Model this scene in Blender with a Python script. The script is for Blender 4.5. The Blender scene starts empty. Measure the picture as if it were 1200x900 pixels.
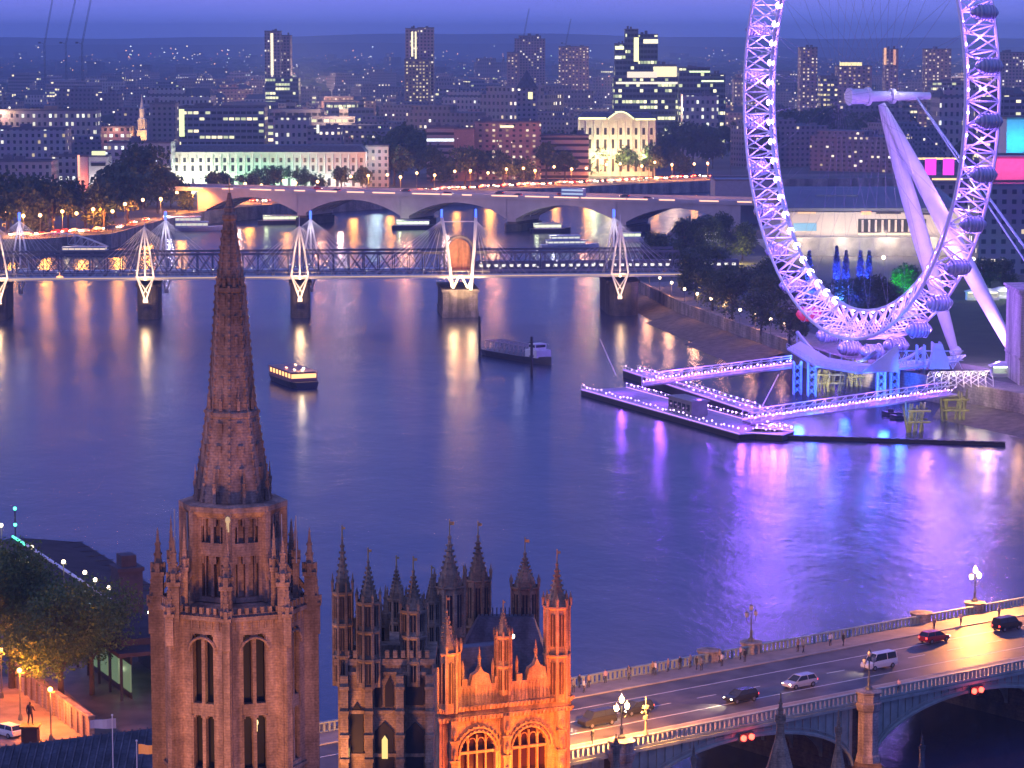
import bpy, math, random
from math import sin, cos, pi, radians, sqrt, atan2, floor
from mathutils import Vector, Matrix
rnd = random.Random(7)
SC = bpy.context.scene
COL = SC.collection

# ---------------------------------------------------------------- camera
H = 86.0; F = 3300.0; TH = math.atan(408.0 / F)
cam = bpy.data.cameras.new("camera"); camo = bpy.data.objects.new("camera", cam); COL.objects.link(camo)
camo.location = (0, 0, H); camo.rotation_euler = (pi / 2 - TH, 0, 0)
cam.sensor_width = 36; cam.lens = F / 1200 * 36; cam.clip_start = 1; cam.clip_end = 60000
SC.camera = camo
# ---------------------------------------------------------------- dusk sky
world = bpy.data.worlds.new("World"); SC.world = world; world.use_nodes = True
nt = world.node_tree; nt.nodes.clear()
N = nt.nodes.new; LK = nt.links.new
SUN_EL, SUN_AZ = radians(4), radians(250)
out = N("ShaderNodeOutputWorld"); bg = N("ShaderNodeBackground")
sky = N("ShaderNodeTexSky"); sky.sky_type = 'NISHITA'; sky.sun_disc = False
sky.sun_elevation = radians(1.0); sky.sun_rotation = SUN_AZ; sky.ozone_density = 6
tc = N("ShaderNodeTexCoord"); sep = N("ShaderNodeSeparateXYZ"); ramp = N("ShaderNodeValToRGB")
LK(tc.outputs["Generated"], sep.inputs[0]); LK(sep.outputs["Z"], ramp.inputs[0])
el = ramp.color_ramp.elements
el[0].position = 0.0; el[0].color = (0.13, 0.20, 0.80, 1)
el[1].position = 1.0; el[1].color = (0.13, 0.16, 0.50, 1)
for p, c in ((0.014, (0.17, 0.20, 0.80, 1)), (0.05, (0.17, 0.16, 0.66, 1)), (0.16, (0.075, 0.115, 0.48, 1)), (0.3, (0.065, 0.115, 0.50, 1)), (0.6, (0.12, 0.17, 0.60, 1))):
    e = ramp.color_ramp.elements.new(p); e.color = c
skm = N("ShaderNodeVectorMath"); skm.operation = 'MULTIPLY'; skm.inputs[1].default_value = (0.05, 0.06, 0.12)
LK(sky.outputs[0], skm.inputs[0])
mixw = N("ShaderNodeMixRGB"); mixw.blend_type = 'ADD'; mixw.inputs[0].default_value = 1
LK(ramp.outputs[0], mixw.inputs[1]); LK(skm.outputs[0], mixw.inputs[2])
cn = N("ShaderNodeTexNoise"); cn.inputs["Scale"].default_value = 9; cn.inputs["Detail"].default_value = 4; cmap = N("ShaderNodeMapping"); cmap.inputs["Scale"].default_value = (1, 1, 14)
LK(tc.outputs["Generated"], cmap.inputs[0]); LK(cmap.outputs[0], cn.inputs["Vector"])
cr = N("ShaderNodeMapRange"); cr.inputs["From Min"].default_value = 0.45; cr.inputs["From Max"].default_value = 0.75; cr.inputs["To Max"].default_value = 0.22
LK(cn.outputs["Fac"], cr.inputs["Value"]); cl_ = N("ShaderNodeMixRGB"); cl_.inputs[2].default_value = (0.30, 0.24, 0.66, 1)
LK(cr.outputs[0], cl_.inputs[0]); LK(mixw.outputs[0], cl_.inputs[1]); LK(cl_.outputs[0], bg.inputs[0]); bg.inputs[1].default_value = 1.25
LK(bg.outputs[0], out.inputs[0])
sun = bpy.data.lights.new("sun", 'SUN'); sun.energy = 0.46; sun.angle = radians(25); sun.color = (1.0, 0.64, 0.48)
suno = bpy.data.objects.new("sun", sun); COL.objects.link(suno)
sd = Vector((sin(SUN_AZ) * cos(radians(16)), cos(SUN_AZ) * cos(radians(16)), sin(radians(16))))
suno.rotation_euler = sd.to_track_quat('Z', 'Y').to_euler()
SC.view_settings.view_transform = 'Standard'; SC.view_settings.look = 'None'
SC.view_settings.exposure = 0.12; SC.view_settings.gamma = 1; SC.view_settings.use_curve_mapping = False
SC.render.engine = 'CYCLES'
cy = SC.cycles
cy.use_denoising = True; cy.denoiser = 'OPENIMAGEDENOISE'; cy.sample_clamp_indirect = 3.0; cy.sample_clamp_direct = 0
cy.max_bounces = 4; cy.diffuse_bounces = 2; cy.glossy_bounces = 3; cy.transmission_bounces = 3; cy.transparent_max_bounces = 8
cy.volume_bounces = 0; cy.caustics_reflective = False; cy.caustics_refractive = False
cy.use_light_tree = True; cy.light_sampling_threshold = 0.003

# ---------------------------------------------------------------- pixel -> world (photo is 1200x900)
def ray(px, py):
    a = (px - 600) / F; b = (450 - py) / F
    return Vector((a, cos(TH) + b * sin(TH), -sin(TH) + b * cos(TH)))
def W(px, py, z=0.0):
    d = ray(px, py); t = (z - H) / d.z
    return Vector((d.x * t, d.y * t, z))
def WD(px, py, Y):
    d = ray(px, py); t = Y / d.y
    return Vector((d.x * t, Y, H + d.z * t))

# ---------------------------------------------------------------- mesh builder
class MB:
    def __init__(s): s.v = []; s.f = []; s.m = []
    def add(s, vs, fs, mi=0):
        o = len(s.v); s.v.extend([tuple(v) for v in vs]); s.f.extend([tuple(i + o for i in f) for f in fs]); s.m.extend([mi] * len(fs))
    def box(s, c, d, rz=0, mi=0):
        x, y, z = d[0] / 2, d[1] / 2, d[2] / 2; cr, sr = cos(rz), sin(rz); vs = []
        for k in (-z, z):
            for a, b in ((-x, -y), (x, -y), (x, y), (-x, y)):
                vs.append((c[0] + a * cr - b * sr, c[1] + a * sr + b * cr, c[2] + k))
        s.add(vs, [(3, 2, 1, 0), (4, 5, 6, 7), (0, 1, 5, 4), (1, 2, 6, 5), (2, 3, 7, 6), (3, 0, 4, 7)], mi)
    def bx(s, x0, x1, y0, y1, z0, z1, mi=0):
        s.box(((x0 + x1) / 2, (y0 + y1) / 2, (z0 + z1) / 2), (abs(x1 - x0), abs(y1 - y0), abs(z1 - z0)), 0, mi)
    def prism(s, poly, z0, z1, mi=0, top=None):
        n = len(poly); vs = [(p[0], p[1], z0) for p in poly] + [(p[0], p[1], z1) for p in (top or poly)]
        fs = [tuple(range(n - 1, -1, -1)), tuple(range(n, 2 * n))] + [(i, (i + 1) % n, n + (i + 1) % n, n + i) for i in range(n)]
        s.add(vs, fs, mi)
    def lathe(s, c, prof, n=8, rot=0, mi=0):
        vs = []; fs = []; m = len(prof)
        for r, z in prof:
            for i in range(n):
                a = rot + 2 * pi * i / n; vs.append((c[0] + r * cos(a), c[1] + r * sin(a), c[2] + z))
        for j in range(m - 1):
            for i in range(n): fs.append((j * n + i, j * n + (i + 1) % n, (j + 1) * n + (i + 1) % n, (j + 1) * n + i))
        fs.append(tuple(range(n - 1, -1, -1))); fs.append(tuple((m - 1) * n + i for i in range(n)))
        s.add(vs, fs, mi)
    def tube(s, p0, p1, r0, r1=None, n=6, mi=0):
        r1 = r0 if r1 is None else r1; p0 = Vector(p0); p1 = Vector(p1); d = p1 - p0
        if d.length < 1e-6: return
        d.normalize(); a = d.orthogonal().normalized(); b = d.cross(a); vs = []
        for p, r in ((p0, r0), (p1, r1)):
            for i in range(n):
                t = 2 * pi * i / n; vs.append(p + (a * cos(t) + b * sin(t)) * r)
        s.add(vs, [tuple(range(n - 1, -1, -1)), tuple(range(n, 2 * n))] + [(i, (i + 1) % n, n + (i + 1) % n, n + i) for i in range(n)], mi)
    def path(s, pts, r, n=6, mi=0, close=False):
        k = len(pts)
        for i in range(k if close else k - 1): s.tube(pts[i], pts[(i + 1) % k], r if not callable(r) else r(i), None if not callable(r) else r(i + 1), n, mi)
    def ball(s, c, r, n=8, m=5, mi=0, sc=(1, 1, 1)):
        vs = [(c[0], c[1], c[2] - r * sc[2])]; fs = []
        for j in range(1, m):
            t = -pi / 2 + pi * j / m
            for i in range(n):
                a = 2 * pi * i / n; vs.append((c[0] + r * cos(t) * cos(a) * sc[0], c[1] + r * cos(t) * sin(a) * sc[1], c[2] + r * sin(t) * sc[2]))
        vs.append((c[0], c[1], c[2] + r * sc[2])); L = len(vs) - 1
        for i in range(n):
            fs.append((0, 1 + (i + 1) % n, 1 + i)); b = 1 + (m - 2) * n; fs.append((L, b + i, b + (i + 1) % n))
        for j in range(m - 2):
            for i in range(n):
                a = 1 + j * n; fs.append((a + i, a + (i + 1) % n, a + n + (i + 1) % n, a + n + i))
        s.add(vs, fs, mi)
    def extr(s, poly, y0, y1, mi=0):      # poly in (x,z), extruded along y
        n = len(poly); vs = [(p[0], y0, p[1]) for p in poly] + [(p[0], y1, p[1]) for p in poly]
        fs = [tuple(range(n)), tuple(range(2 * n - 1, n - 1, -1))] + [(n + i, n + (i + 1) % n, (i + 1) % n, i) for i in range(n)]
        s.add(vs, fs, mi)
    def mesh(s, name, mats):
        me = bpy.data.meshes.new(name); me.from_pydata(s.v, [], s.f)
        for m in (mats if isinstance(mats, (list, tuple)) else [mats]): me.materials.append(m)
        if len(me.materials) > 1: me.polygons.foreach_set("material_index", s.m)
        me.update(); return me
    def build(s, name, mats, parent=None, smooth=False, loc=None, rz=0):
        me = s.mesh(name, mats)
        if smooth: me.polygons.foreach_set("use_smooth", [True] * len(me.polygons))
        o = bpy.data.objects.new(name, me); COL.objects.link(o)
        if parent: o.parent = parent
        if loc is not None: o.location = loc
        if rz: o.rotation_euler = (0, 0, rz)
        return o
def tag(o, label=None, cat=None, group=None, kind=None):
    if label: o["label"] = label
    if cat: o["category"] = cat
    if group: o["group"] = group
    if kind: o["kind"] = kind
    return o
def empty(name, loc=(0, 0, 0), rz=0):
    o = bpy.data.objects.new(name, None); COL.objects.link(o); o.location = loc; o.rotation_euler = (0, 0, rz); o.empty_display_size = 0.5
    return o
def copy_tree(o, parent=None):
    c = o.copy(); COL.objects.link(c); c.parent = parent
    for ch in list(o.children): copy_tree(ch, c)
    return c
def light(name, loc, e, color, r=0.3, parent=None, kind='POINT', aim=None, size=None, spot=70, blend=0.6):
    l = bpy.data.lights.new(name, kind); l.energy = e; l.color = color
    if kind in ('POINT', 'SPOT'): l.shadow_soft_size = r
    if kind == 'SPOT': l.spot_size = radians(spot); l.spot_blend = blend
    if kind == 'AREA':
        l.shape = 'RECTANGLE'; l.size = size[0]; l.size_y = size[1]
    o = bpy.data.objects.new(name, l); COL.objects.link(o); o.location = loc
    if aim is not None: o.rotation_euler = (Vector(loc) - Vector(aim)).to_track_quat('Z', 'Y').to_euler()
    if parent: o.parent = parent
    return o

# ---------------------------------------------------------------- materials
MC = {}
def mat(name, col, rough=0.7, metal=0.0, var=0.25, scale=0.6, bump=0.0, emis=None, es=0.0, brick=None, spec=0.5, alpha=None, detail=4):
    if name in MC: return MC[name]
    m = bpy.data.materials.new(name); m.use_nodes = True; t = m.node_tree; b = t.nodes["Principled BSDF"]
    b.inputs["Roughness"].default_value = rough; b.inputs["Metallic"].default_value = metal; b.inputs["Specular IOR Level"].default_value = spec
    b.inputs["Base Color"].default_value = (*col, 1)
    if var:
        co = t.nodes.new("ShaderNodeTexCoord"); no = t.nodes.new("ShaderNodeTexNoise"); no.inputs["Scale"].default_value = scale; no.inputs["Detail"].default_value = detail
        t.links.new(co.outputs["Object"], no.inputs["Vector"])
        mp = t.nodes.new("ShaderNodeMapRange"); mp.inputs["From Min"].default_value = 0.3; mp.inputs["From Max"].default_value = 0.7
        mp.inputs["To Min"].default_value = 1 - var; mp.inputs["To Max"].default_value = 1 + var
        t.links.new(no.outputs["Fac"], mp.inputs["Value"])
        vm = t.nodes.new("ShaderNodeVectorMath"); vm.operation = 'SCALE'; vm.inputs[0].default_value = col
        sc = mp.outputs[0]
        if brick:
            # stone courses: u along the wall, v = z
            wv = t.nodes.new("ShaderNodeTexWave"); wv.wave_type = 'BANDS'; wv.bands_direction = 'Z'; wv.inputs["Scale"].default_value = brick
            wv.inputs["Distortion"].default_value = 0.4; wv.inputs["Detail"].default_value = 2
            t.links.new(co.outputs["Object"], wv.inputs["Vector"])
            m2 = t.nodes.new("ShaderNodeMapRange"); m2.inputs["From Max"].default_value = 0.25; m2.inputs["To Min"].default_value = 0.8; m2.inputs["To Max"].default_value = 1
            t.links.new(wv.outputs["Fac"], m2.inputs["Value"])
            n2 = t.nodes.new("ShaderNodeTexNoise"); n2.inputs["Scale"].default_value = scale * 6; n2.inputs["Detail"].default_value = 3
            t.links.new(co.outputs["Object"], n2.inputs["Vector"])
            m3 = t.nodes.new("ShaderNodeMapRange"); m3.inputs["From Min"].default_value = 0.35; m3.inputs["From Max"].default_value = 0.65; m3.inputs["To Min"].default_value = 0.78; m3.inputs["To Max"].default_value = 1.18
            t.links.new(n2.outputs["Fac"], m3.inputs["Value"])
            q = t.nodes.new("ShaderNodeMath"); q.operation = 'MULTIPLY'; t.links.new(mp.outputs[0], q.inputs[0]); t.links.new(m2.outputs[0], q.inputs[1])
            q2 = t.nodes.new("ShaderNodeMath"); q2.operation = 'MULTIPLY'; t.links.new(q.outputs[0], q2.inputs[0]); t.links.new(m3.outputs[0], q2.inputs[1])
            # soot and rain streaks running down the stone
            ms = t.nodes.new("ShaderNodeMapping"); ms.inputs["Scale"].default_value = (1, 1, 0.12); t.links.new(co.outputs["Object"], ms.inputs[0])
            n4 = t.nodes.new("ShaderNodeTexNoise"); n4.inputs["Scale"].default_value = scale * 0.9; n4.inputs["Detail"].default_value = 5; t.links.new(ms.outputs[0], n4.inputs["Vector"])
            m4 = t.nodes.new("ShaderNodeMapRange"); m4.inputs["From Min"].default_value = 0.38; m4.inputs["From Max"].default_value = 0.6; m4.inputs["To Min"].default_value = 0.55; m4.inputs["To Max"].default_value = 1.15
            t.links.new(n4.outputs["Fac"], m4.inputs["Value"])
            q3 = t.nodes.new("ShaderNodeMath"); q3.operation = 'MULTIPLY'; t.links.new(q2.outputs[0], q3.inputs[0]); t.links.new(m4.outputs[0], q3.inputs[1])
            sc = q3.outputs[0]
        t.links.new(sc, vm.inputs["Scale"]); t.links.new(vm.outputs[0], b.inputs["Base Color"])
        if bump:
            bp = t.nodes.new("ShaderNodeBump"); bp.inputs["Strength"].default_value = bump; bp.inputs["Distance"].default_value = 0.1
            t.links.new(sc if brick else no.outputs["Fac"], bp.inputs["Height"]); t.links.new(bp.outputs[0], b.inputs["Normal"])
    if emis:
        b.inputs["Emission Color"].default_value = (*emis, 1); b.inputs["Emission Strength"].default_value = es
    MC[name] = m; return m
def glow(name, col, st, sample=False):
    if name in MC: return MC[name]
    m = mat(name, (0.05, 0.05, 0.05), 0.5, var=0, emis=col, es=st)
    if not sample: m.cycles.emission_sampling = 'NONE'
    return m
def facade(name, wall, wall2, p=0.1, sx=3.2, sz=3.4, ww=0.55, wh=0.5, lit=(1.0, 0.75, 0.4), lit2=(0.8, 0.95, 1.0), st=1.6, glass=(0.02, 0.022, 0.03), clump=0.5, roof=(0.07, 0.07, 0.08), rough=0.7):
    """walls of a building of many storeys: panes of glass in rows, some rooms lit. Object coordinates in metres."""
    if name in MC: return MC[name]
    m = bpy.data.materials.new(name); m.use_nodes = True; t = m.node_tree; b = t.nodes["Principled BSDF"]
    n = t.nodes.new; l = t.links.new
    def M(op, a, c=None, d=None):
        q = n("ShaderNodeMath"); q.operation = op
        for i, x in enumerate((a, c, d)):
            if x is None: continue
            if isinstance(x, (int, float)): q.inputs[i].default_value = x
            else: l(x, q.inputs[i])
        return q.outputs[0]
    co = n("ShaderNodeTexCoord"); s = n("ShaderNodeSeparateXYZ"); l(co.outputs["Object"], s.inputs[0])
    sn = n("ShaderNodeSeparateXYZ"); l(co.outputs["Normal"], sn.inputs[0])
    isx = M('GREATER_THAN', M('ABSOLUTE', sn.outputs[0]), 0.7); up = M('GREATER_THAN', sn.outputs[2], 0.35)
    u = M('ADD', M('MULTIPLY', s.outputs[1], isx), M('MULTIPLY', s.outputs[0], M('SUBTRACT', 1, isx)))
    oi = n("ShaderNodeObjectInfo"); R = oi.outputs["Random"]
    us = M('DIVIDE', M('ADD', u, 500), sx); vs = M('DIVIDE', M('ADD', s.outputs[2], 0.6), sz)
    fu = M('FRACT', us); fv = M('FRACT', vs); cu = M('FLOOR', us); cv = M('FLOOR', vs)
    win = M('MULTIPLY', M('LESS_THAN', M('ABSOLUTE', M('SUBTRACT', fu, 0.5)), ww / 2), M('LESS_THAN', M('ABSOLUTE', M('SUBTRACT', fv, 0.5)), wh / 2))
    win = M('MULTIPLY', win, M('SUBTRACT', 1, up))
    cmb = n("ShaderNodeCombineXYZ"); l(cu, cmb.inputs[0]); l(cv, cmb.inputs[1]); l(M('MULTIPLY', R, 917), cmb.inputs[2])
    wn = n("ShaderNodeTexWhiteNoise"); wn.noise_dimensions = '3D'; l(cmb.outputs[0], wn.inputs[0])
    # whole floors tend to be lit together
    cm2 = n("ShaderNodeCombineXYZ"); l(M('FLOOR', M('DIVIDE', us, 5)), cm2.inputs[0]); l(cv, cm2.inputs[1]); l(M('MULTIPLY', R, 311), cm2.inputs[2])
    w2 = n("ShaderNodeTexWhiteNoise"); w2.noise_dimensions = '3D'; l(cm2.outputs[0], w2.inputs[0])
    pr = M('ADD', p * (1 - clump), M('MULTIPLY', M('LESS_THAN', w2.outputs["Value"], p * 0.6), clump * 1.1))
    on = M('MULTIPLY', win, M('LESS_THAN', wn.outputs["Value"], pr))
    mw = n("ShaderNodeMixRGB"); mw.inputs[1].default_value = (*wall, 1); mw.inputs[2].default_value = (*wall2, 1); l(R, mw.inputs[0])
    no = n("ShaderNodeTexNoise"); no.inputs["Scale"].default_value = 0.15; no.inputs["Detail"].default_value = 5; l(co.outputs["Object"], no.inputs["Vector"])
    mw2 = n("ShaderNodeMixRGB"); mw2.blend_type = 'MULTIPLY'; mw2.inputs[0].default_value = 0.5; l(mw.outputs[0], mw2.inputs[1]); l(no.outputs["Color"], mw2.inputs[2])
    mr = n("ShaderNodeMixRGB"); l(up, mr.inputs[0]); l(mw2.outputs[0], mr.inputs[1]); mr.inputs[2].default_value = (*roof, 1)
    mg = n("ShaderNodeMixRGB"); l(win, mg.inputs[0]); l(mr.outputs[0], mg.inputs[1]); mg.inputs[2].default_value = (*glass, 1)
    l(mg.outputs[0], b.inputs["Base Color"]); b.inputs["Roughness"].default_value = rough
    wc = n("ShaderNodeTexWhiteNoise"); wc.noise_dimensions = '3D'
    ad = n("ShaderNodeVectorMath"); ad.inputs[1].default_value = (7.7, 3.3, 1.1); l(cmb.outputs[0], ad.inputs[0]); l(ad.outputs[0], wc.inputs[0])
    ml = n("ShaderNodeMixRGB"); ml.inputs[1].default_value = (*lit, 1); ml.inputs[2].default_value = (*lit2, 1); l(wc.outputs["Value"], ml.inputs[0])
    l(ml.outputs[0], b.inputs["Emission Color"])
    l(M('MULTIPLY', on, M('MULTIPLY', M('ADD', 0.35, wc.outputs["Value"]), st)), b.inputs["Emission Strength"])
    m.cycles.emission_sampling = 'NONE'
    MC[name] = m; return m
def leafmat(name, a, b2, tr=0.25):
    if name in MC: return MC[name]
    m = bpy.data.materials.new(name); m.use_nodes = True; t = m.node_tree; b = t.nodes["Principled BSDF"]
    g = t.nodes.new("ShaderNodeNewGeometry"); mx = t.nodes.new("ShaderNodeMixRGB"); mx.inputs[1].default_value = (*a, 1); mx.inputs[2].default_value = (*b2, 1)
    t.links.new(g.outputs["Random Per Island"], mx.inputs[0]); t.links.new(mx.outputs[0], b.inputs["Base Color"]); b.inputs["Roughness"].default_value = 0.6
    tl = t.nodes.new("ShaderNodeBsdfTranslucent"); t.links.new(mx.outputs[0], tl.inputs[0]); ms = t.nodes.new("ShaderNodeMixShader"); ms.inputs[0].default_value = tr
    t.links.new(b.outputs[0], ms.inputs[1]); t.links.new(tl.outputs[0], ms.inputs[2]); t.links.new(ms.outputs[0], t.nodes["Material Output"].inputs[0])
    MC[name] = m; return m

# ================================================================ THE SETTING
# water
wm = bpy.data.materials.new("river_water"); wm.use_nodes = True; t = wm.node_tree; b = t.nodes["Principled BSDF"]
b.inputs["Base Color"].default_value = (0.022, 0.027, 0.075, 1); b.inputs["Roughness"].default_value = 0.17; b.inputs["IOR"].default_value = 1.36
b.inputs["Specular IOR Level"].default_value = 0.75
co = t.nodes.new("ShaderNodeTexCoord"); mpn = t.nodes.new("ShaderNodeMapping"); mpn.inputs["Scale"].default_value = (1, 0.55, 1); mpn.inputs["Rotation"].default_value = (0, 0, 0.5)
t.links.new(co.outputs["Object"], mpn.inputs[0])
n1 = t.nodes.new("ShaderNodeTexNoise"); n1.inputs["Scale"].default_value = 0.55; n1.inputs["Detail"].default_value = 5; n1.inputs["Roughness"].default_value = 0.62
n2 = t.nodes.new("ShaderNodeTexNoise"); n2.inputs["Scale"].default_value = 0.035; n2.inputs["Detail"].default_value = 1.5
t.links.new(mpn.outputs[0], n1.inputs["Vector"]); t.links.new(mpn.outputs[0], n2.inputs["Vector"])
n3 = t.nodes.new('ShaderNodeTexNoise'); n3.inputs['Scale'].default_value = 0.07; n3.inputs['Detail'].default_value = 3; t.links.new(mpn.outputs[0], n3.inputs['Vector'])
b3 = t.nodes.new('ShaderNodeBump'); b3.inputs['Distance'].default_value = 0.5; b3.inputs['Strength'].default_value = 0.8; t.links.new(n3.outputs['Fac'], b3.inputs['Height'])
# calm slicks and ruffled patches: the ripple height varies over the river
rp = t.nodes.new("ShaderNodeMapRange"); rp.interpolation_type = 'SMOOTHSTEP'; rp.inputs["From Min"].default_value = 0.2; rp.inputs["From Max"].default_value = 0.8; rp.inputs["To Min"].default_value = 0.22; rp.inputs["To Max"].default_value = 0.62
t.links.new(n2.outputs["Fac"], rp.inputs["Value"])
bp = t.nodes.new("ShaderNodeBump"); bp.inputs["Distance"].default_value = 0.2
bp.inputs['Strength'].default_value = 0.5; t.links.new(n1.outputs["Fac"], bp.inputs["Height"]); t.links.new(b3.outputs[0], bp.inputs['Normal']); t.links.new(bp.outputs[0], b.inputs["Normal"])
rr = t.nodes.new("ShaderNodeMapRange"); rr.interpolation_type = 'SMOOTHSTEP'; rr.inputs["From Min"].default_value = 0.2; rr.inputs["From Max"].default_value = 0.8; rr.inputs["To Min"].default_value = 0.19; rr.inputs["To Max"].default_value = 0.31
t.links.new(n2.outputs["Fac"], rr.inputs["Value"]); t.links.new(rr.outputs[0], b.inputs["Roughness"]) if False else b.inputs["Roughness"].__setattr__('default_value', 0.23)
g = MB(); g.add([(-4000, -200, 0), (6000, -200, 0), (6000, 2600, 0), (-4000, 2600, 0)], [(0, 1, 2, 3)])
tag(g.build("water", wm), "purple blue river water with ruffled patches", None, None, "structure")

city_ground = mat("city_ground", (0.10, 0.095, 0.09), 0.9, var=0.4, scale=0.02)
quay_stone = mat("quay_stone", (0.30, 0.25, 0.22), 0.85, var=0.3, scale=0.25, brick=0.5, bump=0.3)
asph = mat("asphalt", (0.085, 0.075, 0.075), 0.55, var=0.5, scale=0.3)
paving = mat("paving", (0.24, 0.21, 0.19), 0.8, var=0.25, scale=0.5)
def land(name, pts, z, m, label):
    """a bank of land with its quay wall round it"""
    g = MB(); n = len(pts); vs = [(p[0], p[1], z) for p in pts]; g.add(vs, [tuple(range(n))]); o = g.build(name, m); tag(o, label, None, None, "structure"); return o
GZ = 5.0
north = [W(-400, 292, GZ), W(0, 284, GZ), W(60, 282, GZ), W(130, 277, GZ), W(185, 262, GZ), W(240, 250, GZ), W(330, 241, GZ), W(400, 236, GZ), W(520, 229, GZ), W(620, 224, GZ), W(740, 218, GZ), W(850, 213, GZ), W(1300, 207, GZ)]
far = [(6000, 2300), (6500, 14000), (-6500, 14000), (-6500, 1000)]
land("ground", [(p.x, p.y) for p in north] + far, GZ, city_ground, "dark city ground running to the horizon")
def quay(pts, z, th, label, name="quay_wall"):
    g = MB()
    for a, b in zip(pts[:-1], pts[1:]):
        a = Vector((a[0], a[1])); b = Vector((b[0], b[1])); d = (b - a).normalized(); nn = Vector((-d.y, d.x)) * th
        g.prism([(a.x, a.y), (b.x, b.y), (b.x + nn.x, b.y + nn.y), (a.x + nn.x, a.y + nn.y)], -0.5, z + 1.0)
    o = g.build(name, quay_stone); tag(o, label, "quay wall"); return o
quay(north, GZ, 1.0, "long stone embankment wall of the far river bank")
south = [W(1700, 640, GZ), W(1420, 540, GZ), W(1260, 482, GZ), W(1200, 466, GZ), W(1110, 449, GZ), W(1000, 426, GZ), W(925, 402, GZ), W(862, 380, GZ), W(800, 357, GZ), W(748, 331, GZ), W(752, 305, GZ), W(790, 272, GZ), W(850, 243, GZ), W(1000, 234, GZ), W(1400, 226, GZ)]
land("south_bank_ground", [(p.x, p.y) for p in south] + [(700, 1000), (500, 400)], GZ, city_ground, "dark ground of the near right river bank")
quay(south, GZ, 1.0, "brown stone quay wall below the promenade on the right bank", "embankment_wall")
# foreshore: a strip of shingle against the right bank wall
shing = mat("shingle", (0.13, 0.105, 0.09), 0.9, var=0.4, scale=0.5, bump=0.4)
g = MB(); a = [W(1260, 482, GZ), W(1200, 466, GZ), W(1110, 449, GZ)]; bpt = [W(1300, 545), W(1190, 514), W(1090, 492)]
for i in range(2):
    g.add([(a[i].x, a[i].y, 1.6), (a[i + 1].x, a[i + 1].y, 1.6), (bpt[i + 1].x, bpt[i + 1].y, -0.2), (bpt[i].x, bpt[i].y, -0.2)], [(0, 1, 2, 3)])
tag(g.build("beach", shing), "brown shingle foreshore below the quay wall", None, None, "structure")
g = MB(); wl = [W(748, 331, GZ), W(800, 357, GZ), W(862, 380, GZ), W(925, 402, GZ)]
for i in range(3):
    a, c = wl[i], wl[i + 1]; o = Vector((-17, -8, 0)) * (0.55 + 0.2 * i)
    g.add([(a.x, a.y, 2.6), (c.x, c.y, 2.6), (c.x + o.x, c.y + o.y, -0.2), (a.x + o.x, a.y + o.y, -0.2)], [(0, 3, 2, 1)])
tag(g.build("beach", shing), "sloping brown foreshore below the tree-lined promenade", None, None, "structure")
# promenade paving on the right bank
g = MB(); pl = [W(748, 331, GZ), W(800, 357, GZ), W(862, 380, GZ), W(925, 402, GZ), W(1000, 426, GZ), W(1110, 449, GZ), W(1200, 466, GZ)]
for i in range(len(pl) - 1):
    a, c = pl[i], pl[i + 1]; g.add([(a.x + 1, a.y, GZ + .004), (c.x + 1, c.y, GZ + .004), (c.x + 13, c.y + 4, GZ + .004), (a.x + 13, a.y + 4, GZ + .004)], [(0, 1, 2, 3)])
tag(g.build("promenade", paving), "pale paved promenade along the right bank", None, None, "structure")
# hills on the horizon
hm = mat("far_hills", (0.025, 0.03, 0.04), 0.95, var=0.3, scale=0.001)
g = MB(); nx = 90; xs = [-5200 + 10400 * i / nx for i in range(nx + 1)]
for D0, D1, hh in ((11500, 13900, 96), (9000, 11000, 62)):
    rows = []
    for D, k in ((D0, 0), ((D0 + D1) / 2, 1), (D1, .6)):
        rows.append([(x, D, 5.5 + k * (hh - 5) * (0.80 + 0.13 * sin(x / 1100 + D0) + 0.07 * sin(x / 410 + 2) + 0.03 * sin(x / 130)) if k else 4.9) for x in xs])
    for r in range(2):
        for i in range(nx): g.add([rows[r][i], rows[r][i + 1], rows[r + 1][i + 1], rows[r + 1][i]], [(0, 1, 2, 3)])
tag(g.build("hills", hm, smooth=True), "low blue hills along the horizon", None, None, "structure")
# haze
hz = bpy.data.materials.new("haze_air"); hz.use_nodes = True; t = hz.node_tree; t.nodes.remove(t.nodes["Principled BSDF"])
pv = t.nodes.new("ShaderNodeVolumePrincipled"); pv.inputs["Color"].default_value = (0.52, 0.74, 1.0, 1); pv.inputs["Density"].default_value = 1.4e-4; pv.inputs["Anisotropy"].default_value = 0.0
t.links.new(pv.outputs[0], t.nodes["Material Output"].inputs["Volume"])
g = MB(); g.bx(-7000, 7000, -300, 14500, -1.5, 141)
tag(g.build("haze", hz), "thin blue evening haze over the whole city", None, None, "stuff")
# near left bank with the palace on it
EZ = 6.0
near = [W(-500, 640, EZ), W(-60, 668, EZ), W(60, 705, EZ), W(190, 778, EZ), W(330, 850, EZ), W(560, 890, EZ)]
npts = [(p.x, p.y) for p in near] + [(12, 296), (30, 60), (60, -150), (-500, -150)]
land("near_bank_ground", npts, EZ, asph, "dark paved ground of the near left bank")
quay(near, EZ, 1.0, "quay wall of the near left bank behind the pier")

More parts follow.
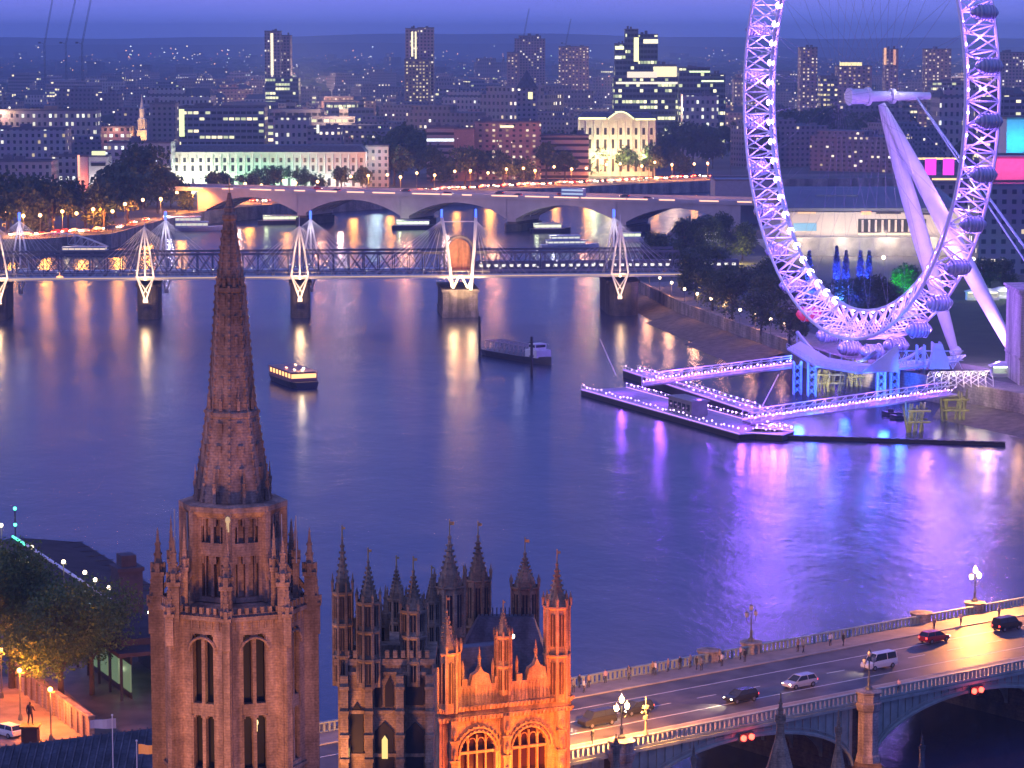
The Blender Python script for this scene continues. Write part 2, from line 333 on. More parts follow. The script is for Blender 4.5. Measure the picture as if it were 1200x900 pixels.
# ================================================================ FOREGROUND TOWERS
stone = mat("brown_stone", (0.36, 0.225, 0.16), 0.9, var=0.25, scale=1.2, brick=2.2, bump=0.35)
stone2 = mat("grey_stone", (0.33, 0.235, 0.15), 0.9, var=0.35, scale=1.0, brick=2.0, bump=0.4)
pstone = mat("honey_stone", (0.36, 0.25, 0.15), 0.85, var=0.25, scale=1.5, brick=2.2, bump=0.3)
void = mat("dark_opening", (0.012, 0.011, 0.014), 0.6, var=0)
slate = mat("slate_roof", (0.08, 0.08, 0.095), 0.6, var=0.3, scale=0.8, brick=1.6)
gold = mat("gilded_metal", (0.55, 0.40, 0.16), 0.35, metal=0.8, var=0)
iron = mat("dark_iron", (0.03, 0.03, 0.035), 0.5, metal=0.4, var=0)
warmwin = glow("lit_window_warm", (1.0, 0.62, 0.2), 2.2)

def octv(c, r, rot=0, n=8): return [(c[0] + r * cos(rot + 2 * pi * i / n), c[1] + r * sin(rot + 2 * pi * i / n)) for i in range(n)]
def pinn(g, x, y, z0, h, w):
    """gothic pinnacle: shaft, gablets, crocketed spirelet"""
    g.box((x, y, z0 + h * .22), (w, w, h * .44)); g.box((x, y, z0 + h * .45), (w * 1.3, w * 1.3, h * .05))
    for a in range(4):
        q = a * pi / 2; g.box((x + cos(q) * w * .5, y + sin(q) * w * .5, z0 + h * .52), (w * .45, w * .45, h * .12), q)
    g.lathe((x, y, z0), [(w * .62, h * .46), (w * .12, h * .93), (w * .03, h)], 4, pi / 4)
    for k in range(3):
        zz = h * (.56 + .12 * k); r = w * (.55 - .14 * k)
        for a in range(4): g.box((x + cos(a * pi / 2 + pi / 4) * r, y + sin(a * pi / 2 + pi / 4) * r, z0 + zz), (w * .16, w * .16, w * .2), a)
    g.ball((x, y, z0 + h * .95), w * .13, 5, 3)

# ---- central spire
D = 150.0; S = 150 / F * 1.0075
def cz(py): return WD(272, py, D).z
cx = WD(272, 500, D).x
root = empty("spire_tower", (cx, D, EZ)); tag(root, "tall brown stone octagonal tower with a tapering spire, nearest in front of the river", "tower")
R0 = 3.9; rot = -pi / 2; zz = lambda py: cz(py) - EZ
g = MB()
# lower drum: corner piers + wall panels with window openings built as frames
zb, zt = zz(1100), zz(704)
corn = octv((0, 0), R0, rot)
g.lathe((0, 0, 0), [(R0 + .9, 0), (R0 + .5, zb - 8), (R0 + .1, zb)], 8, rot)
g.lathe((0, 0, 0), [(R0 * .80, zb), (R0 * .80, zz(708)), (R0 * .6, zz(704))], 8, rot)        # inner core behind the tracery
win = MB(); tr = MB(); lw = MB()
for i in range(8):
    tr = MB(); a = Vector(corn[i]); c = Vector(corn[(i + 1) % 8]); d = (c - a); L = d.length; d.normalize(); nn = Vector((d.y, -d.x)); ang = atan2(d.y, d.x)
    P = lambda u, off: (a + d * u + nn * off)
    w2 = 0.72; mid = L / 2
    def slab(u0, u1, z0, z1, off, th, B):
        p = P((u0 + u1) / 2, off); B.box((p.x, p.y, (z0 + z1) / 2), (u1 - u0, th, z1 - z0), ang)
    slab(0, mid - w2, zb, zt, -.3, .6, g); slab(mid + w2, L, zb, zt, -.3, .6, g)
    slab(mid - w2, mid + w2, zb, zz(884), -.3, .6, g); slab(mid - w2, mid + w2, zz(728), zt, -.3, .6, g)
    slab(mid - w2, mid + w2, zz(822), zz(808), -.3, .45, g)
    slab(mid - w2, mid + w2, zb + .1, zz(728), -.62, .06, win)
    # arch heads, mullion, sub arches
    for z0, z1 in ((zz(884), zz(822)), (zz(808), zz(728))):
        slab(mid - .10, mid + .10, z0, z1, -.20, .3, tr); slab(mid - w2 - .02, mid - w2 + .10, z0, z1, -.12, .2, tr); slab(mid + w2 - .10, mid + w2 + .02, z0, z1, -.12, .2, tr)
        for sx in (-1, 1):
            m0 = mid + sx * w2 / 2; hgt = w2 * .9
            for k in range(6):
                u = (k + .5) / 6; ww = (w2 / 2) * sqrt(max(0, 1 - (1 - u) ** 2)); 
                zc = z1 - (1 - u) * hgt * .9
                o = (w2 / 2 - ww) * 0 
            for s2 in (-1, 1):
                for k in range(5):
                    t0 = k / 5; wdt = w2 / 2 * (1 - sqrt(1 - (t0 + .1) ** 2)) * 1.0
                    x0, x1 = (m0 - w2 / 2, m0 - w2 / 2 + wdt) if s2 < 0 else (m0 + w2 / 2 - wdt, m0 + w2 / 2)
                    if wdt > .02: slab(x0, x1, z1 - hgt * (1 - t0), z1 - hgt * (1 - t0 - .2), -.22, .26, tr)
    tr.build("tracery", stone, root)
    # hood mould over the pair and string courses
    for k in range(9):
        t0 = pi * k / 8; p = P(mid + cos(t0) * w2 * 1.12, .03); q0 = pi * (k + 1) / 8
        if k < 8:
            q = P(mid + cos(q0) * w2 * 1.12, .03)
            g.tube((p.x, p.y, zz(748) + sin(t0) * w2 * 1.05), (q.x, q.y, zz(748) + sin(q0) * w2 * 1.05), .085, n=5)
    slab(0, L, zz(712), zz(707), .02, .3, g); slab(0, L, zz(893), zz(889), .02, .22, g)
    for k in range(7): slab(L * (k + .3) / 7, L * (k + .7) / 7, zz(704), zz(697), .05, .22, g)
    # small blind panels above the window
    for k in range(6): slab(.5 + k * (L - 1) / 5 - .04, .5 + k * (L - 1) / 5 + .04, zz(722), zz(706), .03, .1, g)
    # clasping buttress at the corner with set-offs and pinnacles
    v = Vector(corn[i]); o = v.normalized(); av = atan2(o.y, o.x)
    for r, h0, h1, w in ((.10, zb - 6, zt, .50), (.34, zb - 6, zz(715), .34)):
        p = v + o * r; g.box((p.x, p.y, (h0 + h1) / 2), (.62, w, h1 - h0), av)
    p = v + o * .2; pinn(g, p.x, p.y, zz(715), zz(618) - zz(715), .56)
    p = v + o * .53; pinn(g, p.x, p.y, zz(742), zz(664) - zz(742), .42)
    # flying strut to the upper lantern
    q = v * .66; g.tube((v.x, v.y, zz(690)), (q.x, q.y, zz(655)), .14, n=4)
g.build("tower_body", stone, root)
win.build("window_pane", void, root); 
for u, py, w in ((-.06, 800, .22), (.52, 838, .30)):
    p = Vector(corn[0]) if u > 0 else Vector(corn[7]); q = Vector(corn[1]) if u > 0 else Vector(corn[0]); 
    c = p.lerp(q, .58 if u > 0 else .70); nn = Vector((c.x, c.y)).normalized(); c = c - nn * .48
    l_ = MB(); l_.box((c.x, c.y, zz(py)), (.09, .09, .4)); l_.ball((c.x, c.y, zz(py) + .28), .11, 6, 4, sc=(1, 1, 1.6)); l_.build("lamp", glow("lamp_glass_warm", (1, .7, .3), 2.0), root)
# upper lantern
g = MB(); win = MB(); R1 = 2.62; z0, z1 = zz(696), zz(592); corn = octv((0, 0), R1, rot)
g.lathe((0, 0, 0), [(R0 * .98, zz(709)), (R0 * .84, zz(703)), (R1 + .1, zz(697))], 8, rot)
g.lathe((0, 0, 0), [(R1 * .86, z0), (R1 * .86, z1)], 8, rot)
for i in range(8):
    a = Vector(corn[i]); c = Vector(corn[(i + 1) % 8]); d = (c - a); L = d.length; d.normalize(); nn = Vector((d.y, -d.x)); ang = atan2(d.y, d.x)
    def slab(u0, u1, z0_, z1_, off, th, B):
        p = a + d * (u0 + u1) / 2 + nn * off; B.box((p.x, p.y, (z0_ + z1_) / 2), (u1 - u0, th, z1_ - z0_), ang)
    slab(0, .36, z0, z1, -.2, .4, g); slab(L - .36, L, z0, z1, -.2, .4, g); slab(L / 2 - .09, L / 2 + .09, z0, z1, -.18, .3, g)
    slab(.36, L - .36, zz(643), zz(628), -.2, .38, g); slab(.36, L - .36, z0, zz(690), -.15, .42, g); slab(L * .25, L * .25 + .07, z0, z1, -.2, .2, g); slab(L * .75 - .07, L * .75, z0, z1, -.2, .2, g); slab(.36, L - .36, zz(600), z1, -.2, .4, g)
    slab(.36, L - .36, z0, z1, -.42, .04, win)
    for k in (0, 1):
        u0 = .36 + k * (L / 2 - .27); 
        for s2 in (0, 1):
            slab(u0 + s2 * .42, u0 + .12 + s2 * .42, zz(609), zz(600), -.15, .2, g); slab(u0 + s2 * .42, u0 + .12 + s2 * .42, zz(652), zz(643), -.15, .2, g)
    for k in range(5): slab(L * (k + .25) / 5, L * (k + .75) / 5, zz(592), zz(586), .16, .2, g)
    v = Vector(corn[i]); o = v.normalized(); g.box((v.x + o.x * .08, v.y + o.y * .08, (z0 + z1) / 2), (.42, .36, z1 - z0), atan2(o.y, o.x))
    p = v + o * .75; pinn(g, p.x, p.y, zz(700), zz(604) - zz(700), .34)
    pr = v + o * .35
g.lathe((0, 0, 0), [(R1 + .05, z1 - .3), (R1 + .32, z1), (R1 + .32, zz(586)), (R1 - .1, zz(584))], 8, rot)
g.build("lantern", stone, root); win.build("lantern_opening", void, root)
l_ = MB(); v = octv((0, 0), R1 + .32, rot)[0]; l_.box((v[0], v[1] , zz(607)), (.14, .14, .5)); l_.ball((v[0], v[1], zz(607) + .38), .14, 6, 4, sc=(1, 1, 1.5)); l_.build("lamp", glow("lamp_glass_dim", (1, .65, .35), .55), root)
# spire
g = MB()
prof = [(2.12, zz(590)), (1.38, zz(487)), (1.44, zz(486)), (1.42, zz(481)), (1.26, zz(479)), (.78, zz(342)), (.84, zz(341)), (.84, zz(336)), (.70, zz(335)), (.34, zz(266)), (.3, zz(262))]
g.lathe((0, 0, 0), prof, 8, rot)
def rad(z):
    for (r0, a), (r1, b_) in zip(prof[:-1], prof[1:]):
        if a <= z <= b_: return r0 + (r1 - r0) * (z - a) / (b_ - a + 1e-9)
    return .3
z = prof[0][1]; k = 0
while z < zz(268):
    r = rad(z)
    for i in range(8):
        q = rot + i * pi / 4; g.box((r * cos(q), r * sin(q), z), (.20, .13, .16), q)
        g.tube((r * cos(q) * 1.0, r * sin(q), z), (rad(z + .4) * cos(q), rad(z + .4) * sin(q), z + .4), .055, n=4)
    z += .42
g.ball((0, 0, zz(254)), .42, 8, 5, sc=(1, 1, .9)); g.ball((0, 0, zz(246)), .3, 8, 5); g.lathe((0, 0, 0), [(.34, zz(262)), (.2, zz(240)), (.08, zz(226))], 8)
for i in range(8):
    q = rot + (i + .5) * pi / 4
    for py, hh in ((478, .7), (335, .5), (586, 1.3)):
        r = rad(zz(py)) * .95; pinn(g, r * cos(q) * 1.05, r * sin(q) * 1.05, zz(py), hh * 1.6, .16)
    for py in range(350, 470, 24):
        r = rad(zz(py)) * .93; g.box((r * cos(q), r * sin(q), zz(py)), (.1, .16, .5), q)
    for py in range(500, 580, 26):
        r = rad(zz(py)) * .93; g.box((r * cos(q), r * sin(q), zz(py)), (.1, .3, .7), q)
g.build("spire", stone, root)
f = MB(); f.box((0, 0, zz(226) + .35), (.06, .06, .9)); f.box((0, 0, zz(226) + .35), (.42, .05, .06)); f.build("finial_cross", gold, root)
for px, p0, p1 in ((206, 655, 592), (221, 640, 596), (331, 640, 598), (348, 655, 600)):
    f = MB(); x = (px - 272) * S; f.tube((x, -1.2, zz(p0)), (x, -1.2, zz(p1)), .035, n=5); f.build("lightning_rod", mat("pale_metal", (.5, .5, .5), .4, .6, 0), root)

# ---- generic octagonal gothic turret; returns nothing, adds into given root
def turret(root, x, y, z0, z1, zs, r, m, finial=True, lights=False, stages=2):
    g = MB(); n = 8; q0 = pi / 8
    g.lathe((x, y, 0), [(r * 1.02, z0), (r * 1.02, z1)], 8, q0)
    hgt = z1 - z0; wv = MB()
    for s in range(stages):
        za = z0 + hgt * s / stages; zb_ = z0 + hgt * (s + 1) / stages
        g.lathe((x, y, 0), [(r * 1.08, zb_ - .28), (r * 1.22, zb_ - .14), (r * 1.22, zb_)], 8, q0)
        for i in range(8):
            q = q0 + i * pi / 4; g.box((x + r * 1.05 * cos(q), y + r * 1.05 * sin(q), (za + zb_) / 2), (.16 * r + .06, .16 * r + .06, zb_ - za), q)
            q2 = q + pi / 8; rr_ = r * 1.02 * cos(pi / 8) + .02
            g.box((x + rr_ * cos(q2), y + rr_ * sin(q2), za + (zb_ - za) * .5), (.03, r * .40, (zb_ - za) * .66), q2, 1)
            g.box((x + (rr_ + .03) * cos(q2), y + (rr_ + .03) * sin(q2), za + (zb_ - za) * .5), (.06, r * .06, (zb_ - za) * .68), q2)
    for i in range(8):
        q = q0 + i * pi / 4; pinn(g, x + r * 1.15 * cos(q), y + r * 1.15 * sin(q), z1, (zs - z1) * .34, r * .2)
    sp = [(r * .92, z1), (r * .80, z1 + (zs - z1) * .12), (r * .5, z1 + (zs - z1) * .36), (r * .26, z1 + (zs - z1) * .62), (r * .08, zs)]
    g.lathe((x, y, 0), sp, 8, q0)
    for k in range(7):
        t_ = .12 + k * .12; zz_ = z1 + (zs - z1) * t_; rr_ = r * (.86 - .8 * t_)
        for i in range(8): q = q0 + i * pi / 4; g.box((x + rr_ * cos(q), y + rr_ * sin(q), zz_), (.12 * r + .02, .1 * r, .14), q)
    g.ball((x, y, zs), r * .16, 6, 4)
    b_ = g.build("turret", [m, void if not lights else mat("recess_shade", (.05, .03, .02), .8, var=0)], root)  # second slot: dark slot panels, recess shade put into their colour
    if finial:
        f = MB(); f.tube((x, y, zs), (x, y, zs + r * 1.3), .05, n=5); f.box((x + r * .14, y, zs + r * 1.0), (r * .35, .03, r * .22)); f.build("finial", gold, b_)
    return b_

# ---- left dark tower group (D about 180)
def zat(py, D_): return WD(600, py, D_).z
D2 = 182.0
root = empty("gothic_tower", (WD(448, 800, D2).x, D2, EZ)); tag(root, "unlit grey-brown gothic tower with four slender turrets just right of the tall spire tower", "tower")
k2 = D2 / F
rx = lambda px: (px - 448) * k2
g = MB(); zc = lambda py: zat(py, D2) - EZ
g.bx(rx(396), rx(508), -1, 6.5, 0, zc(772)); g.bx(rx(392), rx(512), -1.2, 6.7, zc(775), zc(768))
g.bx(rx(412), rx(500), 0, 6, zc(770), zc(756))
for k in range(12): g.box((rx(398 + k * 9.5), -1.1, zc(762)), (.28, .3, .5))
for px in (404, 433, 470, 505):
    g.box((rx(px), -1.3, zc(900) ), (.5, .7, 2 * (zc(786) - zc(900))))
    for k in range(4): g.box((rx(px), -1.35, zc(800 + k * 28)), (.62, .8, .22))
for px0, px1 in ((408, 429), (437, 466), (474, 501)):
    for py in (785, 830, 880):
        g.bx(rx(px0), rx(px1), -1.12, -.9, zc(py + 2), zc(py - 2))
g.build("tower_body", stone2, root)
g = MB()
for a, b_, c, d in ((440, 448, 800, 824), (452, 462, 800, 824), (440, 462, 852, 900), (477, 498, 852, 900), (411, 426, 830, 880), (477, 498, 792, 822)):
    g.bx(rx(a), rx(b_), -1.08, -1.0, zc(d), zc(c))
    # pointed head
    g.extr([(rx(a), zc(c)), (rx(b_), zc(c)), ((rx(a) + rx(b_)) / 2, zc(c) + .6)], -1.08, -1.0)
g.build("window_pane", void, root)
for a, b_, c, d in ((448, 455, 862, 884), (403, 409, 872, 888)):
    g = MB(); g.bx(rx(a), rx(b_), -1.16, -1.10, zc(d), zc(c)); g.extr([(rx(a), zc(c)), (rx(b_), zc(c)), ((rx(a) + rx(b_)) / 2, zc(c) + .3)], -1.16, -1.10); g.build("lit_window", glow("yellow_window", (1, .72, .22), 1.1), root)
for px, yy, ptop, pz1, r in ((402, -.6, 628, 690, .62), (433, -1.0, 655, 700, .72), (462, 4.8, 680, 716, .6), (486, -.4, 668, 712, .78), (505, 4.8, 690, 720, .5)):
    turret(root, rx(px), yy, zc(800), zc(pz1), zc(ptop), r, stone2, True, False, 3)
g = MB()
for k in range(7): g.tube((rx(397 + k * 2), -1.15, zc(752 + k * 6)), (rx(399 + k * 2), -1.15, zc(756 + k * 6)), .09)
for i, (px, pt) in enumerate(((445, 700), (451, 690), (472, 690), (495, 700), (418, 700))):
    pinn(g, rx(px), 1.5, zc(770), zc(pt) - zc(770), .5)
g.build("pinnacle", stone2, root)

# ---- dark tower behind the lit one
D3 = 250.0; k3 = D3 / F; zc3 = lambda py: zat(py, D3) - EZ; r3 = lambda px: (px - 590) * k3
root = empty("gothic_tower", (WD(590, 800, D3).x, D3, EZ)); tag(root, "dark unlit gothic tower with a steep slate roof standing behind the orange floodlit tower", "tower")
g = MB(); g.bx(r3(524), r3(650), -1.5, 6, 0, zc3(778))
for k in range(16): g.box((r3(528 + k * 8), -1.5, zc3(775)), (.34, .3, .7))
g.build("tower_body", stone2, root)
g = MB(); a = [(r3(532), -.5), (r3(644), -.5), (r3(644), 5.5), (r3(532), 5.5)]; b_ = [(r3(560), 1.8), (r3(626), 1.8), (r3(626), 3.2), (r3(560), 3.2)]
g.prism(a, zc3(780), zc3(728), 0, b_); g.build("roof", slate, root)
g = MB()
for k in range(13): g.box((r3(562 + k * 5), 2.5, zc3(726) + .2), (.1, .1, .8))
g.build("ridge_cresting", iron, root)
for px, yy, ptop, pz1, r in ((526, 0, 630, 685, 1.3), (559, 5, 640, 690, 1.1), (616, 5.5, 662, 700, 1.2), (541, 6, 690, 715, .8)):
    turret(root, r3(px), yy, zc3(800), zc3(pz1), zc3(ptop), r, stone2, True, False, 2)

# ---- orange floodlit tower
D4 = 218.0; lft = WD(515, 840, D4); rgt = WD(668, 826, D4 + 4.6); ang = atan2(rgt.y - lft.y, rgt.x - lft.x); Wd = (rgt - lft).length
Wd = sqrt((rgt.x - lft.x) ** 2 + (rgt.y - lft.y) ** 2)
root = empty("gothic_tower", (lft.x, lft.y, EZ), ang); tag(root, "gothic stone tower floodlit bright orange with battlements and tall arched windows", "tower")
zc4 = lambda py, dy=0: zat(py, D4 + 2) - EZ
U = lambda px: (px - 515) / 153 * Wd
zC = zc4(838); zP = zc4(800); z0 = zc4(1050)
g = MB(); g.bx(0, Wd, .5, 8, 0, z0); 
win = MB(); tr = MB(); bars = [0.0, U(536), U(586), U(594), U(599), U(646), Wd]
W1 = (U(539), U(580)); W2 = (U(600), U(641)); ztop = zc4(856)
g.bx(0, W1[0], 0, .6, z0, zC); g.bx(W1[1], W2[0], 0, .6, z0, zC); g.bx(W2[1], Wd, 0, .6, z0, zC)
g.bx(0, Wd, .6, 8, z0, zC - .1)
for w in (W1, W2):
    tr = MB()
    c = (w[0] + w[1]) / 2; hw = (w[1] - w[0]) / 2; K = 8
    # stone above a pointed arch: stepped voussoir strips following the curve
    for k in range(K * 2):
        u0 = w[0] + (w[1] - w[0]) * k / (K * 2); u1 = w[0] + (w[1] - w[0]) * (k + 1) / (K * 2); um = abs((u0 + u1) / 2 - c) / hw
        za = ztop - hw * 1.15 * (1 - sqrt(max(0, 1 - um ** 2 * .98))) ; g.bx(u0, u1, 0.0, .58, za, zC - .002)
    win.bx(w[0], w[1], .50, .55, z0, ztop)
    for k in range(1, 4): tr.bx(w[0] + (w[1] - w[0]) * k / 4 - .07, w[0] + (w[1] - w[0]) * k / 4 + .07, .22, .46, z0, ztop - .25)
    for py in (880, 912): tr.bx(w[0], w[1], .2, .44, zc4(py + 1), zc4(py - 2))
    for k in range(4):
        cc = w[0] + (w[1] - w[0]) * (k + .5) / 4
        for j in range(6): tr.tube((cc + .3 * cos(pi * j / 6), .3, zc4(868) + .35 * sin(pi * j / 6)), (cc + .3 * cos(pi * (j + 1) / 6), .3, zc4(868) + .35 * sin(pi * (j + 1) / 6)), .05, n=4)
    tr.build("tracery", pstone, root)
    # two ring mouldings of the arch
    for rr_ in (1.08, 1.28):
        pts = [(c + hw * rr_ * cos(pi * j / 14), -.06, ztop - hw * 1.15 + hw * rr_ * 1.12 * sin(pi * j / 14)) for j in range(15)]
        g.path(pts, .10, 5)
        for j, p in enumerate(pts):
            g.box((p[0], -.12, p[2] + .1), (.13, .13, .13))
# cornices with carved studs
for zz_, pr in ((zC, .35), (zc4(826), .42)):
    g.bx(-.2, Wd + .2, -pr, .2, zz_, zz_ + .22); g.bx(-.1, Wd + .1, -pr + .1, .2, zz_ - .2, zz_)
    for k in range(34): g.box((Wd * (k + .5) / 34, -pr - .02, zz_ + .02), (.16, .14, .3))
g.bx(-.05, Wd + .05, -.1, .6, zC + .2, zP)
for k in range(24):
    if k % 2 == 0: g.bx(Wd * k / 24, Wd * (k + 1) / 24, -.1, .5, zP, zP + .55)
for k in range(36): g.bx(Wd * (k + .35) / 36, Wd * (k + .65) / 36, -.16, -.09, zC + .9, zP - .2)
for cxx, hh in ((U(562), 1.5), (U(628), 1.7)):     # gabled crests on the parapet
    g.extr([(cxx - .9, zP), (cxx + .9, zP), (cxx + .7, zP + hh * .55), (cxx + .25, zP + hh * .7), (cxx, zP + hh), (cxx - .25, zP + hh * .7), (cxx - .7, zP + hh * .55)], -.15, .45)
    pinn(g, cxx, .15, zP + hh * .8, 1.9, .2)
for u in (U(543), U(578), U(606), U(640)): g.lathe((u, .2, 0), [(.14, zP), (.14, zP + 1.5), (.03, zP + 2.0)], 6)
# statues niches between windows
for px in (529, 590, 654):
    g.box((U(px), -.25, (z0 + zC) / 2), (.55, .7, zC - z0))
    for py in (862, 885, 910): g.box((U(px), -.45, zc4(py)), (.8, .5, .18)); g.ball((U(px), -.68, zc4(py) + .55), .2, 6, 4, sc=(1, 1, 2.2))
# blind tracery on wall strips
for px in (519, 523, 584, 597, 650, 660, 664):
    g.bx(U(px) - .05, U(px) + .05, -.08, 0.02, z0, zC - .3)
g.bx(-.02, .5, .3, 8, z0, zC)
g.build("tower_body", pstone, root); win.build("window_pane", mat("dusky_glass", (.03, .012, .008), .25, var=0), root); 
rf = MB(); rf.prism([(1, 1), (Wd - 1, 1), (Wd - 1, 7.5), (1, 7.5)], zP - .5, zP + 2.2, 0, [(3.5, 3.6), (Wd - 3.5, 3.6), (Wd - 3.5, 5), (3.5, 5)]); rf.build("roof", slate, root)
turret(root, U(525), .3, zP - 2, zc4(758), zc4(712), .98, pstone, True, True, 1)
turret(root, U(590), .2, zP - 1, zc4(745), zc4(716), .62, pstone, True, True, 2)
turret(root, U(654), .3, zP - 2, zc4(716), zc4(668), .95, pstone, True, True, 2)
# floodlights on the river terrace in front, aimed up the lit face
Rm = Matrix.Rotation(ang, 3, 'Z'); wl_ = lambda x, y, z: Vector((lft.x, lft.y, EZ)) + Rm @ Vector((x, y, z))
for i, u in enumerate((1.5, 5.2, 9.0)):
    light("floodlight", (u, -7, z0 - 2), 38000, (1.0, .14, .004), .5, root, 'SPOT', None, None, 95, .8).rotation_euler = (Vector((0, -7, z0 - 2)) - Vector((0, .5, zP - 3))).to_track_quat('Z', 'Y').to_euler()
light("floodlight", (Wd - .2, -5, zP - 2), 3200, (1.0, .2, .02), .3, root)
light("floodlight", (5, -3.5, zC - 7), 5000, (1.0, .28, .02), .4, root)
light("floodlight", (U(535), -4, zP + 1), 1500, (1.0, .30, .04), .3, root)
l_ = MB(); l_.ball((U(601), .2, zP + 3.6), .2, 8, 5); l_.build("lamp", glow("white_flood_lamp", (1, .8, .5), 8), root)
# dim warm floodlights at the foot of the nearer towers
light("spire_floodlight", (cx - 9, D - 24, 34), 26000, (1.0, .40, .10), 1.5, None, 'SPOT', (cx, D, 58), None, 75, .9)
light("spire_floodlight", (cx + 9, D - 26, 40), 17000, (1.0, .42, .14), 1.5, None, 'SPOT', (cx, D, 66), None, 75, .9)
light("tower_floodlight", (WD(372, 900, 176).x, 176, 34), 9000, (1.0, .38, .14), 1, None, 'SPOT', (WD(410, 800, D2).x, D2, 48), None, 80, .9)

# ---- foreground pinnacles near the bottom right
def fg_pinn(px, ptop, w, D_, lab, pb=905, body=0, m=stone2):
    p = WD(px, ptop, D_); g = MB(); hgt = (zat(ptop, D_) - zat(pb, D_)); 
    if body: g.lathe((0, 0, 0), [(body, -22), (body, 0 - .2), (body * .75, hgt * .05), (body * .3, hgt * .42), (.1, hgt * .7), (.05, hgt)], 8, pi / 8)
    pinn(g, 0, 0, hgt * .35 if body else -.5, hgt * .65 if body else hgt + .5, w)
    g.bx(-w * .7, w * .7, -w * .7, w * .7, -22, 0)
    for z_ in (.3, .5, .68): g.ball((0, 0, hgt * z_), w * .45, 6, 4, sc=(1, 1, .6))
    o = g.build("stone_pinnacle", m, loc=(p.x, D_, zat(pb, D_))); tag(o, lab, "pinnacle", "roof pinnacles below the bridge")
fg_pinn(722, 815 + 45, .5, 190, "short stone pinnacle below the glowing lantern of the bridge", 905, .5)
fg_pinn(813, 868, .28, 190, "thin faint pinnacle tip against water under the first arch", 905)
fg_pinn(915, 812, .5, 190, "broad purple-grey spirelet in front of the dark pier at centre of the bridge", 905, 1.3)
fg_pinn(983, 832, .34, 185, "slender pale pinnacle with knobs just left of the bridge pier column", 905, .7)
fg_pinn(1081, 862, .3, 185, "small black finial alone against the water in the right arch", 905, .35, slate)
# ================================================================ ROAD BRIDGE (near, right)
BZ = 9.2
A_ = W(668, 891, BZ); B_ = W(1200, 784, BZ); ba = atan2(B_.y - A_.y, B_.x - A_.x)
O_ = W(722, 880, BZ); broot = empty("road_bridge", (O_.x, O_.y, 0), ba); tag(broot, "wide stone and iron arched road bridge crossing the river at lower right", "bridge")
bx_ = Vector((cos(ba), sin(ba), 0)); by_ = Vector((-sin(ba), cos(ba), 0))
def BL(s, t, z=0): return Vector((O_.x, O_.y, 0)) + bx_ * s + by_ * t + Vector((0, 0, z))
def BP(px, py, z=BZ):
    p = W(px, py, z) - Vector((O_.x, O_.y, 0)); return p.dot(bx_), p.dot(by_)
s2, t2 = BP(1020, 824); SP = s2; BW = 26.0
print("bridge span", SP, "t", t2, "far parapet t", BP(668, 806)[1], BP(1200, 722)[1], BP(900, 770), "ang", math.degrees(ba))
green = mat("green_ironwork", (0.30, 0.36, 0.30), 0.5, var=0.25, scale=0.7)
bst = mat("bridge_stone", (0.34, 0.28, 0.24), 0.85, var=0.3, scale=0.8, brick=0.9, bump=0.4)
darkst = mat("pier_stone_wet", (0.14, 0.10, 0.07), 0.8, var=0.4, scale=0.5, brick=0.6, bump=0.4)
n0, n1_ = -2, 4
for k in range(n0, n1_):
    g = MB(); s0, s1 = k * SP + 1.6, (k + 1) * SP - 1.6; c = (s0 + s1) / 2; hw = (s1 - s0) / 2
    zs, zc_ = 1.5, 7.7; K = 24
    top = [(s0, BZ - .35), (s1, BZ - .35)]
    # separate arch ribs (7) and a deck plate over them; face ribs have spandrel panels
    arc = [(c + hw * cos(pi * j / K), zs + (zc_ - zs) * sin(pi * j / K)) for j in range(K + 1)]
    for t_, th in ((0.1, .5),) + tuple((t0, .5) for t0 in (5, 10, 15, 20)) + ((BW - .6, .5),):
        for j in range(K):
            a, b_ = arc[j], arc[j + 1]
            g.add([(a[0], t_, a[1]), (b_[0], t_, b_[1]), (b_[0], t_, BZ - .4), (a[0], t_, BZ - .4), (a[0], t_ + th, a[1]), (b_[0], t_ + th, b_[1]), (b_[0], t_ + th, BZ - .4), (a[0], t_ + th, BZ - .4)],
                  [(0, 1, 2, 3), (7, 6, 5, 4), (0, 4, 5, 1)])
    g.bx(s0 - 1.6, s1 + 1.6, 0, BW, BZ - .42, BZ - .05)
    g.path([(p[0], -.02, p[1] + .12) for p in arc], .22, 5)
    g.path([(p[0], -.02, min(BZ - .55, p[1] + .75)) for p in arc[2:-2]], .08, 4)
    for j in range(28):
        u = s0 + (s1 - s0) * (j + .5) / 28; q = (u - c) / hw; za = zs + (zc_ - zs) * sqrt(max(0, 1 - q * q)) + .5
        if za < BZ - .9: g.bx(u - .06, u + .06, -.05, .1, za, BZ - .5)
    g.build("arch_span", green, broot)
for k in range(n0, n1_ + 1):
    g = MB(); s = k * SP
    g.prism([(s - 1.9, -1), (s, -4.2), (s + 1.9, -1), (s + 1.9, BW + 1), (s, BW + 4.2), (s - 1.9, BW + 1)], -.6, 1.8)
    g.prism([(s - 1.6, -.6), (s, -3.2), (s + 1.6, -.6), (s + 1.6, BW + .6), (s, BW + 3.2), (s - 1.6, BW + .6)], 1.8, 2.3)
    g.bx(s - 1.58, s + 1.58, .3, BW - .3, 2.3, BZ - .5)
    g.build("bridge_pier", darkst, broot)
    for side in (0, 1):
        g = MB(); t_ = -.9 if side == 0 else BW + .9
        g.lathe((s, t_, 0), [(1.55, 2.3), (1.45, 3), (1.3, 3.2), (1.25, BZ - 1.0), (1.5, BZ - .7), (1.6, BZ - .2), (1.6, BZ + .1), (1.4, BZ + .2), (1.4, BZ + 1.1), (1.6, BZ + 1.25), (1.6, BZ + 1.4), (.6, BZ + 1.6)], 8, pi / 8)
        g.build("pier_column", bst, broot)
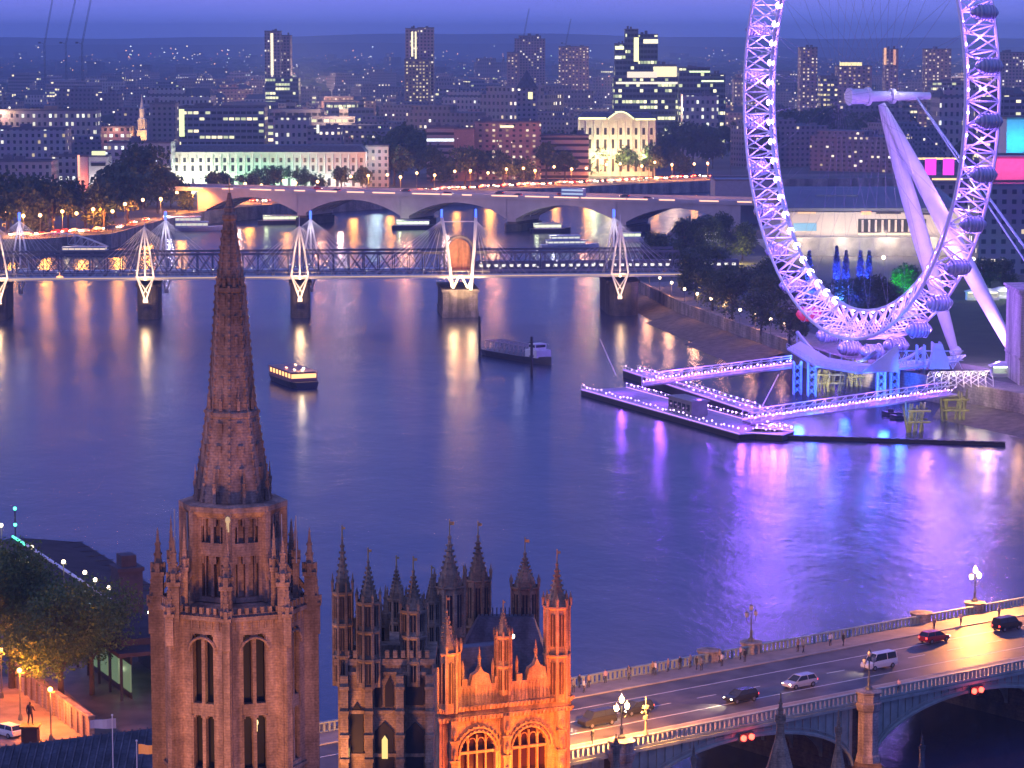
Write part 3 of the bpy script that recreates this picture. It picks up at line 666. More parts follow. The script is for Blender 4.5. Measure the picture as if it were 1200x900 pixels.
# cornice + parapets
for side, t_ in ((0, -.1), (1, BW + .1)):
    g = MB(); s0, s1 = n0 * SP, n1_ * SP; sg = -1 if side == 0 else 1
    g.bx(s0, s1, t_ - .32, t_ + .32, BZ - .5, BZ - .15); g.bx(s0, s1, t_ - .2, t_ + .2, BZ + 1.05, BZ + 1.22); g.bx(s0, s1, t_ - .2, t_ + .2, BZ - .1, BZ + .18)
    n = int((s1 - s0) / .7)
    for j in range(n): u = s0 + (j + .5) * (s1 - s0) / n; g.bx(u - .14, u + .14, t_ - .1, t_ + .1, BZ + .18, BZ + 1.05)
    g.build("parapet", green, broot)
g = MB(); s0, s1 = n0 * SP, n1_ * SP; g.bx(s0, s1, 4.2, BW - 4.2, BZ - .05, BZ); g.build("carriageway", asph, broot)
pav = mat("bridge_paving", (0.28, 0.23, 0.20), 0.7, var=0.2, scale=0.6)
g = MB(); g.bx(s0, s1, .2, 4.2, BZ - .05, BZ + .13); g.bx(s0, s1, BW - 4.2, BW - .2, BZ - .05, BZ + .13); g.build("pavement", pav, broot)
kerb = mat("kerb_stone", (0.42, 0.38, 0.34), 0.7, var=0.15)
g = MB(); g.bx(s0, s1, 4.2, 4.45, BZ - .04, BZ + .15); g.bx(s0, s1, BW - 4.45, BW - 4.2, BZ - .04, BZ + .15); g.build("kerb", kerb, broot)
wht = mat("road_paint", (0.75, 0.73, 0.68), 0.6, var=0.15, scale=2)
g = MB()
for tt in (8.6, 17.4): g.bx(s0, s1, tt - .09, tt + .09, BZ + .002, BZ + .008)
u = s0
while u < s1: g.bx(u, u + 3, BW / 2 - .08, BW / 2 + .08, BZ + .002, BZ + .008); u += 7
g.build("lane_marking", wht, broot)
# red navigation lights on the arch crowns, each pair on a bracket
for s in (SP * .5, SP * 1.5):
    r = empty("navigation_light", (0, 0, 0)); r.parent = broot
    bpn = BL(s, -.4, 7.9)
    for d in (-.6, .6):
        l_ = MB(); l_.tube((s + d, -.75, 7.9), (s + d, -.5, 7.9), .34, .34, 10); l_.build("red_lamp", glow("red_signal", (1, .05, .03), 9), r)
        light("signal_light", (s + d, -1.2, 7.9), 60, (1, .05, .03), .2, r)
    l_ = MB(); l_.bx(s - 1, s + 1, -.5, -.28, 7.4, 8.4); l_.build("bracket", iron, r)

# ---- triple lantern lamps standing on the parapet columns
lampm = glow("lantern_lit", (1.0, .62, .22), 30); lampoff = mat("lantern_glass", (.45, .42, .38), .3, var=0)
ironp = mat("lamp_iron", (0.10, 0.11, 0.10), .5, var=0)
def bridge_lamp(s, t, lit, label, e=2600):
    p = BL(s, t, BZ + 1.55); r = empty("street_lamp", p, ba); tag(r, label, "street lamp", "triple lantern lamps on the near bridge")
    g = MB(); g.lathe((0, 0, 0), [(.45, 0), (.4, .3), (.2, .5), (.14, .9), (.2, 1.2), (.09, 1.5), (.08, 3.6)], 8)
    for q in (-1, 0, 1):
        x = q * .75; z_ = 3.1 if q else 3.9
        if q:
            g.path([(0, 0, 2.3), (x * .5, 0, 2.25), (x * .95, 0, 2.5), (x, 0, 3.0)], .045, 5)
        g.lathe((x, 0, z_), [(.1, 0), (.16, .06)], 6)
        g.lathe((x, 0, z_), [(.24, .62), (.05, .85), (.02, 1.0)], 6)
    g.build("lamp_post", ironp, r)
    for q in (-1, 0, 1):
        x = q * .75; z_ = 3.1 if q else 3.9; l_ = MB(); l_.lathe((x, 0, z_), [(.15, .06), (.27, .35), (.24, .62)], 8); l_.build("lantern", lampm if lit else lampoff, r)
    if lit: light("lamp_light", (0, 0, 5.3), e, (1.0, .34, .07), .35, r)
bridge_lamp(0, -.9, True, "lit triple lantern on the nearest bridge column, glowing orange-white over the traffic", 75000)
bridge_lamp(SP, -.9, False, "unlit triple lantern on the near parapet column right of the silver car")
sl, tl = BP(889, 768); bridge_lamp(sl, BW + .9, False, "unlit triple lantern on the far parapet against the purple reflection")
sl, tl = BP(1168, 724); bridge_lamp(sl, BW + .9, True, "brightly lit triple lantern at the right end of the far parapet", 42000)
sl2 = BP(752, 872)[0]
g = MB(); g.lathe((0, 0, 0), [(.3, 0), (.12, .5), (.1, 1.6), (.28, 1.7), (.3, 2.1), (.16, 2.2), (.16, 2.8), (.4, 2.9), (.4, 3.2), (.08, 3.3), (.06, 4.2)], 8); g.box((0, 0, 2.4), (.9, .12, .12)); g.ball((-.5, 0, 2.5), .2, 6, 4); g.ball((.5, 0, 2.5), .2, 6, 4)
o = g.build("ornate_post", ironp, loc=BL(sl2, -.1, BZ + 1.22), rz=ba); tag(o, "dark ornate post on the near parapet right of the glowing lantern", "post")
# stone base blocks for far lamps
for s in (BP(889, 768)[0], BP(1168, 724)[0]):
    g = MB(); g.lathe((s, BW + .9, 0), [(1.3, BZ - 3), (1.3, BZ + 1.3), (1.5, BZ + 1.3), (1.5, BZ + 1.5), (.5, BZ + 1.6)], 8, pi / 8); g.build("lamp_plinth", bst, broot)

# ---- cars
glassm = mat("car_glass", (0.02, 0.025, 0.03), 0.08, var=0); tyre = mat("tyre_rubber", (0.02, 0.02, 0.02), 0.8, var=0); rim = mat("wheel_rim", (0.4, 0.4, 0.42), 0.3, metal=.8, var=0)
headl = glow("headlight_lit", (1, .85, .6), 22); taill = glow("taillight_lit", (1, .04, .03), 7)
def car(name, loc, rz, paint, label, cat="car", L=4.3, Hh=1.48, group=None, e=40, tall=False):
    r = empty(name, loc, rz); tag(r, label, cat, group)
    hw = .86; g = MB()
    # lower body: lofted sections along x (front = +x)
    if tall: secs = [(-.5, .45, 1.0, .80), (-.49, .35, 1.15, .84), (-.2, .3, 1.15, hw), (.2, .3, 1.12, hw), (.33, .3, 1.05, hw), (.46, .3, .92, .82), (.5, .42, .75, .74)]
    else: secs = [(-.5, .45, .86, .74), (-.485, .33, .95, .80), (-.3, .26, .97, hw), (.1, .26, .93, hw), (.3, .26, .88, hw), (.45, .28, .76, .8), (.5, .38, .62, .68)]
    vs = []; fs = []
    for x, a, b_, w in secs:
        x *= L
        for (y, z) in ((-w * .93, a), (-w, (a + b_) / 2), (-w * .95, b_), (-w * .8, b_ + .02), (w * .8, b_ + .02), (w * .95, b_), (w, (a + b_) / 2), (w * .93, a)): vs.append((x, y, z))
    for i in range(len(secs) - 1):
        for j in range(8): fs.append((i * 8 + j, i * 8 + (j + 1) % 8, (i + 1) * 8 + (j + 1) % 8, (i + 1) * 8 + j))
    fs.append(tuple(range(7, -1, -1))); fs.append(tuple((len(secs) - 1) * 8 + j for j in range(8)))
    g.add(vs, fs)
    x0, x1, x2, x3 = (-.47, -.40, .08, .27) if not tall else (-.48, -.45, .20, .34)
    zt_, zb_ = Hh, .93
    g.add([(x1 * L, -.60, zt_), (x2 * L, -.60, zt_), (x2 * L, .60, zt_), (x1 * L, .60, zt_), (x1 * L, -.64, zt_ - .06), (x2 * L + .05, -.64, zt_ - .06), (x2 * L + .05, .64, zt_ - .06), (x1 * L, .64, zt_ - .06)], [(0, 1, 2, 3), (4, 5, 1, 0), (5, 6, 2, 1), (6, 7, 3, 2), (7, 4, 0, 3)])
    for xx, xt in ((x0, x1), (-.15, -.14), (x3, x2)):
        for sgn in (-1, 1): g.tube((xx * L, .78 * sgn, zb_), (xt * L, .63 * sgn, zt_ - .04), .045, n=4)
    g.build("body", paint, r)
    g = MB(); g.add([(x0 * L, -.77, zb_), (x3 * L, -.77, zb_), (x3 * L, .77, zb_), (x0 * L, .77, zb_), (x1 * L, -.62, zt_ - .05), (x2 * L, -.62, zt_ - .05), (x2 * L, .62, zt_ - .05), (x1 * L, .62, zt_ - .05)],
        [(0, 1, 5, 4), (1, 2, 6, 5), (2, 3, 7, 6), (3, 0, 4, 7), (4, 5, 6, 7)]); g.build("window_glass", glassm, r)
    for sx in (-.31, .31):
        for sy in (-1, 1):
            w = MB(); w.tube((sx * L, sy * .66, .32), (sx * L, sy * .87, .32), .32, .32, 12); wo = w.build("wheel", tyre, r)
            w = MB(); w.tube((sx * L, sy * .865, .32), (sx * L, sy * .885, .32), .19, .19, 8); w.build("rim", rim, wo)
    for sy in (-1, 1):
        w = MB(); w.ball((L * .475, sy * .58, .62), .15, 6, 4, sc=(.7, 1.2, .8)); w.build("headlight", headl, r)
        w = MB(); w.box((-L * .495, sy * .64, .8), (.08, .22, .2)); w.build("taillight", taill, r)
    if e:
        for sy in (-1, 1): light("headlight_beam", (L * .5, sy * .58, .65), e, (1, .8, .5), .1, r, 'SPOT', None, None, 70, .8).rotation_euler = (0, radians(-83), 0)
    return r
silver = mat("silver_paint", (0.52, 0.55, 0.60), .25, metal=.3, var=0); blackp = mat("black_paint", (0.02, 0.02, 0.022), .2, var=0)
redp = mat("red_paint", (0.35, 0.02, 0.02), .3, var=0); whitep = mat("white_paint", (0.72, 0.72, 0.72), .3, var=0)
def carat(px, py, flip, *a, **k):
    p = W(px, py, BZ + .01); return car(a[0], p, ba + (pi if flip else 0), *a[1:], **k)
carat(937, 805, True, "parked_car", silver, "silver hatchback alone in the middle of the bridge carriageway", e=60, L=4.5, Hh=1.52)
carat(868, 822, True, "saloon_car", blackp, "black car driving left behind the bright headlights, left of the silver hatchback", e=2000)
carat(745, 836, True, "saloon_car", blackp, "dark car with headlights on beside the glowing bridge lantern", e=3000)
carat(700, 850, True, "taxi", blackp, "tall black taxi beside the floodlit orange tower at the bridge end", "taxi", e=3000, tall=True, Hh=1.8, L=4.6)
carat(1030, 783, True, "delivery_van", whitep, "pale van with lit headlights right of the silver hatchback", "van", e=1000, tall=True, Hh=2.0, L=4.9)
#carat(786, 802, False, "saloon_car", redp, "dark red car driving away near the far pavement, left of centre of bridge", e=60)
carat(1095, 752, False, "saloon_car", redp, "dark red car driving away towards the right bright lantern", e=60)
carat(1180, 738, False, "taxi", blackp, "black taxi driving away at the right edge, under the bright lantern", "taxi", e=60, tall=True, Hh=1.8)

# ================================================================ PEOPLE
def person_mesh(name, pose, top, legs, skin, hair):
    """one continuous skinned figure, standing; +x is where it faces"""
    P = {'pel': (0, 0, .95), 'chest': (.02, 0, 1.28), 'neck': (.02, 0, 1.47), 'head': (.04, 0, 1.60), 'crown': (.03, 0, 1.70),
         'sl': (.0, .19, 1.40), 'el': (-.03 + .1 * pose, .25, 1.12), 'hl': (.10 + .2 * pose, .24, .90 + .2 * pose), 'fl': (.16 + .2 * pose, .22, .84 + .22 * pose),
         'sr': (.0, -.19, 1.40), 'er': (-.04, -.25, 1.12), 'hr': (.06, -.25, .88), 'fr': (.09, -.24, .80),
         'hipl': (0, .1, .90), 'kl': (.05 + .1 * pose, .11, .50), 'al': (0 + .16 * pose, .11, .09), 'tl': (.15 + .16 * pose, .12, .04),
         'hipr': (0, -.1, .90), 'kr': (.02, -.11, .50), 'ar': (-.02 - .14 * pose, -.11, .09), 'tr': (.13 - .14 * pose, -.12, .04)}
    Rr = {'pel': (.15, .12), 'chest': (.18, .13), 'neck': (.062, .062), 'head': (.098, .085), 'crown': (.07, .065), 'sl': (.075, .075), 'el': (.05, .05), 'hl': (.038, .038), 'fl': (.03, .03),
          'hipl': (.10, .10), 'kl': (.068, .068), 'al': (.05, .05), 'tl': (.04, .035)}
    for a, b_ in (('sr', 'sl'), ('er', 'el'), ('hr', 'hl'), ('fr', 'fl'), ('hipr', 'hipl'), ('kr', 'kl'), ('ar', 'al'), ('tr', 'tl')): Rr[a] = Rr[b_]
    keys = list(P); E = [('pel', 'chest'), ('chest', 'neck'), ('neck', 'head'), ('head', 'crown'), ('chest', 'sl'), ('sl', 'el'), ('el', 'hl'), ('hl', 'fl'), ('chest', 'sr'), ('sr', 'er'), ('er', 'hr'), ('hr', 'fr'),
         ('pel', 'hipl'), ('hipl', 'kl'), ('kl', 'al'), ('al', 'tl'), ('pel', 'hipr'), ('hipr', 'kr'), ('kr', 'ar'), ('ar', 'tr')]
    me = bpy.data.meshes.new(name); me.from_pydata([P[k] for k in keys], [(keys.index(a), keys.index(b_)) for a, b_ in E], [])
    o = bpy.data.objects.new(name, me); COL.objects.link(o)
    md = o.modifiers.new("skin", 'SKIN'); md.use_smooth_shade = True
    if not me.skin_vertices: pass
    sv = me.skin_vertices[0].data
    for i, k in enumerate(keys): sv[i].radius = Rr[k]; sv[i].use_root = (k == 'pel')
    sb = o.modifiers.new("sub", 'SUBSURF'); sb.levels = 1; sb.render_levels = 1
    dg = bpy.context.evaluated_depsgraph_get(); m2 = bpy.data.meshes.new_from_object(o.evaluated_get(dg)); bpy.data.objects.remove(o)
    m2.name = name; m2.materials.clear()
    for m in (top, legs, skin, hair): m2.materials.append(m)
    for p in m2.polygons:
        c = p.center; p.use_smooth = True
        p.material_index = 3 if c.z > 1.64 or (c.z > 1.5 and c.x < .0) else 2 if c.z > 1.47 or (c.z < .93 and c.z > .7 and abs(c.y) > .17) else 1 if c.z < .92 else 0
    return m2
skinm = mat("skin", (.45, .27, .2), .6, var=0); hairm = mat("dark_hair", (.03, .02, .015), .6, var=0); jean = mat("dark_trousers", (.03, .035, .06), .8, var=0)
shirts = [("white", mat("white_shirt", (.7, .68, .66), .8, var=0)), ("grey", mat("grey_coat", (.2, .2, .22), .8, var=0)), ("black", mat("black_coat", (.02, .02, .025), .8, var=0)), ("pale pink", mat("pink_top", (.6, .38, .4), .8, var=0)), ("tan", mat("tan_coat", (.36, .25, .16), .8, var=0))]
PM = [(c, [person_mesh("person", ps, m, jean, skinm, hairm) for ps in (0, 1)]) for c, m in shirts]
pl_ = [(672, 812, 1, 0), (678, 806, 2, 1), (684, 812, 0, 1), (690, 806, 4, 0), (700, 798, 3, 0), (731, 794, 2, 0), (737, 797, 1, 1), (763, 790, 4, 0), (768, 791, 0, 1), (782, 787, 4, 1), (790, 783, 2, 0), (803, 781, 1, 0), (816, 785, 2, 1), (822, 786, 1, 0),
       (841, 776, 4, 1), (846, 781, 0, 0), (868, 773, 3, 1), (873, 776, 2, 0), (935, 764, 4, 0), (941, 765, 1, 1), (973, 757, 0, 0), (988, 757, 2, 1), (1101, 740, 4, 0), (1131, 734, 3, 1), (1182, 727, 1, 0), (1053, 812, 3, 0), (681, 868, 2, 1)]
where = lambda px, py: ("on near pavement" if py > 805 and px > 660 and (px > 1000 or py > 860) else "by the far parapet")
pcount = {}
for i, (px, py, ci, ps) in enumerate(pl_):
    c, ms = PM[ci]; s, t_ = BP(px, py, BZ + .13)
    t_ = min(max(t_, .8), BW - 1.0) if py < 815 and px < 1200 and not (px > 1000 and py > 800) else min(t_, 3.4)
    if t_ > 5: t_ = max(t_, BW - 3.9)
    o = bpy.data.objects.new("person", ms[ps]); COL.objects.link(o); o.location = BL(s, t_, BZ + .13)
    o.rotation_euler = (0, 0, ba + (pi / 2 if ps == 0 and t_ > 5 else rnd.choice((0, pi))) + rnd.uniform(-.3, .3))
    nm = ["beside the orange tower", "just right of the orange tower", "left of the bare far lantern", "at the foot of the bare far lantern", "beyond the silver car", "between the silver car and the lit right lantern", "under the lit right lantern"]
    zone = 0 if px < 695 else 1 if px < 775 else 2 if px < 860 else 3 if px < 900 else 4 if px < 1000 else 5 if px < 1150 else 6
    base = f"person in {c} top {'walking' if ps else 'standing'} {nm[zone]}" if t_ > 5 else f"person in {c} top walking on the near pavement {'right of the silver car' if px > 900 else 'beside the orange tower'}"
    pcount[base] = pcount.get(base, 0) + 1
    if pcount[base] > 1: base += f", {['', '', 'second', 'third'][pcount[base]]} from left"
    tag(o, base, "person", "people on the near bridge")
# ================================================================ OBSERVATION WHEEL
HC = WD(1010, 113, 706.0)                                 # wheel centre
uw = Vector((-0.342, 0.9397, 0)); nw = Vector((-0.9397, -0.342, 0))     # along the wheel plane / towards the river
wr = empty("observation_wheel", (HC.x, HC.y, HC.z)); tag(wr, "giant white observation wheel glowing violet on the right bank", "observation wheel")
whitest = mat("white_steel", (0.78, 0.77, 0.80), 0.45, var=0.06, scale=0.5)
def WP(a, r, n=0): return uw * (r * cos(a)) + Vector((0, 0, r * sin(a))) + nw * n
NB = 64; RO = 60.5; RI = 53.5; HWd = 4.4
for off, nm_ in ((HWd, 'rim_ring'), (-HWd, 'rim_ring')):
    g = MB(); g.path([WP(2 * pi * i / NB, RO, off) for i in range(NB)], .42, 6, close=True); g.build(nm_, whitest, wr)
g = MB(); g.path([WP(2 * pi * i / NB, RI, 0) for i in range(NB)], .45, 6, close=True); g.build("inner_ring", whitest, wr)
g = MB()
for i in range(NB):
    a, b_, m = 2 * pi * i / NB, 2 * pi * (i + 1) / NB, 2 * pi * (i + .5) / NB
    g.tube(WP(a, RO, HWd), WP(a, RO, -HWd), .20, n=4)
    g.tube(WP(a, RO, HWd), WP(b_, RO, -HWd), .22, n=4); g.tube(WP(a, RO, -HWd), WP(b_, RO, HWd), .22, n=4)
    for s in (-1, 1):
        g.tube(WP(a, RI, 0), WP(a, RO, s * HWd), .22, n=4); g.tube(WP(a, RI, 0), WP(m, RO, s * HWd), .24, n=4); g.tube(WP(m, RO, s * HWd), WP(b_, RI, 0), .24, n=4)
g.build("truss_bracing", whitest, wr)
lampv = glow("violet_lamp", (.74, .55, 1.0), 16)
ngrp = 0
for i in range(NB):
    a = 2 * pi * (i + .5) / NB
    p = WP(a, RI + .9, 0)
    if p.z > 27: continue
    l_ = MB(); q = WP(a, RI + .3, 0); l_.ball((q.x, q.y, q.z), .95 if cos(a) > .15 else .38, 6, 4); l_.build("rim_lamp", lampv, wr)
    if i % 2 == 0: light("rim_light", WP(a, RI + 3.8, 0), 6200, (.27, .10, 1.0), 1.5, wr)
    else: light("rim_light", WP(a, RO + 1.2, 0), 2400, (.30, .13, 1.0), 1.5, wr)
g = MB()
for s in (-1, 1):
    for i in range(32):
        a = 2 * pi * (i + .5) / 32; g.tube(WP(a, 2.0, s * 6), WP(a, RI, 0), .035, n=3)
g.build("spoke_cables", mat("cable_steel", (.25, .25, .28), .5, .5, 0), wr)
# hub and spindle
g = MB(); g.tube(nw * 3.6, nw * -2.0, 1.9, 1.9, 16); g.tube(nw * 3.7, nw * 3.1, 2.2, 2.2, 16); g.tube(nw * -1.2, nw * -2.0, 2.3, 2.3, 16); g.build("hub", whitest, wr)
g = MB(); g.tube(nw * -2.0, nw * -19, 1.4, .9, 14); g.tube(nw * -8, nw * -9, 1.9, 1.9, 14); g.build("spindle", whitest, wr)
light("hub_light", nw * 8 + Vector((-4, -9, -4)), 2600, (.62, .36, 1.0), .5, wr)
light("hub_light", nw * -11 + Vector((0, -4, 3.5)), 900, (.7, .65, 1.0), .5, wr)
# A-frame legs
top = nw * -5.5 + Vector((0, 0, -2)); feet = [Vector((126, 694, 5)) - HC, Vector((113.5, 716, 5)) - HC]
for k, ft in enumerate(feet):
    g = MB(); pts = 10; prev = None
    g = MB(); dd = (ft - top).normalized(); ea = dd.orthogonal().normalized(); eb = dd.cross(ea); vs = []; nr = 17
    for i in range(nr):
        t0 = i / (nr - 1); rr0 = .9 + 1.25 * sin(pi * t0) ** .8 if 0 < i < nr - 1 else .9; pc = top.lerp(ft, t0)
        for j in range(16): vs.append(pc + (ea * cos(2 * pi * j / 16) + eb * sin(2 * pi * j / 16)) * rr0)
    g.add(vs, [(i * 16 + j, i * 16 + (j + 1) % 16, (i + 1) * 16 + (j + 1) % 16, (i + 1) * 16 + j) for i in range(nr - 1) for j in range(16)])
    g.ball(tuple(ft + Vector((0, 0, .8))), 1.6, 10, 6); o = g.build("support_leg", whitest, wr); [setattr(p, 'use_smooth', True) for p in o.data.polygons]
for p_, e in (((118, 690, 12), 9000), ((106, 694, 30), 6500), ((100, 690, 55), 4000), ((112, 700, 48), 3500)):
    light("leg_light", Vector(p_) - HC, e * 1.3, (.60, .30, 1.0), 1.0, wr)
# back-stay cables to the land side
for (px, py, z_) in ((1330, 470, 5), (1290, 440, 5), (1300, 425, 5), (1270, 410, 5)):
    ft = W(px, py, z_) - HC; g = MB(); g.tube(nw * -15, ft, .22, n=6); g.build("backstay_cable", mat("pale_cable", (.55, .65, .75), .4, .2, 0), wr)
# capsules outside the rim
capg = mat("capsule_glass", (0.42, 0.42, 0.55), 0.2, var=.2, spec=.8, metal=.2); capr = glow("capsule_red_lit", (1, .03, .15), .5)
capi = mat("capsule_frame", (.5, .5, .55), .4, .3, 0)
ncap = 32; proto = None; ci = 0
for i in range(ncap):
    a = 2 * pi * (i + .35) / ncap; c = WP(a, RO + 3.3, 0)
    if c.z > 27: continue
    r = empty("capsule", HC + c); 
    red = abs(a - radians(299)) < .13
    side = "lower left curve" if cos(a) > .35 and sin(a) < -.3 else "left flank" if cos(a) > 0.35 else "lower right curve" if cos(a) < -.35 and sin(a) < -.3 else "right flank" if cos(a) < -.35 else "foot"
    red = red and not proto is None
    ax = uw
    g = MB(); L = 3.6
    for kk in range(8):
        x0, x1 = -L + 2 * L * kk / 8, -L + 2 * L * (kk + 1) / 8; f_ = lambda x: 2.0 * sqrt(max(.02, 1 - (x / L) ** 2))
        g.tube(uw * 0 + nw * x0, nw * x1, f_(x0), f_(x1), 12)
    o = g.build("cabin", capr if red else capg, r); [setattr(p, 'use_smooth', True) for p in o.data.polygons]
    for s in (-1.7, 1.7):
        g = MB(); g.path([nw * s + uw * (2.05 * cos(2 * pi * k / 14)) + Vector((0, 0, 2.05 * sin(2 * pi * k / 14))) for k in range(14)], .14, 4, close=True); g.build("mounting_ring", capi, r)
    if red: light("cabin_light", (0, 0, 0), 10, (1, .1, .2), .3, r)
    ci += 1
    tag(r, (f"red lit oval capsule on the {side} of the big wheel" if red else f"dark oval glass capsule on the wheel's {side}, {int(round(c.z + 64))} metres up"), "capsule", "capsules of the observation wheel")
    proto = r
# boarding platform beneath
plr = empty("boarding_platform", (W(1020, 445, 0).x, W(1020, 445, 0).y, 0)); O2 = plr.location.copy(); tag(plr, "blue lit boarding platform on legs over the water beneath the big wheel", "platform")
Lp = lambda px, py, z: W(px, py, z) - O2
bluest = mat("pale_blue_steel", (.42, .47, .58), .5, var=.05)
g = MB()
edge = [Lp(922, 408, 8.5), Lp(955, 428, 7.8), Lp(1005, 436, 7.4), Lp(1050, 432, 7.4), Lp(1120, 424, 7.8)]
for i in range(len(edge) - 1):
    a, b_ = edge[i], edge[i + 1]; off = Vector((5, 16, 0))
    g.add([a, b_, b_ + off, a + off, a - Vector((0, 0, .45)), b_ - Vector((0, 0, .45)), b_ + off - Vector((0, 0, .45)), a + off - Vector((0, 0, .45))], [(0, 1, 2, 3), (4, 7, 6, 5), (0, 4, 5, 1), (2, 6, 7, 3), (1, 5, 6, 2), (0, 3, 7, 4)])
g.build("deck", bluest, plr)
g = MB()
for i in range(len(edge) - 1):
    a, b_ = edge[i], edge[i + 1]; n = 8
    for hgt in (.6, 1.2): g.tube(a + Vector((0, 0, hgt)), b_ + Vector((0, 0, hgt)), .06, n=4)
    for k in range(n): p = a.lerp(b_, k / n); g.tube(p, p + Vector((0, 0, 1.2)), .05, n=4)
g.build("railing", bluest, plr)
for px, py in ((934, 462), (951, 464), (1032, 470), (1048, 466), (1078, 462), (1096, 458)):
    b0 = W(px, py, 0) - O2; g = MB()
    for dx in (-.9, .9):
        for dy in (-.9, .9): g.tube(b0 + Vector((dx, dy, -.5)), b0 + Vector((dx, dy, 8 if px < 1060 else 12)), .22, n=6)
    hh = 8 if px < 1060 else 12; k = 0; z_ = .3
    while z_ < hh - 1.6:
        for s in (-.9, .9):
            g.tube(b0 + Vector((-.9, s, z_)), b0 + Vector((.9, s, z_ + 1.8)), .1, n=4); g.tube(b0 + Vector((.9, s, z_)), b0 + Vector((-.9, s, z_ + 1.8)), .1, n=4)
            g.tube(b0 + Vector((s, -.9, z_)), b0 + Vector((s, .9, z_ + 1.8)), .1, n=4)
        z_ += 1.8
    g.build("lattice_leg", bluest, plr)
g = MB()   # curved wheel cradles (restraint beams)
for s in (-1, 1):
    g = MB(); arc = [uw * (q * 3.2) + nw * (s * 6.2) + HC + Vector((0, 0, -67.0 + abs(q) ** 2 * .12)) - O2 for q in range(-7, 8)]
    g.path(arc, .5, 6); 
    for p in arc[::2]: g.tube(p, Vector((p.x, p.y, 6.5)), .2, n=4)
    g.build("wheel_cradle", bluest, plr)
wedge = MB(); a = Lp(1010, 436, 8.2)
wedge.add([a, a + Vector((8.5, 0, 6.5)), a + Vector((8.5, 0, 0)), a + Vector((0, 1, 0)), a + Vector((8.5, 1, 6.5)), a + Vector((8.5, 1, 0))], [(0, 1, 2), (5, 4, 3), (0, 3, 4, 1), (1, 4, 5, 2), (2, 5, 3, 0)]); wedge.build("drive_housing", bluest, plr)
wedge = MB(); a = Lp(1098, 432, 8.2); wedge.prism([(a.x - 2, a.y - 1), (a.x + 3, a.y - 1), (a.x + 3, a.y + 3), (a.x - 2, a.y + 3)], 8.2, 14, 0, [(a.x - .5, a.y), (a.x + 1.2, a.y), (a.x + 1.2, a.y + 2), (a.x - .5, a.y + 2)]); wedge.build("drive_housing", bluest, plr)
g = MB()
for q in range(9):
    x = a.x - 14 + q * 2.2
    g.tube((x, a.y - 1, 8.2), (x, a.y - 1, 12.5), .12, n=4); g.tube((x, a.y - 1, 8.2), (x + 2.2, a.y - 1, 12.5), .09, n=4); g.tube((x + 2.2, a.y - 1, 8.2), (x, a.y - 1, 12.5), .09, n=4)
for z_ in (10.3, 12.5): g.tube((a.x - 14, a.y - 1, z_), (a.x + 6, a.y - 1, z_), .14, n=4)
g.build("boarding_scaffold", bluest, plr)
for (px, py, z_, e, c) in ((936, 478, 3, 1500, (.02, .12, 1)), (952, 476, 5, 900, (.02, .12, 1)), (990, 470, 3, 900, (.01, .06, 1)), (1036, 484, 3, 1500, (.02, .10, 1)), (1056, 480, 5, 1000, (.03, .14, 1)), (1020, 440, 14, 500, (.08, .2, 1)), (1085, 466, 8, 500, (.25, .12, 1)), (975, 440, 14, 500, (.1, .2, 1)), (925, 430, 10, 500, (.05, .15, 1))):
    light("platform_light", W(px, py, z_) - O2, e * 2.6, c, 1.2, plr)
for (px, py, z_, tx, ty, tz, e) in ((925, 500, 6, 940, 440, 5, 60000), (985, 510, 5, 985, 440, 7, 60000), (1030, 505, 6, 1040, 440, 6, 70000), (1075, 500, 8, 1075, 430, 9, 30000), (960, 500, 12, 940, 400, 12, 26000)):
    light('platform_floodlight', W(tx, ty, tz) - O2 + Vector((-3, -15, -3)), e * 1.1, (.015, .09, 1), .5, plr, 'SPOT', W(tx, ty, tz) - O2, None, 60, .6)
# lit glass entrance canopy
c0 = W(1125, 452, 6.2); g = MB(); pts = []
r = empty("entrance_canopy", c0, .15); tag(r, "brightly lit white lattice canopy at the land end of the gangway", "canopy")
for k in range(9):
    x = -7 + 14 * k / 8
    arc = [Vector((x, 3 * cos(pi * j / 8), 3.4 * sin(pi * j / 8))) for j in range(9)]; g.path(arc, .11, 4)
    if k < 8:
        for j in range(8): p = arc[j]; q = Vector((x + 1.75, 3 * cos(pi * (j + 1) / 8), 3.4 * sin(pi * (j + 1) / 8))); g.tube(p, q, .07, n=4)
g.build("lattice_shell", whitest, r)
for x in (-5, -1.5, 2, 5.5):
    l_ = MB(); l_.ball((x, 0, 2.6), .3, 6, 4); l_.build("lamp", glow("cool_white_lamp", (1, .95, .7), 12), r); light("canopy_light", (x, 0, 1.8), 420, (1, .85, .5), .3, r)
# timber fender clusters
timb = mat("weedy_timber", (.17, .16, .075), .9, var=.4, scale=.8)
def fender(px, py, n, spread, hh, label, e=700):
    c = W(px, py, 0); g = MB(); r_ = random.Random(int(px))
    for k in range(n):
        x = r_.uniform(-spread, spread); y = r_.uniform(-2.5, 2.5); l = r_.uniform(.7, 1) * hh
        g.tube((x, y, -.5), (x + r_.uniform(-1.2, 1.2), y + r_.uniform(-.8, .8), l), .26, .2, 6)
    for z_ in (hh * .35, hh * .7): g.tube((-spread, -2.3, z_), (spread, -2.3, z_), .25, n=6); g.tube((-spread, 2, z_), (spread, 2.2, z_), .25, n=6)
    o = g.build("timber_fender", timb, loc=c); tag(o, label, "fender", "timber fenders around the wheel platform")
    light("fender_light", c + Vector((-1, -11, 4)), e * 9, (.95, .82, .35), .6, None, 'SPOT', c + Vector((0, 0, 3)), None, 60, .6)
fender(968, 458, 20, 4.5, 6, "cluster of yellow lit timber piles left, between the two blue lattice legs", 1100)
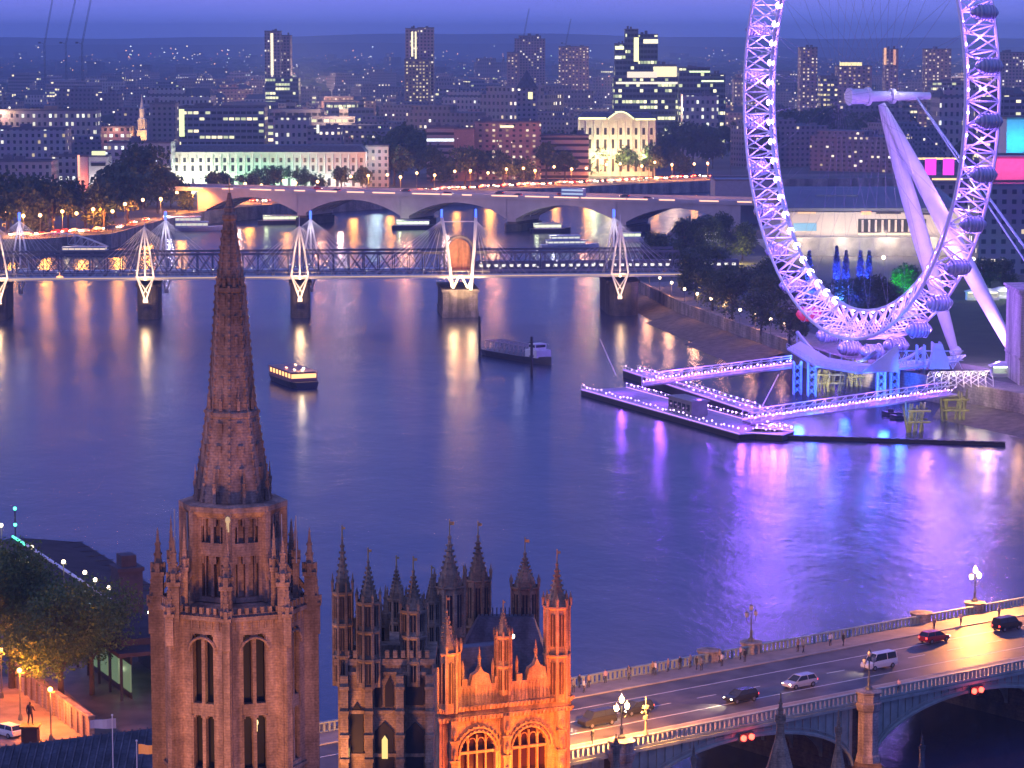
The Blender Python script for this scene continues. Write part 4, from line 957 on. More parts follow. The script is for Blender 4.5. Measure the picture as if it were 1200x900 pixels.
fender(1008, 452, 22, 4.5, 7, "larger cluster of pale lit timber piles directly beneath the wheel foot", 1100)
fender(1075, 506, 14, 2.5, 7, "slanted timber piles standing in the water right of the gangway middle", 500)
fender(1118, 492, 14, 3.0, 7, "weed covered timber piles against the quay under the bright canopy", 500)

# ================================================================ FLOATING PIER of the wheel
dark = mat("dark_hull", (0.035, 0.028, 0.035), .6, var=.2); deckm = mat("pontoon_deck", (.38, .33, .40), .7, var=.15)
vio = glow("violet_rail_lamp", (.72, .42, 1.0), 7); vio2 = glow("violet_strip", (.5, .22, 1.0), 2.2)
def pontoon(a, b_, wd, label, name="floating_pier", z_=1.3, lights=True, nl=26, canopy=False):
    a = Vector((a.x, a.y, 0)); b_ = Vector((b_.x, b_.y, 0)); d = b_ - a; L = d.length; ang_ = atan2(d.y, d.x)
    r = empty(name, a, ang_); tag(r, label, "pier")
    g = MB(); g.bx(0, L, 0, wd, -.4, z_ - .15); g.build("hull", dark, r)
    g = MB(); g.bx(-.2, L + .2, -.2, wd + .2, z_ - .15, z_); g.build("deck", deckm, r)
    for y in (0, wd):
        g = MB()
        for hgt in (.5, 1.1): g.tube((0, y, z_ + hgt), (L, y, z_ + hgt), .05, n=4)
        for k in range(int(L / 2) + 1): g.tube((min(L, k * 2), y, z_), (min(L, k * 2), y, z_ + 1.1), .05, n=4)
        g.build("railing", whitest, r)
    if lights:
        for y in (.25, wd - .25):
            for k in range(nl):
                l_ = MB(); x = L * (k + .5) / nl + rnd.uniform(-.5, .5); l_.ball((x, y, z_ + rnd.uniform(.7, 1.3)), rnd.uniform(.13, .24), 5, 3); l_.build("rail_lamp", vio, r)
        g = MB(); g.bx(.2, L - .2, wd - .16, wd - .08, z_ + .02, z_ + .22); g.bx(.2, L - .2, .08, .16, z_ + .02, z_ + .22); g.build("light_strip", vio2, r)
        for k in range(4): light("pier_light", (L * (k + .5) / 4, wd / 2, z_ + 3.5), 1700, (.30, .07, 1.0), .5, r)
    return r, L
p1, L1 = pontoon(W(681, 463), W(866, 516), 12, "long floating pier edged with violet lamps, nearest the river", nl=40)
pontoon(W(872, 514), W(917, 517), 7, "short floating pier with violet lamps at the right end of the long one", nl=8)
g = MB(); a = W(918, 514) ; b_ = W(1178, 522); d = b_ - a; g.box((0, 0, .3), (d.length, 1.6, .9)); 
for k in range(24): g.lathe((-d.length / 2 + d.length * (k + .5) / 24, 0, 0), [(.5, .75), (.5, .85)], 6)
o = g.build("floating_boom", dark, loc=(a + b_) / 2, rz=atan2(d.y, d.x)); tag(o, "low dark floating boom running right from the pier to the shore", "boom")
pontoon(W(730, 442), W(884, 494), 4, "narrow violet-lit walkway behind the long floating pier", "floating_walkway", z_=1.8, nl=24)
def gangway(a, b_, wd, label, nl=40, e=700):
    d = Vector((b_.x - a.x, b_.y - a.y, 0)); L = d.length; sl = (b_.z - a.z) / L
    r = empty("gangway", a, atan2(d.y, d.x)); tag(r, label, "gangway")
    zf = lambda x: sl * x
    g = MB(); g.add([(0, 0, 0), (L, 0, zf(L)), (L, wd, zf(L)), (0, wd, 0), (0, 0, -.35), (L, 0, zf(L) - .35), (L, wd, zf(L) - .35), (0, wd, -.35)], [(0, 1, 2, 3), (7, 6, 5, 4), (0, 4, 5, 1), (2, 6, 7, 3)]); g.build("deck", deckm, r)
    for y in (0, wd):
        g = MB(); n = int(L / 2.4)
        g.tube((0, y, 2.2), (L, y, zf(L) + 2.2), .13, n=5)
        for k in range(n):
            x0, x1 = L * k / n, L * (k + 1) / n; g.tube((x0, y, zf(x0)), (x0, y, zf(x0) + 2.2), .08, n=4); g.tube((x0, y, zf(x0)), (x1, y, zf(x1) + 2.2), .08, n=4)
        g.build("truss_side", whitest, r)
    for k in range(nl):
        l_ = MB(); x = L * (k + .5) / nl; l_.ball((x, .3, zf(x) + 1.3 + rnd.uniform(-.3, .3)), rnd.uniform(.14, .26), 5, 3); l_.build("handrail_lamp", vio, r)
    g = MB(); g.add([(0, wd - .1, .1), (L, wd - .1, zf(L) + .1), (L, wd - .1, zf(L) + .5), (0, wd - .1, .5)], [(0, 1, 2, 3)]); g.build("light_strip", vio2, r)
    for k in range(4): x = L * (k + .5) / 4; light("gangway_light", (x, wd / 2, zf(x) + 3.0), e * 2.4, (.30, .08, 1.0), .4, r)
gangway(W(752, 452, 2.0), W(928, 430, 7.0), 5, "left violet-lit lattice gangway rising from the floating pier to the wheel platform", 46)
gangway(W(880, 496, 2.0), W(1122, 462, 6.5), 5, "right violet-lit lattice gangway rising from the floating pier to the bright canopy", 60)
g = MB(); cab = W(806, 484, 1.35); g.bx(-6, 6, -2, 2, 0, 3.2); g.bx(-6.4, 6.4, -2.4, 2.4, 3.2, 3.5); 
r = g.build("waiting_cabin", mat("grey_cabin", (.22, .22, .2), .6, var=.15), loc=cab, rz=atan2((W(866, 516) - W(681, 463)).y, (W(866, 516) - W(681, 463)).x)); tag(r, "grey flat-roofed waiting cabin amid the violet lamps of the pier", "cabin")
g = MB()
for k in range(5): g.bx(-5.4 + k * 2.2, -3.8 + k * 2.2, -2.04, -2.01, 1.0, 2.5)
g.build("window", glassm, r)
for px, py, l, lab in ((722, 440, (-4, 0, 9), "thin leaning mast at the left end of the floating pier"), (885, 492, (5, 0, 10), "thin leaning mast near the junction of pier and right gangway")):
    g = MB(); g.tube((0, 0, 0), l, .13, .06, 6); g.ball(l, .16, 6, 4); o = g.build("mast", whitest, loc=W(px, py, 1.3)); tag(o, lab, "mast")
# dinghies by the right fender
def boat(loc, rz, L, bm, hcol, label, cat="boat", name="boat", decks=1, wincol=None, wst=2, deckh=2.3, hullh=1.6, fore=.25, aft=.1, e=0, ecol=(1, .75, .4), group=None, mast=0, roofm=None):
    r = empty(name, loc, rz); tag(r, label, cat, group)
    g = MB(); K = 10; vs = []; fs = []
    for i in range(K + 1):
        x = -L / 2 + L * i / K; t_ = i / K; w = bm / 2 * (1 - max(0, (t_ - .62) / .38) ** 2.2) * (1 - .25 * max(0, (.12 - t_) / .12)); w = max(w, .08); sh = hullh * (1 + .35 * max(0, (t_ - .6) / .4) ** 2)
        vs += [(x, -w, sh), (x, -w * .8, -.2), (x, w * .8, -.2), (x, w, sh)]
    for i in range(K):
        for j in range(3): fs.append((i * 4 + j, (i + 1) * 4 + j, (i + 1) * 4 + j + 1, i * 4 + j + 1))
        fs.append((i * 4 + 3, (i + 1) * 4 + 3, (i + 1) * 4, i * 4))
    fs += [(0, 1, 2, 3), (K * 4 + 3, K * 4 + 2, K * 4 + 1, K * 4)]
    g.add(vs, fs); g.build("hull", hcol, r)
    z_ = hullh; x0 = -L / 2 + L * aft; x1 = L / 2 - L * fore; supm = mat("boat_white", (.6, .6, .62), .5, var=.1)
    for dk in range(decks):
        w = bm * .42 * (1 - .08 * dk); g = MB(); g.bx(x0, x1, -w, w, z_, z_ + .7); g.bx(x0, x1, -w * .97, w * .97, z_ + deckh - .5, z_ + deckh - .25); g.bx(x0 - .3, x1 + .4, -w - .2, w + .2, z_ + deckh - .25, z_ + deckh)
        n = max(2, int((x1 - x0) / 2.2))
        for k in range(n + 1):
            for s in (-1, 1): x = x0 + (x1 - x0) * k / n; g.bx(x - .12, x + .12, s * w - .1, s * w + .1, z_ + .7, z_ + deckh - .4)
        g.build("deckhouse", roofm or supm, r)
        wg = MB(); wg.bx(x0 + .1, x1 - .1, -w * .95, w * .95, z_ + .68, z_ + deckh - .45); wg.build("window_band", glow(f"boat_windows_{wst}", wincol, wst) if wincol else glassm, r)
        z_ += deckh; x0 += L * .06; x1 -= L * .10
    if mast: g = MB(); g.tube((0, 0, z_), (0, 0, z_ + mast), .12, .05, 6); g.box((0, 0, z_ + mast * .6), (.1, mast * .3, .1)); g.build("mast", iron, r)
    if e: light("boat_light", (x0, 0, z_ + 1.5), e, ecol, .4, r)
    return r
hullw = mat("white_hull", (.6, .6, .64), .4, var=.1); hulld = mat("navy_hull", (.03, .03, .05), .4, var=.1)
a, b_ = W(318, 440), W(364, 457); d = b_ - a
pb = boat((a + b_) / 2, atan2(-d.y, -d.x), 27, 8, hulld, "passenger boat with warm lit windows under way, right of the tall spire", "boat", "passenger_boat", 1, (1, .50, .18), 2.0, e=500, roofm=mat("dark_boat_roof", (.30, .14, .12), .5, var=0))
for i, (x, y, c) in enumerate(((-6, -1.5, (1, .85, .6)), (-8, 1.5, (1, .8, .5)), (-3, 2, (1, .35, .2)), (2, -2, (1, .6, .3)), (-9.5, 0, (1, .8, .5)))):
    l_ = MB(); l_.box((x, y, 4.2), (1.2, .25, .2)); l_.build("deck_lamp", glow(f"deck_lamp_{i}", c, 8), pb)
a, b_ = W(566, 414), W(652, 429); d = b_ - a
bg = boat((a + b_) / 2, atan2(d.y, d.x), 31, 6.5, hulld, "dark moored barge with open frames and a pale bow cabin in mid river", "boat", "moored_barge", 0)
g = MB()
for k in range(9):
    x = -13 + k * 2.3
    for s in (-2.4, 2.4): g.tube((x, s, 1.6), (x, s, 4.2), .13, n=5)
    g.tube((x, -2.4, 4.2), (x, 2.4, 4.2), .12, n=4)
    if k < 8:
        for s in (-2.4, 2.4): g.tube((x, s, 1.7), (x + 2.3, s, 4.1), .09, n=4)
for s in (-2.4, 2.4): g.tube((-13, s, 4.2), (5.4, s, 4.2), .14, n=4)
g.build("deck_frame", mat("grey_frame", (.3, .27, .3), .6, var=0), bg)
g = MB(); g.bx(6.5, 12, -2.3, 2.3, 1.6, 3.6); g.bx(7.5, 10.5, -1.8, 1.8, 3.6, 5.2); g.build("cabin", hullw, bg); g = MB(); g.bx(7.6, 10.4, -1.83, -1.8, 4.2, 4.9); g.bx(10.5, 10.53, -1.5, 1.5, 4.2, 4.9); g.build("window", glassm, bg)
light("boat_light", (9, -6, 8), 160, (.7, .7, 1), .5, bg)
for px, pb_, hh, lab in ((562, 418, 11, "tall dark mooring post at the left end of the barge"), (623, 440, 10, "dark mooring post standing in front of the barge")):
    g = MB(); g.tube((0, 0, -1), (0, 0, hh), .38, .34, 10); g.tube((0, 0, hh - 1.6), (0, 0, hh - 1.3), .6, .6, 10); g.box((0, 0, hh * .5), (1.2, .3, .3)); o = g.build("mooring_post", iron, loc=W(px, pb_, 0)); tag(o, lab, "mooring post")
for px, py, L, lab in ((1046, 487, 5, "small dark dinghy moored under the right gangway, left one"), (1056, 491, 5, "small dark dinghy moored under the right gangway, right one")):
    r = boat(W(px, py), 2.9, L, 2, hulld, lab, "dinghy", "dinghy", 0, hullh=.8); g = MB(); g.bx(-.3, 1, -.5, .5, .8, 1.5); g.bx(-1.8, -1.5, -.8, .8, .6, .85); g.build("seat", dark, r)

# ================================================================ CABLE FOOTBRIDGES + RAILWAY TRUSS
HA, HB = W(-60, 326, 13), W(776, 320, 13); hang = atan2(HB.y - HA.y, HB.x - HA.x); hL = (HB - HA).length + 6
HO = HA; hx = Vector((cos(hang), sin(hang), 0)); hy = Vector((-sin(hang), cos(hang), 0))
def HS(px): # distance along bridge of a photo column
    p = W(px, 322, 13); return (p - HO).dot(hx)
ltg = mat("pale_deck", (.55, .52, .52), .6, var=.1); truss = mat("truss_paint", (.12, .12, .13), .5, var=.2)
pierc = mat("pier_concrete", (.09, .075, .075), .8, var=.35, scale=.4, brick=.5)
fr = empty("footbridge", HO, hang); tag(fr, "near pale footbridge hung from white cable pylons, with lit deck edge", "bridge")
g = MB(); g.bx(0, hL, -2.4, 2.4, -.9, 0); g.build("deck", ltg, fr)
g = MB()
for y in (-2.4, 2.4):
    g.tube((0, y, 1.2), (hL, y, 1.2), .07, n=4)
    for k in range(int(hL / 2)): g.tube((k * 2, y, 0), (k * 2, y, 1.2), .04, n=3)
g.build("railing", ltg, fr)
g = MB(); g.bx(0, hL, -2.62, -2.42, -.35, -.08); g.build("edge_light", glow("deck_edge_light", (1, .66, .42), .8), fr)
rb = empty("railway_bridge", HO + hy * 5, hang); tag(rb, "dark iron lattice railway bridge between the two footbridges", "bridge")
for y in (0, 14):
    g = MB(); n = 48; hh = 6.4
    for z_ in (-.6, hh): g.bx(0, hL, y - .3, y + .3, z_ - .35, z_ + .35)
    for k in range(n + 1):
        x = hL * k / n; g.bx(x - .16, x + .16, y - .16, y + .16, -.6, hh)
        if k < n: g.tube((x, y, -.4), (x + hL / n, y, hh), .16, n=4); g.tube((x, y, hh), (x + hL / n, y, -.4), .16, n=4)
    g.build("truss_girder", truss, rb)
g = MB(); g.bx(0, hL, .5, 13.5, -1.2, -.6); g.build("track_deck", truss, rb)
for k in range(38):
    l_ = MB(); x = hL * (k + .5) / 38; l_.box((x, -.5, 2 + rnd.uniform(-1, 2)), (.35, .1, .3)); l_.build("small_lamp", glow("small_white_lamp", (.9, .85, .8), 1.6), rb)
# a stopped train on the tracks
tr_ = empty("train", HO + hy * 12 + hx * (HS(560)), hang); tag(tr_, "train of grey carriages with small lit windows on the railway bridge, right part", "train")
for k in range(4):
    g = MB(); x = k * 21; g.bx(x, x + 20.3, -1.4, 1.4, -.2, 3.0); g.bx(x + .3, x + 20, -1.1, 1.1, 3.0, 3.3); c_ = g.build("carriage", mat("train_grey", (.16, .16, .18), .4, var=.1), tr_)
    for q in range(8): l_ = MB(); l_.bx(x + 1.2 + q * 2.4, x + 2.4 + q * 2.4, -1.44, -1.41, 1.4, 2.2); l_.build("window", glow("train_window", (.9, .85, .75), 1.3), c_)
ff = empty("footbridge", HO + hy * 25, hang); tag(ff, "far footbridge behind the railway, its pylon tips lit blue", "bridge")
g = MB(); g.bx(0, hL + 6, -2.4, 2.4, -.9, 0); g.build("deck", ltg, ff)
pyl = mat("white_pylon", (.74, .72, .70), .5, var=.05)
def cables(g, apex, y0, span, nn=7, r=.07, zd=0, sides=(-1, 1)):
    for s in sides:
        for k in range(1, nn + 1): g.tube(apex, (apex[0] + s * span * k / nn, y0, zd), r, n=4)
def pylon(root, s, near=True, e=620):
    y = -4 if near else 4; dy = -1 if near else 1
    ap = (s, y * 1.0, 15.5); r = MB()
    for dx in (-2.6, 0, 2.6): r.path([(s, y, 15.5), (s + dx * .58, y + dy * .3, 8), (s + dx, y, .4)], .30, 6)
    for dx in (-2.6, 2.6): r.tube((s + dx, y, .4), (s, y, -7.2), .28, n=6); r.tube((s + dx, y, .4), (s - dx * .3, y, -5), .16, n=5)
    r.tube((s - 2.9, y, .2), (s + 2.9, y, .2), .25, n=6); r.tube((s, y, 15.5), (s, y, 18.5), .12, .06, 6)
    r.bx(s - .7, s + .7, y - .4, -y * 0 + (3 if near else -3) * 0 + y + .4, -7.6, -6.6)
    o = r.build("pylon", pyl, root)
    c = MB(); cables(c, ap, -2.4 if near else 2.4, 19, 7, .05); c.build("stay_cables", pyl, o)
    if near:
        [light("pylon_light", (s, y - 6, z0_), e * k_, (1, .58, .25), .4, root, 'SPOT', (s, y, z1_), None, 80, .5) for z0_, z1_, k_ in ((-1, 3, 9), (-7, -4, 6), (5, 13, 9))]
        light("pylon_light", (s, y - 3.5, -5), e * 3.2, (1, .60, .28), .8, root)
        l_ = MB(); l_.ball((s, y - .6, -.4), .35, 6, 4); l_.build("flood_lamp", glow("warm_flood_lamp", (1, .75, .4), 8), o)
    else:
        l_ = MB(); l_.lathe((s, y, 0), [(.4, 15.6), (.4, 18)], 8); l_.build("blue_beacon", glow("blue_beacon", (.05, .12, 1), 3.5), o)
        light("pylon_light", (s, y - 3, 12), e * 1.2, (.8, .7, .8), .4, root)
for px in (4, 172, 351, 727): pylon(fr, HS(px), True, 620 if px < 700 else 300)
for px in (14, 188, 362, 731): pylon(ff, HS(px) * 1.0 + 1.0, False)
# central pair of bright masts over the old brick pier
for root, px_b, px_t, y in ((fr, 531, 517, -4), (ff, 549, 558, -27.5)):
    pass
s0 = HS(536); r = MB(); s_l, s_r = HS(531), HS(551)
r.path([(HS(517), -4, 18), (HS(524), -4, 8), (HS(529), -4, -3.5)], .50, 8); o = r.build("pylon", pyl, fr)
c = MB(); cables(c, (HS(517), -4, 17), -2.4, 24, 8, .07, 0, (-1,)); c.build("stay_cables", pyl, o)
r = MB(); r.path([(HS(557), -4, 18), (HS(555), -4, 8), (HS(551), -4, -4.5)], .50, 8); o2 = r.build("pylon", pyl, fr)
light('mast_light', (HS(530), -7, -3), 2600, (1, .62, .28), .8, fr); light('mast_light', (HS(551), -7, -3), 2600, (1, .62, .28), .8, fr)
c = MB(); cables(c, (HS(557), -4, 17), -2.4, 16, 7, .06, 0, (1,)); c.build("stay_cables", pyl, o2)
c = MB(); c.tube((HS(517), -4, 16.6), (HS(557), -4, 16.6), .16, n=5); c.build("tie_bar", pyl, fr)
for px, z_ in ((517, 17.8), (557, 17.8)):
    l_ = MB(); l_.lathe((HS(px), -4, 0), [(.35, z_), (.3, z_ + 2.6)], 8); l_.build("blue_beacon", glow("blue_beacon", (.05, .12, 1), 3.5), fr)
for px, z_, e in ((533, 0, 1500), (549, -1, 1700), (527, 9, 600), (556, 9, 600), (541, -4, 900)): light("mast_light", (HS(px), -11, z_ - 3), e * 8, (1, .62, .28), .4, fr, 'SPOT', (HS(px), -4, z_ + 1), None, 70, .5)
# brick pier with orange lit arch
bc = HS(539); br = empty("brick_pier", HO + hx * bc + hy * 2.5 * 0, hang); tag(br, "old brick bridge pier with an orange lit arch between the two bright masts", "pier")
brickm = mat("red_brick", (.24, .12, .08), .9, var=.25, scale=1, brick=1.4)
g = MB(); g.bx(-5.4, 5.4, -3, 24, -14, -4.5); g.bx(-5.8, 5.8, -3.4, 24.4, -5.2, -4.4); g.bx(-5.6, 5.6, -3.2, 24.2, -14, -11); g.build("pier_base", mat("pale_pier", (.22, .19, .19), .8, var=.25, scale=.6, brick=.5), br)
g = MB(); pts = [(-3.6, 1)] + [(3.6 * cos(pi - pi * j / 10), 7 + 3.8 * sin(pi * j / 10)) for j in range(11)] + [(3.6, 1)]
g.extr([(x, z_) for x, z_ in pts], 2.9, 4.2); g.build("arched_wall", brickm, br)
g = MB(); pin = [(x * 1.25, (z_ - 7) * 1.22 + 7 if z_ > 7 else z_) for x, z_ in pts]
for (a, b_) in zip(pin[:-1], pin[1:]): g.tube((a[0], 3.2, a[1]), (b_[0], 3.2, b_[1]), .35, n=6)
g.build("arch_rim", truss, br)
g = MB(); 
for s in (-1, 1): g.tube((s * 2.2, -2.6, -4), (s * .3, -2.6, 0), .35, n=6); g.tube((s * 2.2, -2.6, -4), (s * 4, -2.6, 0), .35, n=6)
g.build("deck_strut", pyl, br)
light("arch_light", (0, -1.2, 5), 1500, (1, .35, .08), .4, br); light("arch_light", (0, 0.5, 9), 150, (1, .35, .08), .4, br)
# dark piers
def hpier(px, w, lab, y1=24):
    g = MB(); g.bx(-w / 2, w / 2, 2.2, y1, -14, -2.6); g.bx(-w / 2 - .5, w / 2 + .5, 1.6, y1 + .5, -3.2, -2.4)
    for y in (2.2, y1): g.lathe((0, y, 0), [(w / 2, -14), (w / 2, -2.6)], 16)
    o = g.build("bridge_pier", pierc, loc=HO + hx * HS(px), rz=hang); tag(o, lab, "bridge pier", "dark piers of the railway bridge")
hpier(-2, 6.6, "dark pier of the railway bridge at the left edge of the river"); hpier(174, 6.6, "dark railway bridge pier behind the pylon left of the tall spire"); hpier(352, 6.0, "dark railway bridge pier just right of the tall spire")
hpier(734, 9.5, "broad brown pier of the railway bridge beside the right bank")
# ================================================================ FAR ARCHED BRIDGE
WA, WB_ = W(236, 222, 15), W(862, 238, 15); wa = atan2(WB_.y - WA.y, WB_.x - WA.x); WLn = (WB_ - WA).length
wb = empty("arched_bridge", (WA.x, WA.y, 0), wa); tag(wb, "long pale concrete bridge of low arches across the far river bend", "bridge")
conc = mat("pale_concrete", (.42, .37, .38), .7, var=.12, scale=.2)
n = 5; SPn = WLn / n
for k in range(n):
    s0, s1 = k * SPn + 2.2, (k + 1) * SPn - 2.2; c = (s0 + s1) / 2; hw = (s1 - s0) / 2; K = 16
    lo = [(c + hw * (-1 + 2 * j / K), 5.5 + 6.6 * (1 - (-1 + 2 * j / K) ** 2)) for j in range(K + 1)]
    for y0, y1 in ((0, 3), (8, 11), (16, 19), (24, 27)):
        for j in range(K):
            a, b_ = lo[j], lo[j + 1]; g = g if j else MB()
            g.add([(a[0], y0, a[1]), (b_[0], y0, b_[1]), (b_[0], y0, 14.2), (a[0], y0, 14.2), (a[0], y1, a[1]), (b_[0], y1, b_[1]), (b_[0], y1, 14.2), (a[0], y1, 14.2)], [(0, 1, 2, 3), (7, 6, 5, 4), (0, 4, 5, 1), (3, 2, 6, 7)])
        g.build("arch_rib", conc, wb)
for k in range(n + 1):
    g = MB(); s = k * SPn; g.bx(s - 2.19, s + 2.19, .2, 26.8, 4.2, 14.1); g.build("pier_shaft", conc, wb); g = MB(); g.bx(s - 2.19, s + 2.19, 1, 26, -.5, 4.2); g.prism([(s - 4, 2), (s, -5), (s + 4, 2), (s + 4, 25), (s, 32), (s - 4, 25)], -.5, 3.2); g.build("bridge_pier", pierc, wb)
g = MB(); g.bx(-60, WLn + 120, -.6, 27.6, 14.2, 15.0); g.bx(-60, WLn + 120, -.6, -.3, 15, 16.1); g.bx(-60, WLn + 120, 27.3, 27.6, 15, 16.1); g.build("deck", conc, wb)
g = MB()
x = -50
while x < WLn + 90: g = MB(); g.bx(x, x + rnd.uniform(4, 14), -.75, -.61, 15.4, 15.9); g.build("parapet_light", glow("pink_parapet_light", (1, .50, .32), 2.2), wb); x += rnd.uniform(9, 22)
for k in range(9):
    s = -30 + (WLn + 90) * k / 8; light("bridge_light", (s, 8, 22), 10000, (1, .40, .20), .5, wb)
for k in range(4): light("bridge_light", (SPn * (k + .6), -22, 6), 6000, (.9, .55, .5), 1, wb)
for i, (px, c) in enumerate(((300, 'r'), (348, 'w'), (430, 'w'), (512, 'r'), (566, 'w'), (610, 'w'), (655, 'r'), (688, 'b'), (742, 'w'), (790, 'r'))):
    s = (W(px, 230, 15) - WA).dot(Vector((cos(wa), sin(wa), 0))); p = Vector((WA.x, WA.y, 15.01)) + Vector((cos(wa), sin(wa), 0)) * s + Vector((-sin(wa), cos(wa), 0)) * (6 if i % 2 else 20)
    if c == 'b':
        r = empty("bus", p, wa); tag(r, "pale double-deck bus on the far arched bridge, right of its middle", "bus"); g = MB(); g.bx(-5.5, 5.5, -1.25, 1.25, .4, 4.3); g.bx(-5.3, 5.3, -1.1, 1.1, 4.3, 4.45); g.build("body", mat("bus_blue", (.25, .3, .5), .4, var=0), r)
        for z_ in (1.5, 3.1): g = MB(); g.bx(-5.1, 5.1, -1.28, -1.26, z_, z_ + .8); g.build("window_band", glow("bus_window", (.6, .75, 1), .8), r)
        for x in (-3.5, 3.5): g = MB(); g.tube((x, -1.3, .5), (x, 1.3, .5), .5, .5, 10); g.build("wheel", tyre, r)
    else: car("car", p, wa + (0 if c == 'r' else pi), blackp if c == 'w' else redp, ["", "first", "second", "third", "fourth", "fifth", "sixth", "seventh", "eighth", "ninth", "tenth"][i + 1] + " vehicle from the left on the far arched bridge, a small car", group="cars on the far arched bridge", e=0)
# ships moored by the far bank
boat(W(222, 270), .12, 78 * .42, 9, hullw, "long white moored ship left of the tall spire behind the cable pylons", "ship", "moored_ship", 2, (.9, .85, .7), .9, e=6000, ecol=(.7, .6, .9), mast=7)
boat(W(335, 262), .1, 26, 8, hulld, "dark moored vessel with a green-white lit canopy right of the tall spire", "ship", "moored_ship", 1, (.8, 1, .55), 1.6, e=500, ecol=(.8, 1, .5))
boat(W(488, 268), .1, 22, 8, hulld, "dark boat with a lit green-white deck behind the left bright mast", "boat", "moored_boat", 1, (.8, 1, .6), 2.4, e=500, ecol=(.8, 1, .5))
boat(W(645, 272), .1, 18, 7, hulld, "small dark boat with one white lamp under the far arched bridge", "boat", "moored_boat", 1, (.9, 1, .6), 1.5, e=400, ecol=(.9, 1, .6))
boat(W(668, 291), .15, 24, 7, hullw, "white pleasure boat moored between the two bridges near the right bank", "boat", "pleasure_boat", 2, (.9, .9, .8), 1.0, deckh=1.9, e=500, ecol=(.8, .8, 1))
boat(W(742, 283), .1, 12, 4, hullw, "little white boat just right of the white pleasure boat", "boat", "pleasure_boat", 1, (1, .9, .7), 1.5, e=200)
# gangway pier at the left
r = empty("gangway", W(34, 280, 4.5), 0); tag(r, "pale arched lattice gangway from the far left bank to a landing stage", "gangway"); e_ = W(126, 293, 1.5) - W(34, 280, 4.5)
g = MB()
for dy in (0, 3):
    lo = [e_ * (k / 12) + Vector((0, dy, 0)) for k in range(13)]; hi = [e_ * (k / 12) + Vector((0, dy, 1.2 + 3 * sin(pi * k / 12))) for k in range(13)]
    g.path(lo, .2, 5); g.path(hi, .2, 5)
    for k in range(12): g.tube(lo[k], hi[k + 1], .1, n=4); g.tube(lo[k], hi[k], .1, n=4)
g.build("lattice_sides", pyl, r)
boat(W(105, 299), .03, 26, 6, hulld, "low dark landing stage at the foot of the pale lattice gangway", "landing stage", "landing_stage", 1, (1, .75, .5), 1.2, deckh=1.8, e=200)
# buoy lights and green beacon
for px, py, c, nm_, lab in ((70, 325, (1, .35, .1), "orange", "orange signal lamp under the footbridge at left"), (257, 325, (1, .3, .08), "orange", "orange signal lamp under the footbridge beside the tall spire")):
    g = MB(); g.ball((0, 0, 0), .7, 8, 5, sc=(1.6, 1, .7)); g.tube((0, 0, .4), (0, 0, 1.4), .08); o = g.build("signal_lamp", glow("orange_signal", (1, .35, .1), 4), loc=WD(px, py, 855)); tag(o, lab, "signal lamp")
# ================================================================ TREES
bark = mat("tree_bark", (.06, .045, .03), .9, var=.3)
lf1 = leafmat("leaves_dark", (.04, .065, .022), (.08, .11, .03)); lf2 = leafmat("leaves_mid", (.05, .11, .02), (.10, .18, .03))
def tree_mesh(seed, Ht, R, nl, ls, lobes=9, squash=.8, trunkf=.3):
    r_ = random.Random(seed); lb = []
    zc_ = Ht - R * squash * 1.05
    for k in range(lobes):
        a = r_.uniform(0, 2 * pi); q = r_.uniform(.2, .72) * R; z_ = zc_ + r_.uniform(-.62, .7) * R * squash; lb.append((q * cos(a), q * sin(a), z_, R * r_.uniform(.30, .52)))
    lb.append((0, 0, zc_ + R * squash * .5, R * .5)); c = MB()
    for k in range(nl):
        L = lb[r_.randrange(len(lb))]; u = r_.uniform(-1, 1); a = r_.uniform(0, 2 * pi); q = L[3] * (r_.uniform(.45, 1.12) if r_.random() < .85 else r_.uniform(1.1, 1.35)); s = sqrt(1 - u * u)
        p = Vector((L[0] + q * s * cos(a), L[1] + q * s * sin(a), L[2] + q * u * .85))
        d = Vector((r_.gauss(0, 1), r_.gauss(0, 1), r_.gauss(0, 1) + .6)).normalized(); e = d.orthogonal().normalized(); f = d.cross(e); w = ls * r_.uniform(.5, 1.3); h_ = w * r_.uniform(.5, .9)
        c.add([p + e * w, p + f * h_, p - e * w, p - f * h_], [(0, 1, 2, 3)])
    t = MB(); t.tube((0, 0, -.3), (0, 0, Ht * trunkf), Ht * .028, Ht * .02, 8); t.tube((0, 0, Ht * trunkf), (0, 0, zc_ + R * .2), Ht * .02, Ht * .008, 6)
    for L in lb[:6]: t.tube((0, 0, Ht * r_.uniform(.22, .4)), (L[0], L[1], L[2]), Ht * .012, Ht * .004, 5)
    return c, t
TV = {}
def tree_variant(key, seed, Ht, R, nl, ls, leaf, **k):
    c, t = tree_mesh(seed, Ht, R, nl, ls, **k); TV[key] = (c.mesh("crown", leaf), t.mesh("trunk", bark))
for i in range(4): tree_variant(f"far{i}", 10 + i, 15 + i % 2 * 2, 7.0 + (i % 3), 1500, .75, lf1)
for i in range(3): tree_variant(f"mid{i}", 20 + i, 13 + i, 6.4 + i * .5, 3600, .42, lf1)
for i in range(2): tree_variant(f"near{i}", 31 + i, 15, 6.6, 21000, .20, lf2, lobes=16)
def tree(key, loc, label, sc=1.0, group=None, rz=None, name="tree"):
    r = empty(name, loc, rnd.uniform(0, 6) if rz is None else rz); r.scale = (sc, sc, sc * rnd.uniform(.92, 1.08)); tag(r, label, "tree", group)
    for nm_, me in zip(("crown", "trunk"), TV[key]): o = bpy.data.objects.new(nm_, me); COL.objects.link(o); o.parent = r
    return r
